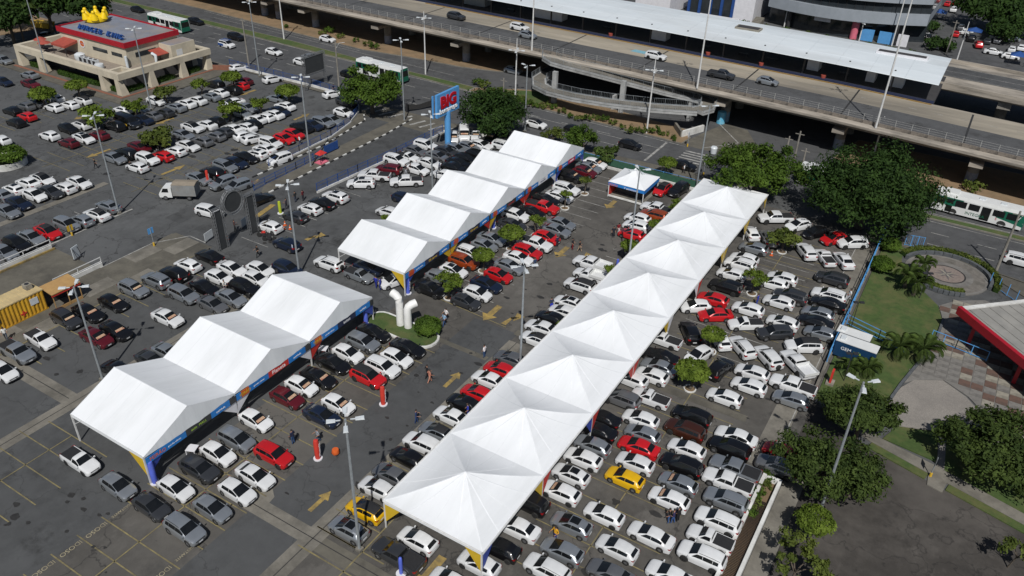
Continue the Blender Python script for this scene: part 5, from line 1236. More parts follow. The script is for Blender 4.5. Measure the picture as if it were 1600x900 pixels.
# annex, red porch, awning
an = rb('annex', CREAM, -141.2, 100.6, 3.28, -136.9, 106.2, 6.5) if False else rb('annex', CREAM, -142.4, 100.9, 3.28, -138.8, 106.6, 6.4)
rb('annex_roof', ROOFG, -142.2, 101.1, 6.4, -139.0, 106.4, 6.44, par=an); rb('annex_door', PLATE, -138.82, 102, 3.3, -138.76, 103.4, 5.4, par=an)
MB().add([(-142.3, 98.2, 5.6), (-139.6, 98.2, 5.0), (-139.6, 100.8, 5.0), (-142.3, 100.8, 5.6), (-142.3, 98.2, 5.5), (-139.6, 98.2, 4.9), (-139.6, 100.8, 4.9), (-142.3, 100.8, 5.5)], [(0, 1, 2, 3), (7, 6, 5, 4), (4, 5, 1, 0), (5, 6, 2, 1), (6, 7, 3, 2), (7, 4, 0, 3)]).build('side_awning', AWN, rs)
aw = MB().add([(-162.2, 93.6, 6.0), (-157.8, 93.6, 6.0), (-157.8, 90.6, 5.4), (-162.2, 90.6, 5.4), (-162.2, 93.6, 5.5), (-157.8, 93.6, 5.5), (-157.8, 90.6, 5.0), (-162.2, 90.6, 5.0)], [(3, 2, 1, 0), (4, 5, 6, 7), (0, 1, 5, 4), (1, 2, 6, 5), (2, 3, 7, 6), (3, 0, 4, 7)]).build('terrace_awning', AWN, rs)
for x in (-162.1, -157.9): rb('awning_post', DSTEEL, x-.05, 90.7, 3.28, x+.05, 90.8, 5.1, par=aw)
MB().tube([(-138.9, 97.2, 3.3), (-138.9, 97.2, 5.4), (-139.8, 97.2, 5.6)], .32, 10).build('flue', LEDM, rs, 40)
MB().tube([(-142.3, 93.1, 3.3), (-142.3, 93.1, 5.6)], .28, 10).build('flue', LEDM, rs, 40)
def ac(x, y, lab):
    t = thing('air_conditioner', lab, 'air conditioner', (x, y, 3.28), 0, 'units on the restaurant terrace')
    MB().box(-.5, -.4, 0, .5, .4, 1.15).build('casing', LEDM, t); MB().lathe([(.33, 1.15), (.33, 1.19)], 12).build('fan', DSTEEL, t); MB().box(-.4, -.43, .2, .4, -.40, 1.0).build('grille', DSTEEL, t)
for x in (-152.6, -151.2, -149.8, -148.4): ac(x, 90.6, 'grey boxy air conditioner in the row on the restaurant terrace')
t = thing('water_tank', 'pale bulky tank unit beside the air conditioners on the terrace', 'tank', (-154.2, 91.2, 3.28)); MB().lathe([(.9, 0), (1.05, .5), (1.0, 1.1), (.5, 1.4), (.1, 1.45)], 16).build('shell', LEDM, t, 40)
t = thing('water_tank', 'low white tank at the awning-free end of the terrace units', 'tank', (-146.4, 89.9, 3.28)); MB().lathe([(.8, 0), (.95, .3), (.8, .9), (.1, 1.0)], 16).build('shell', LEDM, t, 40)
for i, (x, y) in enumerate(((-166.8, 91.2), (-163.9, 90.2))):
    t = thing('parasol', 'red parasol over a terrace table beside the red awning', 'parasol', (x, y, 3.28), 0, 'red terrace parasols'); MB().lathe([(1.3, 1.9), (.7, 2.2), (.05, 2.45)], 8).build('canopy', AWN, t); MB().tube([(0, 0, 0), (0, 0, 2.4)], .03, 6).build('pole', DSTEEL, t); MB().lathe([(.55, .72), (.55, .76)], 12).build('table_top', DSTEEL, t)
# inflatable crown on the roof
cr = thing('giant_crown', 'big shiny yellow inflatable crown sitting on the restaurant roof', 'inflatable', (*G(151, 33, 7.8), 7.8)); cr.scale = (.9, .9, .9)
MB().lathe([(1.9, 0), (2.4, .25), (2.5, .8), (2.25, 1.3), (1.9, 1.35), (1.75, .9)], 28).build('band', CROWN, cr, 50)
for k in range(6):
    a = 2*pi*k/6+.35; x, y = 2.25*cos(a), 2.25*sin(a)
    q = MB(); q.tube([(x*.93, y*.93, 1.0), (x*1.02, y*1.02, 1.7), (x*1.06, y*1.06, 2.25)], [.95, .62, .32], 10); q.sphere((x*1.08, y*1.08, 2.5), .42, 12, 8); q.build('crown_point', CROWN, cr, 60)
MB().sphere((0, 0, .9), (1.9, 1.9, 1.0), 16, 8).build('dome', CROWN, cr, 60)
# hedges and brick plinth round the restaurant
def leaf_cloud(pts_fn, n, size, seed, m, flat=.25):
    """n leaf quads at points from pts_fn(rng, n) -> (pos, outward)"""
    r = np.random.default_rng(seed); P_, N_ = pts_fn(r, n)
    N_ = N_+r.normal(0, .75, N_.shape); N_ /= np.linalg.norm(N_, axis=1)[:, None]+1e-9
    A = np.cross(N_, r.normal(0, 1, N_.shape)); A /= np.linalg.norm(A, axis=1)[:, None]+1e-9; B = np.cross(N_, A)
    s = size*r.uniform(.6, 1.35, (n, 1)); a = A*s; b = B*s*.55
    v = np.stack([P_-a, P_+b*.9, P_+a, P_-b*.9], 1).reshape(-1, 3)
    me = bpy.data.meshes.new('leaves'); me.vertices.add(4*n); me.vertices.foreach_set('co', v.astype(np.float32).ravel())
    me.loops.add(4*n); me.loops.foreach_set('vertex_index', np.arange(4*n, dtype=np.int32)); me.polygons.add(n)
    me.polygons.foreach_set('loop_start', np.arange(0, 4*n, 4, dtype=np.int32))
    me.materials.append(m); me.update(calc_edges=True); me.validate(); return me
def box_pts(lx, ly, lz):
    def f(r, n):
        p = r.uniform(-.5, .5, (n, 3)); k = np.argmax(np.abs(p), 1); s = np.sign(p[np.arange(n), k]); push = r.uniform(.38, .55, n); p[np.arange(n), k] = s*push
        nn = np.zeros((n, 3)); nn[np.arange(n), k] = s; p = p*[lx, ly, lz]+[0, 0, lz/2]; p[:, 2] = np.maximum(p[:, 2], .03); return p, nn+[0, 0, .4]
    return f
hc = 0
def hedge(cx, cy, lx, ly, lz, label, rz=0., m=None, dens=70):
    global hc
    hc += 1; t = thing('hedge', label, 'hedge', (cx, cy, 0), rz, 'clipped hedges')
    MB().box(-lx/2*.86, -ly/2*.86, 0, lx/2*.86, ly/2*.86, lz*.9).build('core', m or HEDG, t)
    link('foliage', leaf_cloud(box_pts(lx, ly, lz), int(dens*(lx*ly+lz*(lx+ly)*2)), .13, 100+hc, m or HEDG), t)
for i, (x, w) in enumerate(((-166.2, 4.2), (-157, 4), (-150.8, 9.0), (-141, 3.6))): hedge(x, Y0+1.4, w, 1.2, 1.0, 'clipped hedge under the long cream beam, %s' % ('by the terrace end column', 'by the bicycle rack', 'longest of its side', 'short piece by the corner column')[i])
for i, (y, w) in enumerate(((91, 4.4), (97.8, 5.4), (105.2, 3.2))): hedge(X1-1.5, y, 1.2, w, 1.0, 'clipped hedge under the short side beam, %s' % ('by the corner column', 'the longest piece', 'by the roadside column')[i])
t = thing('brick_plinth', 'low red brick border round the restaurant frame', 'border')
for b in ((X0-.5, Y0-.9, .1, X1+.9, Y0-.35, .22), (X1+.35, Y0-.35, .1, X1+.9, Y1, .22)): rb('brick_course', BRICK, *b, par=t)
MB().bar((X1+.6, Y1-.6, .6), (X1+4.2, Y1+1.6, .6), .35, 1.0).build('brick_wall', BRICK, t)
t = thing('skip', 'yellow skip on the sandy verge behind the restaurant', 'skip', (*G(69, 43), .1), .3); MB().add([(-2, -1, 0), (2, -1, 0), (2, 1, 0), (-2, 1, 0), (-2.5, -1.1, 1.3), (2.5, -1.1, 1.3), (2.5, 1.1, 1.3), (-2.5, 1.1, 1.3)], [(3, 2, 1, 0), (4, 5, 6, 7), (0, 1, 5, 4), (1, 2, 6, 5), (2, 3, 7, 6), (3, 0, 4, 7)]).build('hopper', YPAINT, t)

# ============================================================ SIGN, SCREEN, GATE
sx, sy = G(700, 229); t = thing('pylon_sign', 'light blue pylon sign reading BIG bompreço on a round post', 'sign', (sx, sy, 0))
MB().tube([(0, 0, 0), (0, 0, 6.3)], .52, 16).build('post', BLUEL, t, 40)
pn = MB().box(-.22, -3.1, 5.9, .22, 3.1, 9.7).build('panel', BLUEL, t)
for nm, body, size, m_, z_, y_, e_ in (('lettering_shadow', 'BIG', 2.6, BANN, 7.18, .10, .02), ('lettering', 'BIG', 2.6, RTXT, 7.3, 0, .06), ('lettering_shadow', 'bompreço', 1.05, BANN, 6.34, .05, .015), ('lettering', 'bompreço', 1.05, WTXT, 6.4, 0, .05)):
    o = link(nm, text_mesh(body, size, e_, m_, bold=.11 if body == 'BIG' else .03), pn); orient(o, (0, 1, 0), (0, 0, 1), (.25+(.02 if nm == 'lettering' else 0), y_, z_)); o.scale = (1.12, 1, 1)
    cu = o.data
MB().box(-.5, -3.6, 5.9, -.3, -3.3, 9.6).build('side_fin', BLUEL, t)
# dark roadside banner fence by the entrance
t = thing('banner_screen', 'black sagging banner between two posts at the highway entrance', 'banner', (*G(655, 172), 0))
for a in ((-1.2, -2.2), (1.2, 2.4)): MB().box(a[0]-.15, a[1]-.15, 0, a[0]+.15, a[1]+.15, 1.7).build('post', DSTEEL, t)
MB().add([(-1.2, -2.2, 1.5), (0, 0, 1.1), (1.2, 2.4, 1.5), (1.2, 2.4, .4), (0, 0, .2), (-1.2, -2.2, .4)], [(0, 1, 4, 5), (1, 2, 3, 4)]).build('cloth', BLK, t)
def truss(mb, a, b, w=.3, n=None, r=.03):
    a, b = Vector(a), Vector(b); d = (b-a); L = d.length; d.normalize(); n = n or max(2, int(L/.45))
    u = d.cross(Vector((0, 0, 1))) if abs(d.z) < .9 else Vector((1, 0, 0)); u.normalize(); v = d.cross(u)
    cs = [u*(i*w/2)+v*(j*w/2) for i, j in ((-1, -1), (1, -1), (1, 1), (-1, 1))]
    for c in cs: mb.bar(a+c, b+c, r*2)
    for k in range(n):
        p, q_ = a+d*(L*k/n), a+d*(L*(k+1)/n)
        for i in range(4): mb.bar(p+cs[i], q_+cs[(i+1) % 4], r*1.3)
TRUSS = mat('truss_aluminium', (.30, .31, .32), (.18, .185, .19), 3, .4, metal=.5)
lx, ly = -112.9, 113.3
t = thing('led_billboard', 'dark outdoor screen held in a silver truss frame by the parking wall', 'billboard', (lx, ly, 0))
q = MB(); truss(q, (0, -2.8, 0), (0, -2.8, 6.6), .4); truss(q, (0, 2.8, 0), (0, 2.8, 6.6), .4); truss(q, (0, -2.8, 6.4), (0, 2.8, 6.4), .4); truss(q, (0, -2.8, 2.8), (0, 2.8, 2.8), .4); q.build('truss_frame', TRUSS, t)
MB().box(-.1, -2.5, 3.05, .15, 2.5, 6.15).build('screen', BAND, t)
gx = -77.9
t = thing('truss_gate', 'silver truss gate with two dark pillar panels and a round dark screen', 'gate', (gx, 0, 0))
for y, nm in ((58.6, 0), (63.9, 1)):
    q = MB(); truss(q, (0, y-.75, 0), (0, y-.75, 5.6), .32); truss(q, (0, y+.65, 0), (0, y+.65, 5.6), .32); q.build('truss_column', TRUSS, t)
    MB().box(-.06, y-.6, .1, .10, y+.45, 5.4).build('pillar_panel', BAND, t)
q = MB(); truss(q, (0, 57.7, 5.7), (0, 59.7, 5.7), .32); truss(q, (0, 62.6, 5.7), (0, 64.7, 5.7), .32); q.build('truss_beam', TRUSS, t)
cy_, cz_, R = 61.15, 5.75, 1.42; q = MB()
for rr, xo in ((R, .16), (R, -.16), (R+.34, .16), (R+.34, -.16)): q.tube([(xo, cy_+rr*cos(2*pi*i/24), cz_+rr*sin(2*pi*i/24)) for i in range(25)], .04, 5, False)
for i in range(24):
    a, b = 2*pi*i/24, 2*pi*(i+1)/24; q.bar((.16, cy_+R*cos(a), cz_+R*sin(a)), (.16, cy_+(R+.34)*cos(b), cz_+(R+.34)*sin(b)), .04); q.bar((-.16, cy_+(R+.34)*cos(a), cz_+(R+.34)*sin(a)), (.16, cy_+(R+.34)*cos(b), cz_+(R+.34)*sin(b)), .04)
q.build('truss_ring', TRUSS, t)
MB().add([(x_, cy_+1.34*cos(2*pi*i/28), cz_+1.34*sin(2*pi*i/28)) for x_ in (-.08, .1) for i in range(28)], [tuple(range(27, -1, -1)), tuple(range(28, 56))]+[(i, (i+1) % 28, 28+(i+1) % 28, 28+i) for i in range(28)]).build('round_screen', BAND, t)

# ============================================================ WHITE PIPES ON THE ISLAND
isl = [(-51.9+1.6*cos(a)+1.2, 57.0+1.65*sin(a)) for a in np.linspace(pi/2, 3*pi/2, 9)]+[(-44.2+1.55*cos(a), 56.9+1.75*sin(a)) for a in np.linspace(-pi/2, pi/2, 9)]
raised('planted_island', [tuple(map(float, p)) for p in isl], GRASS, .2, WPAINT, .26)
for i, (ppx, ppy, d_) in enumerate(((626, 509, (-1.0, .05)), (638, 513, (.55, .9)))):
    x, y = G(ppx, ppy); t = thing('white_pipe', ('taller', 'shorter')[i]+' white bent vent-like pipe standing on the grass island', 'sculpture', (x, y, .2))
    h = (3.6, 2.75)[i]; dx, dy = d_
    pts = [(0, 0, 0), (0, 0, h*.5), (0, 0, h*.86), (dx*.12, dy*.12, h*.96), (dx*.45, dy*.45, h*1.04), (dx*1.0, dy*1.0, h*1.08)]
    MB().tube(pts, [.44, .44, .44, .46, .47, .47], 14, False).build('pipe', PIPEW, t, 40)
    d_e = Vector(pts[-1])-Vector(pts[-2]); MB().tube([Vector(pts[-1])-d_e*.3, Vector(pts[-1])-d_e*.28], .42, 14).build('pipe_mouth', BLK, t)

# ============================================================ CONTAINER OFFICE
ct = thing('container_office', 'yellow corrugated container office with pale roof and wooden porch', 'container', (-84.8, 35.0, 0), 0)
def corr(x, y0, y1, z0, z1, sg, n=22):
    q = MB(); vs = []; fs = []
    for i in range(n*4+1):
        y = y0+(y1-y0)*i/(n*4); o = (.0, .0, .07, .07)[i % 4]; vs += [(x+sg*o, y, z0), (x+sg*o, y, z1)]
    for i in range(n*4): f = (2*i, 2*i+2, 2*i+3, 2*i+1); fs.append(f if sg > 0 else f[::-1])
    return q.add(vs, fs)
for sg in (1, -1): corr(1.22*sg, -12, 3.0, .15, 2.5, sg, 34).build('corrugated_side', CONTY, ct)
MB().box(-1.2, 2.96, .15, 1.2, 3.0, 2.5).build('end_wall', CONTY, ct); MB().box(-1.28, -12, .0, 1.28, 3.05, .15).build('base_rail', CONTY, ct)
rf = MB().box(-1.3, -12, 2.5, 1.3, 3.05, 2.62).build('roof', CONTR, ct)
q = MB()
for i in range(34): q.box(-1.28, -11.8+i*.44, 2.62, 1.28, -11.6+i*.44, 2.65)
q.build('roof_ribs', CONTR, rf)
MB().box(1.29, -3.6, 1.0, 1.33, -2.2, 2.1).build('grille_window', DSTEEL, ct); MB().box(1.29, 1.3, 1.3, 1.33, 2.2, 2.1).build('round_vent', LEDM, ct)
for yy in (-3.4, .3, -6.4): 
    q = MB(); q.box(1.295, yy-.35, .75, 1.335, yy+.35, .9); q.box(1.295, yy-.07, .5, 1.336, yy+.07, 1.15); q.build('red_cross_mark', BANR, ct)
pc = MB().add([(.5, 3.1, 2.6), (2.7, 3.1, 2.25), (2.7, 6.6, 2.25), (.5, 6.6, 2.6), (.5, 3.1, 2.5), (2.7, 3.1, 2.15), (2.7, 6.6, 2.15), (.5, 6.6, 2.5)], [(0, 1, 2, 3), (7, 6, 5, 4), (4, 5, 1, 0), (5, 6, 2, 1), (6, 7, 3, 2), (7, 4, 0, 3)]).build('porch_roof', WOOD, ct)
MB().box(2.6, 3.1, 1.9, 2.66, 6.6, 2.2).build('porch_fascia', BANR, pc)
MB().box(.5, 3.1, 0, .6, 6.5, 2.4).build('porch_back', DSTEEL, ct)
for y in (3.2, 4.9, 6.4): MB().box(2.5, y, 0, 2.58, y+.08, 2.2).build('porch_post', WOOD, ct)
MB().box(2.5, 3.2, .0, 2.56, 6.4, .35).build('porch_rail', WOOD, ct)
t = thing('air_conditioner', 'small pale air conditioner on the roof of the yellow container', 'air conditioner', (-84.9, 37.2, 2.65)); MB().box(-.4, -.35, 0, .4, .35, .6).build('casing', TILEW, t); MB().lathe([(.25, .6), (.25, .63)], 10).build('fan', DSTEEL, t)

# ============================================================ VEHICLES: BUSES, TRUCK, MINIBUS, TRAILERS
def bus(x, y, rz, label, L=12., hgt=3.1):
    t = thing('city_bus', label, 'bus', (x, y, 0), rz, 'green and white city buses')
    w = 1.25; q = MB()
    prof = [(-w, .35), (-w, 1.35), (-w*.97, 2.6), (-w*.86, hgt), (w*.86, hgt), (w*.97, 2.6), (w, 1.35), (w, .35)]
    vs = []; fs = []
    for xx in (-L/2, L/2-.05): vs += [(xx, a, b) for a, b in prof]
    for i in range(8): fs.append((i, (i+1) % 8, 8+(i+1) % 8, 8+i))
    q.add(vs, fs+[tuple(range(7, -1, -1)), tuple(range(8, 16))]); b = q.build('body', BUSW, t)
    MB().box(-L/2-.02, -w*.99, .5, -L/2+.05, w*.99, hgt-.1).build('rear_panel', BUSG, t); fr = MB().add([(L/2-.04, -w*.98, .35), (L/2-.04, w*.98, .35), (L/2+.08, w*.9, .5), (L/2+.08, -w*.9, .5), (L/2-.04, -w*.86, hgt-.05), (L/2-.04, w*.86, hgt-.05), (L/2+.06, w*.84, 1.4), (L/2+.06, -w*.84, 1.4)], [(0, 1, 2, 3), (3, 2, 6, 7), (7, 6, 5, 4), (0, 3, 7, 4), (1, 5, 6, 2)]).build('front_panel', BUSG, t)
    MB().add([(L/2+.07, -w*.8, 1.45), (L/2+.07, w*.8, 1.45), (L/2-.02, w*.78, 2.7), (L/2-.02, -w*.78, 2.7)], [(0, 1, 2, 3)]).build('windscreen', GLASS, t)
    for sg in (1, -1):
        yb = lambda z: sg*(w*(1-.03*(z-1.35)/1.25)+.012)
        MB().add([(-L/2, yb(1.4), 1.45), (-L/2+3.2, yb(1.4), 1.45), (-L/2+4.0, yb(2.6), 2.62), (-L/2, yb(2.6), 2.62)], [(0, 1, 2, 3) if sg < 0 else (3, 2, 1, 0)]).build('green_side', BUSG, t)
        MB().add([(L/2-3.6, yb(1.4), 1.4), (L/2-.05, yb(1.4), .8), (L/2-.05, yb(2.6), 2.62), (L/2-2.8, yb(2.6), 2.62)], [(0, 1, 2, 3) if sg < 0 else (3, 2, 1, 0)]).build('green_side', BUSG, t)
        xs_ = -L/2+.4
        for i in range(7):
            wd = (1.15, .85, 1.5, 1.45, 1.2, 1.5, 1.6)[i]; door = sg < 0 and i in (1, 4)
            MB().add([(xs_, yb(1.55)+sg*.012, .45 if door else 1.5), (xs_+wd, yb(1.55)+sg*.012, .45 if door else 1.5), (xs_+wd, yb(2.45)+sg*.012, 2.45), (xs_, yb(2.45)+sg*.012, 2.45)], [(0, 1, 2, 3) if sg < 0 else (3, 2, 1, 0)]).build('door' if door else 'window', GLASS, t)
            xs_ += wd+.28
    for xx in (-L/2+2.9, L/2-2.6):
        for sg in (1, -1):
            o = link('wheel', WHB[0], t, (xx, sg*(w-.14), .5)); link('rim', WHB[1], o)
            MB().add([(xx+.62*cos(pi*i/8), sg*(w+.006), .45+.62*sin(pi*i/8)) for i in range(9)], [tuple(range(9)) if sg < 0 else tuple(range(8, -1, -1))]).build('wheel_arch', BLK, t)
    MB().box(-L/2+1.2, -.75, hgt, -L/2+3.0, .75, hgt+.28).build('roof_unit', BUSW, t); MB().box(-.3, -.35, hgt, .5, .35, hgt+.12).build('roof_hatch', LEDM, t); MB().box(L/2-3.5, -.35, hgt, L/2-2.7, .35, hgt+.12).build('roof_hatch', LEDM, t)
    if True:
        te = link('lettering', text_mesh('INTEGRA', .62, .004, BUSG), t); orient(te, (1, 0, 0), (0, 0, 1), (-.2, -w-.02, .72))
        te = link('lettering', text_mesh('S', .55, .004, RTXT), t); orient(te, (1, 0, 0), (0, 0, 1), (2.55, -w-.02, .95))
    return t
WHB = (wheel_mesh(.5, .28), rim_mesh(.5, .28))
x, y = G(1528, 328, 1.3); bus(x, y, radians(-2.5), 'green and white city bus beside the grass strip, half past the big dark tree')
x, y = G(597, 112, 1.3); bus(x, y, radians(-2), 'green and white city bus passing the tree by the parking entrance')
x, y = G(264, 37, 1.3); bus(x, y, radians(-1), 'green and white city bus passing behind the restaurant')
bus(-14.5, 123.4, radians(-4), 'green and white city bus mostly hidden behind the broad tree')
x, y = G(278, 297, 1.2)
t = thing('box_truck', 'small white truck with a grey canvas covered box', 'truck', (x+.2, y, 0), radians(212))
q = MB(); pr_ = [(2.55, .45), (2.62, .9), (2.45, 1.25), (1.95, 1.95), (1.0, 2.05), (.75, 2.0), (.75, .45)]
vs = [(a, .85, b) for a, b in pr_]+[(a, -.85, b) for a, b in pr_]; n_ = len(pr_)
q.add(vs, [tuple(range(n_)), tuple(range(2*n_-1, n_-1, -1))]+[(i, n_+i, n_+(i+1) % n_, (i+1) % n_) for i in range(n_)]).build('cab', BUSW, t)
MB().add([(2.47, -.74, 1.28), (2.47, .74, 1.28), (2.0, .72, 1.9), (2.0, -.72, 1.9)], [(0, 1, 2, 3)]).build('windscreen', GLASS, t)
for sg in (1, -1): MB().add([(2.2, sg*.865, 1.25), (1.2, sg*.865, 1.25), (1.2, sg*.865, 1.85), (1.9, sg*.865, 1.85)], [(0, 1, 2, 3) if sg > 0 else (3, 2, 1, 0)]).build('side_window', GLASS, t)
MB().box(-2.6, -.4, .5, .8, .4, .75).build('chassis', DSTEEL, t); MB().box(-2.7, -1.0, .78, .6, 1.0, 2.45).build('canvas_box', CANV, t)
MB().add([(-2.72, -1.02, 2.45), (.62, -1.02, 2.45), (.62, 1.02, 2.45), (-2.72, 1.02, 2.45), (-2.7, 0, 2.62), (.6, 0, 2.62)], [(0, 1, 5, 4), (2, 3, 4, 5), (1, 2, 5), (3, 0, 4)]).build('canvas_roof', mat('tan_canvas', (.27, .23, .18), (.2, .17, .13), 1, .85), t)
for xx in (1.75, -1.6):
    for sg in (1, -1): o = link('wheel', WH[(.35, False)][0] if (.35, False) in WH else wheel_mesh(.35), t, (xx, sg*.78, .35)); link('rim', rim_mesh(.35), o)
x, y = G(199, 189, 1.0)
t = thing('minibus', 'grey minibus with a yellow lower stripe parked among the cars', 'minibus', (x, y, 0), radians(-2))
b = link('body', CARM['w']['body'], t); b.color = (.16, .165, .17, 1)
for nm, me, _ in CARM['w']['parts']: link(nm, me, t)
wheels(t, .36, KINDS['w']['ax'], .97, True)
for sg in (1, -1):
    MB().box(-2.55, min(sg*.965, sg*.985), .55, 1.2, max(sg*.965, sg*.985), .95).build('yellow_stripe', YPAINT, t); MB().box(-2.4, min(sg*.85, sg*.93), 1.25, .5, max(sg*.85, sg*.93), 1.85).build('side_glass', GLASS, t)
x, y = G(354, 67, 1.); t = make_car(x, y, 'v', 'w', -2, '', 0, False); CARS.pop(); t['label'] = 'white minivan with blue side and roof rack on the highway'; t['category'] = 'minivan'
q = MB()
for i in range(6): q.bar((-1.2+i*.4, -.62, 1.72), (-1.2+i*.4, .62, 1.72), .05)
for sg in (1, -1): q.bar((-1.4, sg*.62, 1.72), (1.0, sg*.62, 1.72), .06)
q.build('roof_rack', BLUE, t); MB().box(-1.9, -.895, .45, -.2, -.86, .95).build('blue_side', BLUE, t)
def trailer(px_, py_, lab, txt, L=4.2, W_=1.55):
    x, y = G(px_, py_, 1.5); t = thing('portable_cabin', lab, 'cabin', (x, y, .1), radians(-3))
    MB().box(-L/2, -W_/2, .25, L/2, W_/2, 2.1).build('wall', NAVY, t); MB().box(-L/2-.03, -W_/2-.03, 2.1, L/2+.03, W_/2+.03, 2.18).build('roof', BUSW, t)
    MB().box(-L/2+.3, -.35, 2.18, -L/2+.8, .35, 2.4).build('roof_unit', LEDM, t)
    for sx_ in (-1, 1): MB().box(sx_*(L/2-.9)-.3, -.9, 0, sx_*(L/2-.9)+.3, .9, .25).build('support', DSTEEL, t)
    if txt:
        te = link('lettering', text_mesh('GEM', .55, .006, WTXT), t); orient(te, (1, 0, 0), (0, 0, 1), (-.9, -W_/2-.02, 1.2))
        te = link('lettering', text_mesh('axis', .55, .006, GTXT), t); orient(te, (1, 0, 0), (0, 0, 1), (.28, -W_/2-.02, 1.2))
trailer(1338, 545, 'dark blue cabin with white roof and pale lettering on the lawn', True)
trailer(1333, 529, 'smaller dark blue cabin with white roof behind the lettered one', False, 3.5, 1.4)

# ============================================================ WALLS AND FENCES
def low_wall(label, pts, h=.5, w=.25, m=None, name='low_wall'):
    t = thing(name, label, 'wall')
    for a, b in zip(pts[:-1], pts[1:]): MB().bar((*a, h/2), (*b, h/2), w, h).build('wall_run', m or WPAINT, t)
def fence(label, pts, h=1.4, gap=2.4, m=BLUE, rails=3, bars=True, z=0., name='fence', thick=.045):
    t = thing(name, label, 'fence')
    for a, b in zip(pts[:-1], pts[1:]):
        A, B = Vector((*a, z)), Vector((*b, z)); L = (B-A).length; n = max(1, round(L/gap))
        for k in range(n+1): p = A.lerp(B, k/n); MB().box(p.x-.04, p.y-.04, z, p.x+.04, p.y+.04, z+h).build('post', m, t)
        for r in range(rails): zz = z+.12+(h-.18)*r/max(1, rails-1); MB().bar(A+Vector((0, 0, zz-z)), B+Vector((0, 0, zz-z)), thick).build('rail', m, t)
        if bars:
            q = MB(); k = int(L/.22)
            for i in range(k): p = A.lerp(B, i/k); q.bar(p+Vector((0, 0, .1)), p+Vector((0, 0, h-.05)), .022)
            o = q.build('bars', m, t); o['kind'] = 'stuff'
WA = [(-136, 112.2), (-113.5, 112.7), (-103.6, 112.1), (-100.9, 110.9), (-98.5, 109.2), (-96.3, 106.6), (-94.2, 102)]
low_wall('low white wall between the car park and the highway, under the blue railing', WA, .55)
fence('blue railing along the highway on the low white wall', [(a, b+.0) for a, b in WA], 1.1, 2.5, BLUE, 2, True, .55)
WB = [(-94.2, 102), (-92.4, 95), (-92.0, 87), (-91.7, 80)]
low_wall('low white wall along the entrance road with blue railing', WB, .35); fence('blue railing along the entrance road beside the red hatchbacks', WB, 1.1, 2.4, BLUE, 2, True, .35)
WC = [(-79.4, 77.6), (-78.9, 86.2), (-78.3, 95), (-78.1, 107.6)]
low_wall('low white wall between the entrance road and the packed lot', WC, .35); fence('blue railing between the entrance road and the packed lot', WC, 1.3, 2.4, BLUE, 3, True, .35)
low_wall('low white wall behind the white van beside the pylon sign', [(-78.1, 107.9), (-74.8, 110.5), (-62, 110.9)], .5)
fence('blue railing on the entrance divider beside the lamp post', [(-87.6, 73), (-87.9, 82), (-88.1, 88)], 1.3, 2.4, BLUE, 3)
t = thing('mesh_screen', 'blue mesh screen on the entrance road divider', 'screen', (-88.0, 90.2, .1)); MB().box(-.05, -1.5, .2, .05, 1.5, 1.5).build('mesh', BLUE, t); [MB().box(-.06, y_-.05, 0, .06, y_+.05, 1.6).build('post', BLUE, t) for y_ in (-1.55, 1.55)]
GREENF = mat('green_mesh', (.03, .10, .06), (.02, .07, .045), 3, .8)
low_wall('low white wall under the green fence by the kiosk tent', [(-56, 110.6), (-36, 111.0), (-25, 111.2)], .4)
fence('green mesh fence along the pavement behind the pagoda kiosk', [(-56, 111.1), (-36, 111.5), (-25, 111.7)], 1.3, 2.5, BLUEL, 2, False, .3)
for i in range(12): pass
q = MB(); q.box(-56, 111.12, .4, -25, 111.16, 1.5); t = thing('fence_mesh', 'green windbreak mesh hung on the kiosk fence', 'fence'); q.build('mesh', GREENF, t)
FB = [(-5.5, 110), (-5.4, 97), (-5.4, 85.8), (-5.4, 77), (-5.3, 70)]
fence('tall blue fence between the car park and the lawn', FB[:4], 2.1, 2.6, BLUEL, 4, False, .1, thick=.06); low_wall('grey kerb wall under the tall blue fence', FB, .5, .3, CONC)
fence('blue tube railing across the lawn behind the cabins', [(-5.2, 86.4), (-1.5, 85.2), (1.4, 84.2)], 1.3, 3.2, BLUEL, 3, False, .1, thick=.06)
fence('blue tube barrier at the plaza edge by the red fascia', [(3.6, 88.6), (6.2, 88.2), (9.4, 87.6)], 1.3, 1.6, BLUEL, 2, False, .1, thick=.06)
fence('blue uprights at the pavement edge of the plaza', [(8.3, 106.2), (11.4, 103.2)], 1.6, 1.4, BLUEL, 1, False, .1)
fence('blue gate panels by the hedge of the round court', [(-2.6, 110.8), (-.4, 111.2)], 1.7, .8, BLUEL, 2, True, .1)
# ramp side walls with white rails
for i, (x, ya, yb) in enumerate(((-95.9, 18, 46.4), (-86.8, 41.0, 47.2))):
    low_wall('white ramp wall with rail on the %s' % ('side of the parked silver sedans', 'side of the yellow container')[i], [(x, ya), (x, yb)], .55, .25)
    fence('white two-bar railing on the ramp wall by the %s' % ('parked silver sedans', 'yellow container')[i], [(x, ya), (x, yb)], .75, 3.4, WSTEEL, 2, False, .55, thick=.08)
t = thing('kerb_bar', 'yellow and black kerb edge along the ramp', 'kerb'); MB().box(-95.55, 18, 0, -95.3, 46.5, .22).build('kerb', YMARK, t)
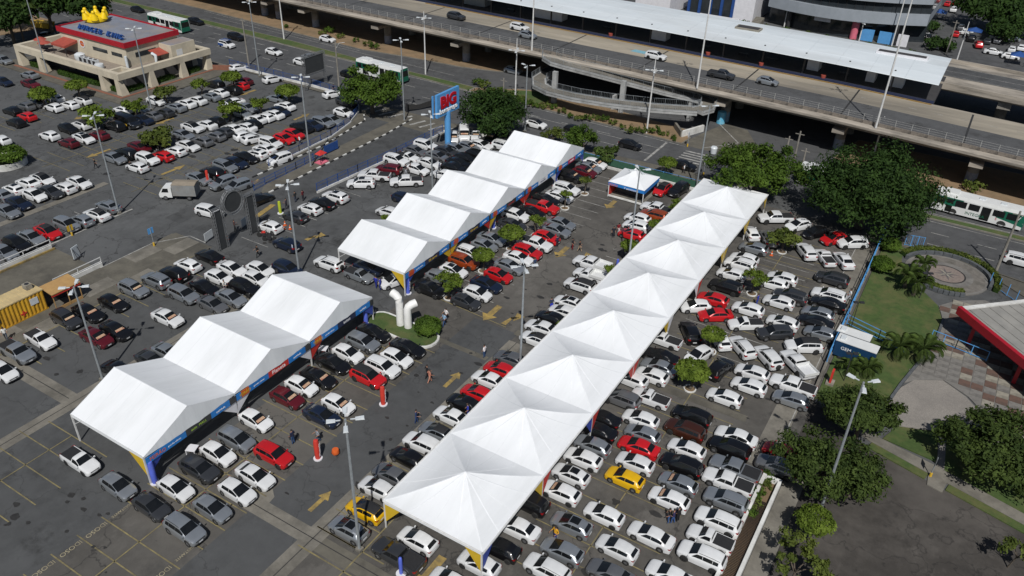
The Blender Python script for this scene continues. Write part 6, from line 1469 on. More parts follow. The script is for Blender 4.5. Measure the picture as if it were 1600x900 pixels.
# planter wall at the right
pw = thing('planter', 'long white walled planter with a rusty grating behind the parked pickups', 'planter')
for b in ((-6.35, 36, 0, -6.05, 56.6, .75), (-4.95, 36, 0, -4.65, 56.6, .75), (-6.05, 56.3, 0, -4.95, 56.6, .75)): MB().box(*b).build('wall_run', WPAINT, pw)
MB().box(-6.05, 36, .0, -4.95, 56.3, .2).build('bed', SOIL, pw)
q = MB()
for i in range(110): q.box(-6.04, 36+i*.16, .42, -4.96, 36.05+i*.16, .46)
o = q.build('grating', RUST, pw); o['kind'] = 'stuff'

# ============================================================ BUILDINGS
CLR = mat('roof_fibre', (.30, .29, .265), (.23, .225, .21), .5, .85, c3=(.14, .135, .125), s3=.2, amt3=.6)
pb = thing('pavilion', 'pavilion with pale roof, white gutter and deep red fascia beside the plaza', 'building')
A_ = (5.1, 90.6); u = Vector((.695, -.719)); v = Vector((.72, .694))
def rp2(a, b): p = Vector(A_)+u*a+v*b; return (p.x, p.y)
MB().prism([rp2(.6, .6), rp2(30, .6), rp2(30, 18), rp2(.6, 18)], 3.5, 3.9).build('roof', CLR, pb)
q = MB()
for i in range(14): a, b = rp2(.7, 1+i*1.3), rp2(30, 1+i*1.3); q.bar((*a, 3.93), (*b, 3.93), .05)
q.build('roof_seams', CLR, pb)
MB().prism([rp2(8, 2.5), rp2(30, 2.5), rp2(30, 16), rp2(8, 16)], 3.9, 4.1).build('flat_roof', mat('slate_roof', (.085, .10, .115), (.06, .07, .08), .6, .7), pb)
MB().prism([rp2(0, 0), rp2(30, 0), rp2(30, .5), rp2(0, .5)], 3.1, 4.05).build('fascia', REDB, pb); MB().prism([rp2(0, .5), rp2(.5, .5), rp2(.5, 18), rp2(0, 18)], 3.5, 4.0).build('gutter', WPAINT, pb)
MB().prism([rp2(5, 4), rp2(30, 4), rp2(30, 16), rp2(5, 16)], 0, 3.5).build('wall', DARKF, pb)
for a in (2, 9, 16, 23): x, y = rp2(a, 1.2); MB().box(x-.18, y-.18, 0, x+.18, y+.18, 3.5).build('column', REDB, pb)
# office block behind the station
ob = thing('office_building', 'office block with curved grey cladding bands and dark glass', 'building')
def arcpts(o, n=14):
    pts = []
    for i in range(n+1):
        s_ = i/n; x = -54+38*s_; y = 222-7*sin(pi*(s_*.85+.08))-o+4*s_; pts.append((x, y))
    return pts
def band(z0, z1, o, m, nm):
    f = arcpts(o); MB().prism(f+[(-16, 250), (-54, 250)], z0, z1).build(nm, m, ob)
band(0, 4.6, -2.5, WINB, 'ground_glazing'); band(4.6, 7.2, .6, BLDG, 'cladding_band'); band(7.2, 9.6, -.6, WINB, 'window_band'); band(9.6, 12.2, .4, BLDG, 'cladding_band'); band(12.2, 14.8, -.6, WINB, 'window_band'); band(14.8, 17.4, .4, BLDG, 'cladding_band')
MB().tube([(-31.5, 219.4, 0), (-31.5, 219.4, 4.7)], .9, 14).build('pink_column', PINK, ob, 40)
for x in (-48, -40, -22): MB().tube([(x, 219.8, 0), (x, 219.8, 4.7)], .5, 12).build('column', DSTEEL, ob, 40)
for x, w_, m_ in ((-29.8, 3, BLUEL), (-25.6, 3.4, BLUEL), (-21.2, 2.4, BANW)): MB().box(x, 219.2, 0, x+w_, 219.6, 2.8).build('poster', m_, ob)
for i in range(18): x = -53+i*2.05; y = np.interp(x, [p[0] for p in arcpts(-.55)], [p[1] for p in arcpts(-.55)]); MB().box(x-.05, y-.08, 7.2, x+.05, y, 9.6).build('mullion', DSTEEL, ob)
te = link('sign_plate', MB().box(-41.5, 218.0, 3.3, -37.5, 218.2, 4.5).mesh(BANW), ob)
wb = thing('white_building', 'white walled building with blue uprights and dark glazing behind the station', 'building')
MB().box(-75, 218, 0, -57, 234, 9).build('wall', BANW, wb); MB().box(-75.1, 217.9, .6, -63, 218, 6).build('glazing', WINB, wb)
for i in range(5): MB().box(-75+i*3.0, 217.4, 0, -74.3+i*3.0, 217.9, 9).build('blue_upright', BLUE, wb)
MB().box(-88, 212, 0, -78, 232, 5).build('side_wing', BANW, wb); MB().box(-70, 213.5, 0, -58.5, 214.0, 1.6).build('forecourt_wall', BANW, wb)
q = MB()
for i in range(9): q.box(-56.6, 212+i*.9, 0, -54.4, 212.9+i*.9, .17*(i+1))
q.build('outdoor_stair', CONC, wb)
struct('far_lot', MB().poly([(-22, 196), (60, 196), (60, 330), (-34, 330)], -.014), A_HW)
struct('far_pavement', MB().prism([(-90, 196), (-22, 200), (-20, 216), (-90, 210)], -.05, .1), CONC2)
for i in range(6): pass
mb = MB()
for i in range(7): line(mb, (-4.6+i*1.0, 205.2-.25*i), (-4.2+i*1.0, 207.2-.25*i), .5)
struct('crosswalk', mb, WMARK)
for i, (a, b) in enumerate(((1470, 17), (1524, 46), (1593, 84), (1532, 88))):
    if i == 3: continue
    x, y = G(a, b, 2.4); t = thing('canopy_tent', ('blue canopy among the red cars of the far lot', 'blue canopy under the far dark trees', 'blue canopy by the far crossing')[i], 'canopy', (x, y, 0))
    MB().add([(-1.7, -1.7, 2.1), (1.7, -1.7, 2.1), (1.7, 1.7, 2.1), (-1.7, 1.7, 2.1), (0, 0, 3.0)], [(0, 1, 4), (1, 2, 4), (2, 3, 4), (3, 0, 4)]).build('canopy', BLUE, t)
    for sx_ in (-1.6, 1.6):
        for sy_ in (-1.6, 1.6): MB().box(sx_-.04, sy_-.04, 0, sx_+.04, sy_+.04, 2.1).build('post', DSTEEL, t)

# ============================================================ TREES
def crown_pts(rx, ry, rz, clumps, cr, seed, fill=.35, loose=1.):
    r0 = np.random.default_rng(seed); d = r0.normal(0, 1, (clumps, 3)); d[:, 2] = np.abs(d[:, 2])*.9-.25; d /= np.linalg.norm(d, axis=1)[:, None]
    C = d*r0.uniform(.42, 1.0+.1*loose, (clumps, 1))*[rx, ry, rz]; C[:, 2] += r0.normal(0, rz*.10, clumps); rad = cr*(1.0-.16*loose)*r0.uniform(.6-.1*loose, 1.4, clumps)
    def f(r, n):
        k = r.integers(0, clumps, n); g_ = r.normal(0, 1, (n, 3)); g_ /= np.linalg.norm(g_, axis=1)[:, None]
        P_ = C[k]+g_*(rad[k]*r.uniform(.25, 1.12, n))[:, None]*[1, 1, .8]
        return P_, g_*.8+P_/np.linalg.norm(P_, axis=1)[:, None]*.5+[0, 0, .5]
    return f
def dome_pts(rx, ry, rz, seed):
    def f(r, n):
        g_ = r.normal(0, 1, (n, 3)); g_[:, 2] = np.where(g_[:, 2] < -.2, -g_[:, 2]*.6, g_[:, 2]); g_ /= np.linalg.norm(g_, axis=1)[:, None]
        lump = 1+.10*np.sin(g_[:, 0]*7+seed)*np.sin(g_[:, 1]*6+seed*2)
        P_ = g_*(r.uniform(.72, 1.03, n)*lump)[:, None]*[rx, ry, rz]; return P_, g_+[0, 0, .3]
    return f
def trunk_mesh(h, r, seed, limbs=5, spread=1.5, up=1.2):
    rr = random.Random(seed); q = MB(); lx, ly = rr.uniform(-.2, .2), rr.uniform(-.2, .2)
    q.tube([(0, 0, 0), (lx*.5, ly*.5, h*.5), (lx, ly, h)], [r*1.25, r, r*.85], 8)
    for i in range(limbs):
        a = 2*pi*i/limbs+rr.uniform(-.4, .4); s_ = spread*rr.uniform(.6, 1); z1 = h+up*rr.uniform(.5, 1.1)
        q.tube([(lx, ly, h*.85), (lx+cos(a)*s_*.5, ly+sin(a)*s_*.5, (h+z1)/2), (lx+cos(a)*s_, ly+sin(a)*s_, z1)], [r*.6, r*.42, r*.18], 6)
    return q.mesh(BARK, 50)
tseed = 0
def tree(px_, py_, zc, rx, rz, m, n, leaf, label, clumps=45, cr=None, cat='tree', ry=None, group=None, trunk=.3, name='tree', dome=False):
    global tseed
    tseed += 1; x, y = G(px_, py_, zc); ry = ry or rx
    t = thing(name, label, cat, (x, y, 0), 0, group)
    th = max(.4, zc-rz*.55)
    link('trunk', trunk_mesh(th, trunk, tseed, 6, rx*.55, rz*.9), t)
    f = dome_pts(rx, ry, rz, tseed) if dome else crown_pts(rx, ry, rz, clumps, cr or rx*.3, tseed, loose=0. if m is LF_DK else 1.)
    link('crown', leaf_cloud(f, n, leaf, 500+tseed, m), t, (0, 0, zc)); return t
tree(1358, 300, 5.6, 8.2, 5.2, LF_DK, 42000, .23, 'huge dense dark green tree by the highway at the lot corner', 130, 1.9, trunk=.55)
tree(1183, 268, 4.2, 6.6, 3.5, LF_MD, 19000, .23, 'broad spreading green tree at the highway end of the long marquee', 60, 1.5, trunk=.4)
tree(580, 142, 4.2, 5.4, 3.4, LF_MD, 11000, .27, 'leafy tree overhanging the pavement at the car park entrance', 48, 1.5, trunk=.35)
tree(768, 178, 4.0, 5.6, 3.2, LF_DK, 13000, .25, 'dark leafy tree behind the white van and pylon sign', 50, 1.4, trunk=.35)
tree(911, 219, 2.6, 2.7, 2.5, LF_MD, 4500, .20, 'round green tree at the highway end of the five-gable marquee', 30, .9, trunk=.2)
tree(862, 211, 1.4, 2.0, 1.2, LF_OL, 1400, .18, 'low bush behind the five-gable marquee by the highway', 16, .7, trunk=.1)
tree(952, 241, 1.6, 2.3, 1.0, LF_PM, 1500, .28, 'feathery bush on the green fence beside the kiosk tent', 14, .7, trunk=.12)
tree(1043, 255, 2.3, 1.5, .95, LF_LT, 1600, .15, 'small clipped tree beside the crossing, behind the red hatchback', 20, .5, trunk=.09, dome=True)
tree(1349, 648, 3.2, 3.4, 2.1, LF_RB, 11000, .18, 'bushy green tree at the lawn corner by the grey lamp post', 42, 1.1, trunk=.2)
tree(1287, 728, 3.2, 3.8, 2.2, LF_RB, 11500, .165, 'spreading olive tree covering the red and grey parked cars', 60, .95, trunk=.22)
tree(1338, 738, 2.9, 2.5, 1.7, LF_RB, 5600, .165, 'olive green tree over the edge of the service yard', 34, .9, trunk=.2)
tree(1274, 815, 2.6, 1.55, 1.1, LF_LT, 2400, .14, 'clipped rounded tree between service yard and white planter', 24, .5, trunk=.1, dome=True)
tree(1248, 882, 2.8, 2.4, 1.5, LF_OL, 3000, .16, 'thin yellowish tree with bare twigs at the planter path', 26, .6, trunk=.12)
tree(1556, 702, 3.0, 4.3, 2.2, LF_RB, 14000, .19, 'large glossy tree shading the garden path', 52, 1.2, trunk=.28)
tree(1590, 858, 2.2, 1.3, .9, LF_OL, 700, .16, 'spindly young tree in a round pot on the service yard', 9, .4, trunk=.06)
tree(1392, 383, .9, 1.35, .95, LF_MD, 2600, .15, 'clipped round bush on the lawn nearest the pavement', 20, .5, cat='bush', name='bush', trunk=.08, dome=True)
tree(1378, 414, .95, 1.5, 1.1, LF_MD, 3000, .15, 'larger clipped round bush on the lawn by the blue fence', 20, .5, cat='bush', name='bush', trunk=.08, dome=True)
tree(669, 511, .9, 1.55, 1.05, LF_MD, 3200, .15, 'round clipped bush at the end of the white pipe island', 20, .5, cat='bush', name='bush', trunk=.1, dome=True)
tree(11, 243, 1.7, 2.6, 1.3, LF_MD, 3200, .2, 'round bush in the white circular planter', 20, .7, cat='bush', name='bush', trunk=.12, dome=True)
x, y = G(11, 257); t = thing('round_planter', 'white round planter wall under the bush in the upper car park', 'planter', (x, y, 0)); MB().lathe([(2.9, 0), (2.9, 1.0), (2.65, 1.0), (2.6, .85)], 32).build('wall', WPAINT, t, 40); MB().lathe([(2.62, .6), (2.62, .86)], 32).build('soil', GRASS, t)
for a, b, zc, rx, rz, lab in ((1556, 10, 6, 9.5, 4.5, 'wide dark tree mass over the far lot'), (1592, 28, 5, 6.5, 4, 'dark tree behind the far lot at its highway corner'), (1440, 40, 1.6, 4.5, 1.6, 'low shrub bed beside the office forecourt'), (1470, 68, 1.4, 3.6, 1.2, 'dark shrub bed by the far lot kerb')):
    tree(a, b, zc, rx, rz, LF_DK, 6000 if rx > 5 else 1800, .55 if rx > 5 else .35, lab, 50, rx*.22, trunk=.3)
tree(1570, 48, 3, 4, 2, LF_DK, 1300, .4, 'dark low tree among the far parked cars', 30, 1.9, trunk=.3)
tree(70, 6, 7, 7, 5, LF_DK, 5000, .5, 'dark tree mass behind the palms by the restaurant', 40, 2.2, trunk=.4); tree(135, 12, 6, 5, 4, LF_DK, 3600, .45, 'dark tree behind the inflatable crown', 32, 1.6, trunk=.35); tree(10, 25, 6, 6, 4, LF_DK, 3600, .5, 'dark tree at the back street corner', 32, 2.0, trunk=.35)
# clipped lot trees from four shared crowns
DOM = [leaf_cloud(dome_pts(1, 1, .62, s_), 1700, .125, 900+s_, LF_LT) for s_ in range(2)]+[leaf_cloud(crown_pts(.82, .82, .5, 15+s_*3, .36, s_+40), 1250, .115, 940+s_, (LF_LT, LF_LT, LF_OL, LF_LT)[s_]) for s_ in range(4)]
TRK = [trunk_mesh(1.3, .09, s_, 6, .55, .7) for s_ in range(4)]
POT = MB().lathe([(.66, 0), (.66, .14), (.54, .14), (.52, .03)], 18).mesh(WPAINT, 40)
PIT = MB().lathe([(.53, .0), (.53, .06)], 14).mesh(SOIL)
LOTTREES = []
for i, (a, b, rp) in enumerate(((119, 134, 10), (66, 148, 12), (145, 180, 20), (209, 164, 12), (257, 142, 13), (312, 132, 10), (361, 121, 11), (449, 143, 13), (405, 161, 12), (356, 170, 15), (246, 212, 26),
      (701, 440, 20), (755, 399, 15), (799, 365, 17), (839, 344, 12), (884, 303, 9), (915, 281, 10), (1057, 320, 13), (1025, 351, 11), (984, 384, 13), (954, 422, 12), (878, 506, 8), (1227, 370, 27), (1180, 434, 20), (1115, 523, 18), (1083, 580, 26), (602, 341, 8))):
    x, y = G(a, b, 2.35); ppm = math.hypot(*(np.array(PR(x+1, y, 2.35))-np.array(PR(x, y, 2.35)))); r_ = min(rp/ppm, 3.0)
    t = thing('clipped_tree', 'tree', 'tree', (x, y, 0), random.uniform(0, 6), 'small clipped trees between the parking bays')
    k = link('trunk', TRK[i % 4], t); k.scale = (r_*.9, r_*.9, 1.15)
    c = link('crown', DOM[i % 6], t, (0, 0, 2.35)); c.scale = (r_*1.05, r_*1.05, r_*.95)
    link('planter_ring', POT, t); link('bare_earth', PIT, t); LOTTREES.append((t, x, y))
# palms
def frond_mesh(L=3.0, seed=0):
    q = MB(); n = 12; prev = None; rr = random.Random(seed)
    sp_ = [(L*.96*sin(t*1.25)/1.0*.9, .0, L*(.42*sin(t*1.9)-.62*t*t*.75)) for t in [i/n for i in range(n+1)]]
    q.tube(sp_, [.035*(1-i/n*.8) for i in range(n+1)], 4)
    for i in range(1, n+1):
        for s_ in (1, -1):
            for k in (0, .5):
                p = Vector(sp_[i]).lerp(Vector(sp_[i-1]), k); w = .85*sin(pi*(i-k)/(n+1.5))+.15
                q.add([p, p+Vector((.12, 0, .01)), p+Vector((.30, s_*w*.55, -.05)), p+Vector((.42, s_*w*.8, -.32-rr.uniform(0, .12)))], [(0, 1, 2), (0, 2, 3)])
    return q.mesh(LF_PM)
FRN = [frond_mesh(3.0, s_) for s_ in range(3)]
def palm(base, h, s_, label, n=15):
    x, y = G(*base); t = thing('palm_tree', label, 'palm tree', (x, y, 0))
    MB().tube([(0, 0, 0), (.08, .05, h*.5), (0, 0, h)], [.26, .18, .15], 8).build('trunk', BARK, t, 50)
    for i in range(n):
        o = link('frond', FRN[i % 3], t, (0, 0, h)); o.rotation_euler = (0, -.55+.9*((i*7) % n)/n, 2*pi*i*.382*1.0); o.scale = (s_,)*3
palm((38, 66), 6.5, 1.55, 'palm tree leaning over the back street by the restaurant', 18); palm((83, 50), 6.5, 1.5, 'palm tree behind the terrace corner of the restaurant', 18); palm((10, 50), 6, 1.4, 'palm tree at the back street beside the sandy verge', 16)
palm((1412, 450), 2.2, 0.65, 'palm on the lawn beside the round court, by the pavement'); palm((1426, 462), 2.0, 0.68, 'palm with yellowing fronds on the lawn edge of the round court'); palm((1437, 432), 2.0, 0.54, 'small palm against the curved wall')
palm((1400, 558), 1.6, 0.71, 'palm on the lawn near the blue tube railing'); palm((1436, 563), 1.7, 0.78, 'palm on the lawn beside the plaza edging')
palm((1352, 585), 1.0, 0.54, 'low palm in front of the lettered cabin'); palm((1325, 583), .9, 0.48, 'small palm clump by the fence corner cabin')
# shrubs on the verges
SHR = [leaf_cloud(crown_pts(.8, .8, .55, 14, .34, s_), 420, .13, 970+s_, (LF_MD, LF_OL)[s_ % 2]) for s_ in range(4)]
STM = MB().tube([(0, 0, 0), (0, 0, .6)], .04, 5).mesh(BARK)
def shrub(px_, py_, s_, label, grp, i):
    x, y = G(px_, py_, .4*s_); t = thing('shrub', label, 'shrub', (x, y, .12), i*1.3, grp); c = link('foliage', SHR[i % 4], t, (0, 0, .5*s_)); c.scale = (s_,)*3; link('stem', STM, t)
for i in range(17): u_ = i/16; shrub(838+u_*214, 166+u_*50-4*sin(i), random.uniform(.8, 1.25), 'shrub in the row along the ramp verge', 'shrubs along the ramp verge', i)
for i in range(9): shrub(748+i*9.5, 132+i*4+random.uniform(-5, 6), 1.4, 'shrub in the green wedge before the pedestrian ramp', 'shrubs in the green wedge', i)
for i, (a, b) in enumerate(((515, 48), (532, 57), (556, 64), (575, 70), (448, 42), (505, 52), (585, 74))): shrub(a, b, random.uniform(.8, 1.6), 'scrubby shrub on the bare earth under the viaduct', 'shrubs on the bare earth strip', i)
for i in range(5): shrub(1170+i*8, 802-i*14, .75, 'weed growing through the planter grating', 'plants in the white planter', i)
shrub(1520, 292, 1.7, 'shrub at the foot of the viaduct pier beside the bus', None, 1)
for i in range(9): shrub(1160+i*33, 38+i*6, 1.7, 'shrub in the planting strip behind the station roof', 'shrubs behind the station', i)
# hedge round the circular court
def arc_hedge(label, a0, a1, r_, h, w):
    t = thing('hedge', label, 'hedge', (RC[0], RC[1], 0)); 
    def f(r, n):
        a = r.uniform(a0, a1, n); rr = r_+r.uniform(-w/2, w/2, n); z = h*np.sqrt(r.uniform(.05, 1, n)); P_ = np.stack([rr*np.cos(a), rr*np.sin(a), z], 1); return P_, np.stack([np.cos(a)*(rr-r_)*2, np.sin(a)*(rr-r_)*2, np.ones(n)*.8], 1)
    link('foliage', leaf_cloud(f, 5200, .13, 77+int(a0*10), LF_OL), t); q = MB()
    for i in range(20): a = a0+(a1-a0)*i/20; b = a0+(a1-a0)*(i+1)/20; q.prism([((r_-w*.4)*cos(a), (r_-w*.4)*sin(a)), ((r_+w*.4)*cos(a), (r_+w*.4)*sin(a)), ((r_+w*.4)*cos(b), (r_+w*.4)*sin(b)), ((r_-w*.4)*cos(b), (r_-w*.4)*sin(b))], 0, h*.75)
    q.build('core', LF_DK, t)
arc_hedge('curved hedge along the pavement side of the round court', radians(-12), radians(160), RR+1.35, .85, .8); arc_hedge('curved hedge on the lawn side of the round court', radians(210), radians(300), RR+.1, .7, .7)

# ============================================================ PEOPLE
def person_mesh(stride=.0, arm=.15, bend=.25):
    V_ = []; E_ = []; R_ = []
    def v(p, r, par=None):
        V_.append(p); R_.append(r); i = len(V_)-1
        if par is not None: E_.append((par, i))
        return i
    pel = v((0, 0, .95), .145); sp1 = v((0, 0, 1.12), .135, pel); ch = v((.01, 0, 1.33), .155, sp1); nk = v((.02, 0, 1.49), .06, ch); hd = v((.035, 0, 1.60), .092, nk); v((.03, 0, 1.70), .085, hd)
    for s_ in (1, -1):
        hp = v((0, s_*.10, .88), .10, pel); d = stride*s_; kn = v((.03+d*.6, s_*.105, .50), .072, hp); an = v((-.02+d*1.15, s_*.11, .09), .048, kn); v((.13+d*1.15, s_*.12, .045), .042, an)
        sh = v((0, s_*.185, 1.41), .075, ch); el = v((-.03-d*.4, s_*(.25+arm*.2), 1.13), .05, sh); wr = v((.10+bend*.4-d*.5, s_*(.26+arm*.1), .92+bend*.35), .034, el); pm = v((.14+bend*.5-d*.5, s_*(.26+arm*.08), .87+bend*.42), .034, wr)
        for f_, (ln, sp_) in enumerate(((.070, -.028), (.082, -.010), (.076, .010), (.060, .026))): v((.14+bend*.5-d*.5+ln*.6, s_*.26+sp_, .87+bend*.42-ln*.8), .010, pm)
        v((.14+bend*.5-d*.5+.05, s_*.26-s_*.045, .87+bend*.42-.01), .011, pm)
    me = bpy.data.meshes.new('body'); me.from_pydata(V_, E_, []); ob = bpy.data.objects.new('tmp', me); COL.objects.link(ob)
    md = ob.modifiers.new('s', 'SKIN'); ss = me.skin_vertices[0].data
    for i, r in enumerate(R_): ss[i].radius = (r, r*(.82 if i in (1, 2) else 1) if i else r)
    ss[0].use_root = True; ob.modifiers.new('d', 'SUBSURF').levels = 1
    bpy.context.view_layer.update(); out = bpy.data.meshes.new_from_object(ob.evaluated_get(bpy.context.evaluated_depsgraph_get())); bpy.data.objects.remove(ob)
    out.materials.clear()
    for m in (SKIN, cloth('#404040'), cloth('#202020'), SHOE): out.materials.append(m)
    for p in out.polygons:
        c = p.center; arm_ = abs(c.y) > .215
        p.material_index = 3 if c.z < .10 else 0 if (c.z > 1.47 or (arm_ and c.z < 1.14)) else 2 if c.z < .96 and not arm_ else 1
        p.use_smooth = True
    return out
PM_ = [person_mesh(0, .15, .15), person_mesh(.22, .1, .3), person_mesh(.1, .3, .5)]
HM = MB().sphere((.015, 0, 1.665), (.105, .10, .10), 10, 6).mesh(HAIR, 60)
def person(px_, py_, shirt, trousers, label, head=0., pose=0, hair=HM, z=0.):
    x, y = G(px_, py_, z+.9); t = thing('person', label, 'person', (x, y, z), radians(head))
    b = link('body', PM_[pose], t)
    b.scale = (1, 1, random.uniform(.97, 1.04))
    for i, m in ((1, cloth(shirt)), (2, cloth(trousers))): b.material_slots[i].link = 'OBJECT'; b.material_slots[i].material = m
    link('hair', hair, t)
for a in ((148, 255, '#1c1c1e', '#1a1a1c', 'person in black walking across the upper aisle', 40, 1), (204, 259, '#17181c', '#202226', 'person in black standing at a white hatchback door', 120, 0), (468, 219, '#dcdcdc', '#2c3550', 'person in white shirt walking along the kerb by red hatchbacks', 60, 1),
          (447, 318, '#3a3540', '#303038', 'person in dark clothes by the yellow-green totem', 200, 2), (461, 307, '#26282a', '#3a4050', 'person in dark shirt at the lot gate', 180, 0), (473, 305, '#5a1420', '#2a2c34', 'person in maroon shirt at the lot gate', 190, 0),
          (402, 392, '#141416', '#18181a', 'person in black walking near the truss gate', 250, 1), (641, 262, '#3c1e24', '#c8c8cc', 'person in maroon shirt beside the white duster-shaped car', 30, 0), (634, 264, '#2c3038', '#c0c4cc', 'person in grey shirt beside the white SUV with rails', 10, 2),
          (697, 491, '#e4e2e0', '#40485a', 'person in white shirt walking past the round bush', 250, 1), (694, 499, '#8fb0cc', '#33507a', 'person in pale blue shirt walking past the round bush', 250, 1), (757, 548, '#e0dcde', '#2f4a72', 'person in white shirt and jeans in the middle aisle', 180, 0),
          (667, 580, '#1d1d22', '#242428', 'person in black shirt walking beside one in pink', 60, 1), (671, 587, '#b87a66', '#c08a74', 'person in pink top carrying a bag', 60, 1), (650, 650, '#24365e', '#28406c', 'person in blue holding a phone in the aisle', 30, 2),
          (457, 682, '#1f2440', '#2b4a74', 'person in navy shirt with an orange cap between the bays', 180, 0), (496, 680, '#8a9098', '#2d4664', 'person in grey shirt and jeans by the fallen red totem', 240, 1), (7, 521, '#dadbd8', '#3c4654', 'person in white shirt by the yellow container', 330, 1),
          (895, 381, '#1c1e26', '#7a1a20', 'person in black top and red trousers in the aisle', 0, 0), (906, 384, '#16161a', '#b09a82', 'person in black top and pale trousers in the aisle', 0, 1), (871, 377, '#1e2540', '#1c2030', 'person in navy at the red hatchback nose', 140, 0),
          (836, 411, '#2c4060', '#202430', 'person in blue at the lamp post by the white sedan', 150, 0), (1069, 264, '#dfe0e2', '#1e2024', 'person in white shirt on the pavement by the crossing', 180, 1), (868, 833, '#d09a18', '#23347c', 'person in yellow and blue leaning on a grey hatchback', 250, 2),
          (1046, 805, '#1b1c20', '#3a5a8c', 'person in black shirt in the group of three', 200, 0), (1053, 806, '#2e2850', '#34548a', 'person in purple shirt in the group of three', 180, 2), (1061, 803, '#141418', '#16161c', 'person all in black in the group of three', 160, 0),
          (1328, 460, '#e2e4e6', '#b9bec6', 'person in white on the path by the blue fence', 200, 1), (959, 362, '#20242e', '#23262e', 'person in dark clothes at the red hatchback by the kiosk aisle', 300, 0), (967, 357, '#7c1822', '#d8d8da', 'person in red shirt at the white hatchback nose', 330, 0),
          (731, 641, '#2438a0', '#2a3c8c', 'person in bright blue between black and white sedans', 220, 0), (862, 474, '#27324c', '#2a3cc0', 'person in blue at the white sedan nose', 140, 0), (1184, 468, '#22389c', '#2238a0', 'person in blue uniform by the tree pit', 180, 0), (1182, 487, '#22389c', '#2238a0', '', 0, 0),
          (587, 440, '#1d2f9c', '#1b2a80', 'person in blue bending at the silver pickup nose', 90, 2), (594, 443, '#22369c', '#1b2a80', 'person in blue beside the pickup at the marquee corner', 200, 0), (350, 446, '#d8d4cc', '#6a6a72', 'person in pale shirt at the white hatchback bonnet', 30, 2), (953, 285, '#16161a', '#141416', 'person in black at the kiosk tent corner', 200, 0), (366, 352, '#4a3030', '#2a2c30', 'person seated by the round gate screen', 60, 2), (521, 138, '#22242a', '#1e2026', 'person by the blue railing under the tree', 0, 0)):
    if a[4]: person(*a)
# orange cap for one
# ============================================================ SMALL THINGS
def totem(px_, py_, m, label, txt=None, lean=0., h=2.6, r=.33, rz=.4):
    h *= .88; r *= .78
    x, y = G(px_, py_, h/2); t = thing('inflatable_totem', label, 'totem', (x, y, 0), rz)
    MB().lathe([(r*.9, .05), (r, .3), (r, h-.3), (r*.8, h-.05), (r*.3, h)], 12).build('tube', m, t, 50)
    MB().lathe([(.42, 0), (.42, .1)], 14).build('base', BANW, t)
    if txt:
        o = link('lettering', text_mesh(txt, .5, .01, WTXT), t); orient(o, (0, 0, 1), (-1, 0, 0) if False else (0, 1, 0), (r+.02, 0, h/2)); 
        orient(o, (0, 0, 1), (0, 1, 0), (r+.02, 0, h/2)) if False else orient(o, (0, 0, 1), (0, -1, 0), (r+.02, .15, h/2))
    if lean: t.rotation_euler = (lean, 0, rz)
totem(598, 618, TOTR, 'red inflatable totem with white lettering in front of the red SUV', 'Planeta'); totem(495, 702, TOTR, 'red inflatable totem with white lettering beside an orange blower', 'Planeta')
totem(238, 738, TOTB, 'blue inflatable totem at the corner of the three-gable marquee', None, 0, 2.9); totem(571, 492, TOTB, 'blue inflatable totem between the two gabled marquees', None, 0, 2.8); totem(637, 446, TOTB, 'blue inflatable totem at the near corner of the five-gable marquee', 'feirão', 0, 2.6)
totem(771, 345, TOTB, 'blue inflatable totem under the second gable of the long fascia', 'feirão', 0, 2.6); totem(868, 278, TOTB, 'blue inflatable totem beside the white SUV near the last gable', 'feirão', 0, 2.6)
totem(626, 884, TOTB, 'small blue feather banner beside the dark grey pickup', None, 0, 2.2, .2); totem(965, 412, TOTB, 'small blue banner by the clipped tree at the long marquee', None, 0, 1.6, .22)
totem(437, 324, mat('totem_lime', (.42, .50, .03), (.36, .42, .03), 1, .5), 'lime green totem by the lot gate', None, 0, 2.2, .28); totem(324, 277, TOTR, 'red totem in front of the silver sedan by the box truck', 'feirão', 0, 2.6, .28)
CONE = [MB().lathe([(.17, .03), (.05, .62), (.03, .66)], 10).mesh(ORNG, 40), MB().cbox((0, 0, .015), (.4, .4, .03)).mesh(ORNG), MB().lathe([(.125, .25), (.10, .38)], 10).mesh(WPAINT)]
for i, (a, b) in enumerate(((443, 355), (445, 349), (453, 355), (355, 371), (1206, 396), (1096, 559))):
    x, y = G(a, b, .3); t = thing('traffic_cone', ('orange cone in the trio by a grey hatchback',)*3[0:1] if False else ('orange cone in the trio by the dark grey hatchback', 'orange cone in the trio by the dark grey hatchback', 'orange cone in the trio by the dark grey hatchback', 'orange cone at the foot of the truss gate', 'orange cone beside the broad clipped tree', 'orange cone beside a planted pit at the white car')[i], 'cone', (x, y, 0), 0, 'orange cones by the lot gate' if i < 3 else None)
    for nm, me in zip(('cone', 'base', 'stripe'), CONE): link(nm, me, t)
x, y = G(492, 703); t = thing('air_blower', 'orange air blower lying behind the red totem', 'blower', (x+1.9, y+.7, 0)); MB().lathe([(.3, 0), (.38, .2), (.3, .5)], 12).build('drum', ORNG, t, 40); MB().box(-.35, -.25, 0, .35, .25, .08).build('foot', DSTEEL, t)
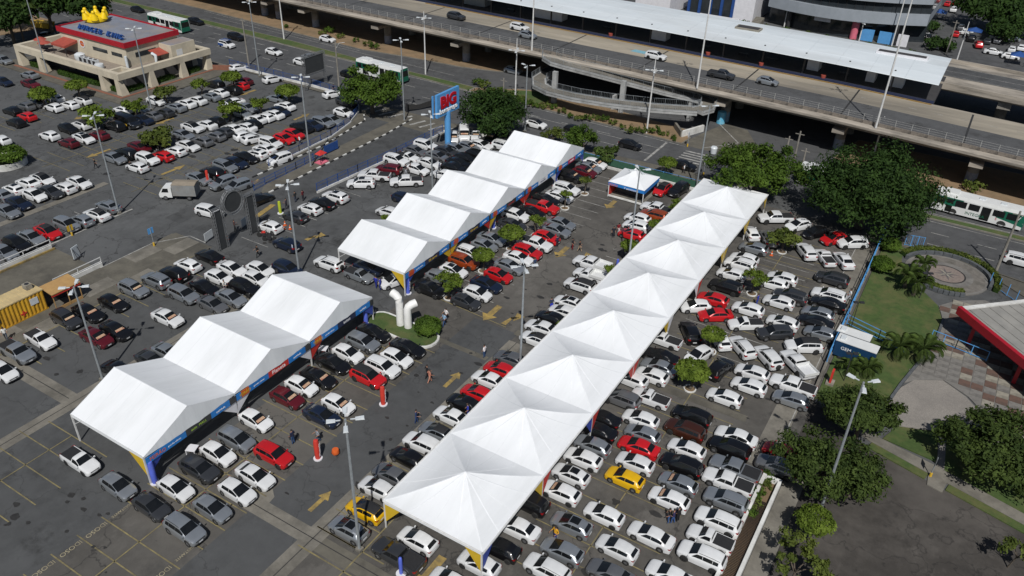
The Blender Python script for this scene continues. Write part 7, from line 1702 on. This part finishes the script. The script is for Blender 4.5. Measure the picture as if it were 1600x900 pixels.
def moto(px_, py_, label, col, rz):
    x, y = G(px_, py_, .4); t = thing('motorcycle', label, 'motorcycle', (x, y, 0), rz)
    for xx in (.65, -.65): q = MB().lathe([(.2, -.06), (.31, -.05), (.31, .05), (.2, .06)], 14); o = link('wheel', q.mesh(TYRE, 40), t, (xx, 0, .31)); o.rotation_euler = (pi/2, 0, 0)
    MB().add([(-.35, -.12, .62), (.3, -.15, .68), (.3, .15, .68), (-.35, .12, .62), (-.2, -.08, .85), (.25, -.1, .95), (.25, .1, .95), (-.2, .08, .85)], [(3, 2, 1, 0), (4, 5, 6, 7), (0, 1, 5, 4), (1, 2, 6, 5), (2, 3, 7, 6), (3, 0, 4, 7)]).build('tank', col, t)
    MB().box(-.85, -.13, .74, -.15, .13, .84).build('seat', PLAST, t); MB().box(-.25, -.16, .25, .25, .16, .62).build('engine', DSTEEL, t)
    q = MB(); q.bar((.65, 0, .31), (.38, 0, 1.02), .06); q.bar((.38, -.35, 1.05), (.38, .35, 1.05), .04); q.bar((-.65, 0, .31), (.1, 0, .45), .06); q.build('fork', DSTEEL, t)
moto(412, 366, 'black and red motorcycle beside the truss gate pillar', BANR, .5); moto(421, 372, 'dark motorcycle parked beside the black and red one', DSTEEL, .6)
def postsign(px_, py_, h, label, m, cat='sign'):
    x, y = G(px_, py_); t = thing('sign_post', label, cat, (x, y, 0), 0); MB().tube([(0, 0, 0), (0, 0, h)], .05, 6).build('post', STEEL, t); MB().box(-.06, -.4, h-.8, -.02, .4, h).build('plate', m, t); MB().lathe([(.14, 0), (.12, .5)], 8).build('sleeve', YPAINT, t)
postsign(241, 384, 2.6, 'slim sign post with a yellow sleeve on the apron kerb', BLUEL); postsign(1453, 745, 2.4, 'sign post with striped sleeve on the garden path', BAND); postsign(1074, 229, 2.6, 'white round sign at the crossing by the ramp', BANW); postsign(1099, 274, 2.8, 'white sign at the crossing by the long marquee', BANW); postsign(113, 368, 1.5, 'short yellow post at the kerb of the lower row', YPAINT)
x, y = G(119, 395, .8); t = thing('sandwich_board', 'grey standing board on the ramp roadway', 'sign', (x, y, 0), .3); MB().box(-.12, -.55, .1, -.04, .55, 1.7).build('board', LEDM, t); MB().bar((.5, -.4, 0), (-.04, -.4, 1.5), .05).build('leg', DSTEEL, t); MB().bar((.5, .4, 0), (-.04, .4, 1.5), .05).build('leg', DSTEEL, t); MB().box(-.2, -.6, 0, .2, .6, .1).build('foot', DSTEEL, t)
def board(px_, py_, label, rz=.2):
    x, y = G(px_, py_, .7); t = thing('notice_board', label, 'board', (x, y, 0), rz); MB().box(-.03, -.8, .3, .03, .8, 1.4).build('board', LEDM, t); [MB().box(-.04, q_-.04, 0, .04, q_+.04, .3).build('leg', DSTEEL, t) for q_ in (-.7, .7)]
board(383, 347, 'pale notice board between the two truss columns'); board(326, 369, 'pale notice board at the concrete island by the truss gate')
def table(px_, py_, label):
    x, y = G(px_, py_, .7); t = thing('table', label, 'table', (x, y, 0), .4); MB().box(-.45, -.45, .68, .45, .45, .73).build('table_top', BANW, t); [MB().box(a-.03, b-.03, 0, a+.03, b+.03, .68).build('leg', BANW, t) for a in (-.4, .4) for b in (-.4, .4)]
table(505, 544, 'white table under the fascia behind the black sedan'); table(300, 700, 'white table under the three-gable marquee by the dark grey SUV')
x, y = G(502, 247, .8); t = thing('promo_stand', 'red promotional stand with pink base on the entrance divider', 'stand', (x, y, .1)); MB().box(-.7, -.9, 0, .7, .9, .12).build('base', PINK, t); MB().add([(-.6, -.8, 1.5), (.6, -.8, 1.5), (.6, .8, 1.5), (-.6, .8, 1.5), (0, 0, 2.1)], [(0, 1, 4), (1, 2, 4), (2, 3, 4), (3, 0, 4), (3, 2, 1, 0)]).build('canopy', BANR, t); [MB().box(a-.03, b-.03, .1, a+.03, b+.03, 1.5).build('post', DSTEEL, t) for a in (-.55, .55) for b in (-.75, .75)]
x, y = G(1298, 594, .5); t = thing('concrete_stand', 'red and pale stand on the lawn at the fence corner', 'stand', (x, y, .1)); MB().box(-.4, -.5, 0, .4, .5, .25).build('base', TILEW, t); MB().box(-.1, -.35, .25, .1, .35, 1.7).build('panel', BANR, t)
def garden_lamp(px_, py_, label):
    x, y = G(px_, py_); t = thing('garden_lamp', label, 'lamp', (x, y, .1), .5, 'black garden lamps'); MB().tube([(0, 0, 0), (0, 0, 3.6)], .05, 6).build('pole', DSTEEL, t); [MB().cbox((s_*.35, 0, 3.6), (.5, .35, .12)).build('lamp_head', DSTEEL, t) for s_ in (-1, 1)]; MB().bar((-.3, 0, 3.55), (.3, 0, 3.55), .05).build('arm', DSTEEL, t)
garden_lamp(1329, 514, 'black twin garden lamp beside the blue tube railing'); garden_lamp(1436, 467, 'black twin garden lamp by the yellowing palm'); garden_lamp(1318, 596, 'black twin garden lamp at the low palms by the cabins')
x, y = G(1127, 184, 1.0); t = thing('blue_kiosk', 'bright blue painted box at the viaduct pier', 'kiosk', (x, y, 0)); MB().lathe([(.8, 0), (.8, 2.2), (.2, 2.4)], 12).build('shell', mat('kiosk_blue', (.03, .35, .6), (.25, .5, .6), 2, .6), t, 40)
x, y = G(1115, 236, .5); t = thing('refuse_bin', 'grey bin at the crossing beside the broad tree', 'bin', (x, y, .1)); MB().lathe([(.5, 0), (.6, 1.0), (.45, 1.2)], 12).build('drum', LEDM, t, 40)

# ============================================================ CAR LABELS
def area(c):
    x, y = c['x'], c['y']
    if c['z'] > 3: return 'on the viaduct', 'cars on the viaduct'
    if y > 190: return 'in the far lot', 'cars in the far lot'
    if y > 112.6 or x < -178: return 'on the highway', 'cars on the highway'
    if x > -21.8: return 'beside the planter and fence' if y < 70 else 'near the blue fence', 'cars between the long marquee and the fence'
    if x > -38 : return 'nosing out from the long marquee', 'cars along the long marquee'
    if x > -52: return ('by the three-gable marquee', 'cars before the three-gable marquee') if y < 60 else ('by the five-gable marquee', 'cars before the five-gable marquee')
    if x > -82 and y > 70: return 'in the packed pylon-sign lot', 'cars in the packed lot'
    if x > -88: return 'behind the three-gable marquee', 'cars behind the three-gable marquee'
    return ('by the ramp' if y < 62 else 'in the restaurant lot'), 'cars in the upper lots'
def short(c): return (COLS[c['col']][0]+' '+SAY[c['kind']].replace('double-cab ', '').replace('single-cab ', ''))
used = {}
for i, c in enumerate(CARS):
    a, grp = area(c); h = radians(c['head']); lat = (-sin(h), cos(h)); nb = []
    for s_ in (1, -1):
        best = None
        for d in CARS:
            if d is c or abs(d['z']-c['z']) > 1: continue
            dx, dy = d['x']-c['x'], d['y']-c['y']; l = (dx*lat[0]+dy*lat[1])*s_; f = abs(dx*cos(h)+dy*sin(h))
            if .8 < l < 5.5 and f < 2.8 and (best is None or l < best[0]): best = (l, d)
        if best: nb.append(short(best[1]))
    ft = []
    if 'K' in c['flags']: ft.append('black-roofed')
    if 'S' in c['flags']: ft.append('sunroof')
    if 'R' in c['flags']: ft.append('roof-railed')
    lab = ' '.join([f for f in ft if f != 'sunroof']+[short(c)])
    if 'P' in c['flags']: lab += ' with windscreen price card'
    elif 'S' in c['flags']: lab += ' with sunroof'
    elif 'T' in c['flags']: lab += ' with rear spare wheel'
    rel = ''
    if len(nb) == 2: rel = ' between %s and %s' % tuple(nb)
    elif nb: rel = ' beside %s' % nb[0]
    full = lab+rel+' '+a
    if len(full.split()) > 16: full = lab+rel
    if len(full.split()) > 16: full = lab+' beside '+nb[0]
    c['o']['label'] = full; c['o']['group'] = grp
    used.setdefault(full, []).append(c)
for full, cs in used.items():      # look-alikes: one shared group for the set
    if len(cs) > 1:
        for c in cs: c['o']['group'] = cs[0]['o']['group']
HWL = ['black hatchback on the highway just behind the restaurant crown', 'black SUV on the highway running ahead of the farthest bus', 'silver hatchback on the highway beyond the dark trees', 'maroon sedan on the highway beyond the dark trees',
       'black hatchback on the back street behind the terrace', 'black SUV on the highway beside the white and blue minivan', 'white hatchback on the highway between the utility pole and the dark screen', 'white hatchback on the highway just above the dark screen',
       'silver sedan on the highway beside a white hatchback', 'white hatchback on the far carriageway under the viaduct edge', 'black hatchback alongside the bus at the parking entrance', 'white hatchback with black roof on the highway by the five-gable marquee',
       'black hatchback on the highway before the stop line', 'black sedan stopped on the zebra crossing', 'black hatchback on the highway behind the round tree', 'white SUV on the highway beside the round mosaic court', 'silver hatchback in the shade under the viaduct']
for c, l in zip(CARS[n_lot-len(HWL):n_lot], HWL): c['o']['label'] = l
for t, x, y in LOTTREES:
    ds = sorted(CARS, key=lambda c: (c['x']-x)**2+(c['y']-y)**2)[:2]
    t['label'] = 'small clipped tree between the %s and the %s' % (short(ds[0]), short(ds[1]))
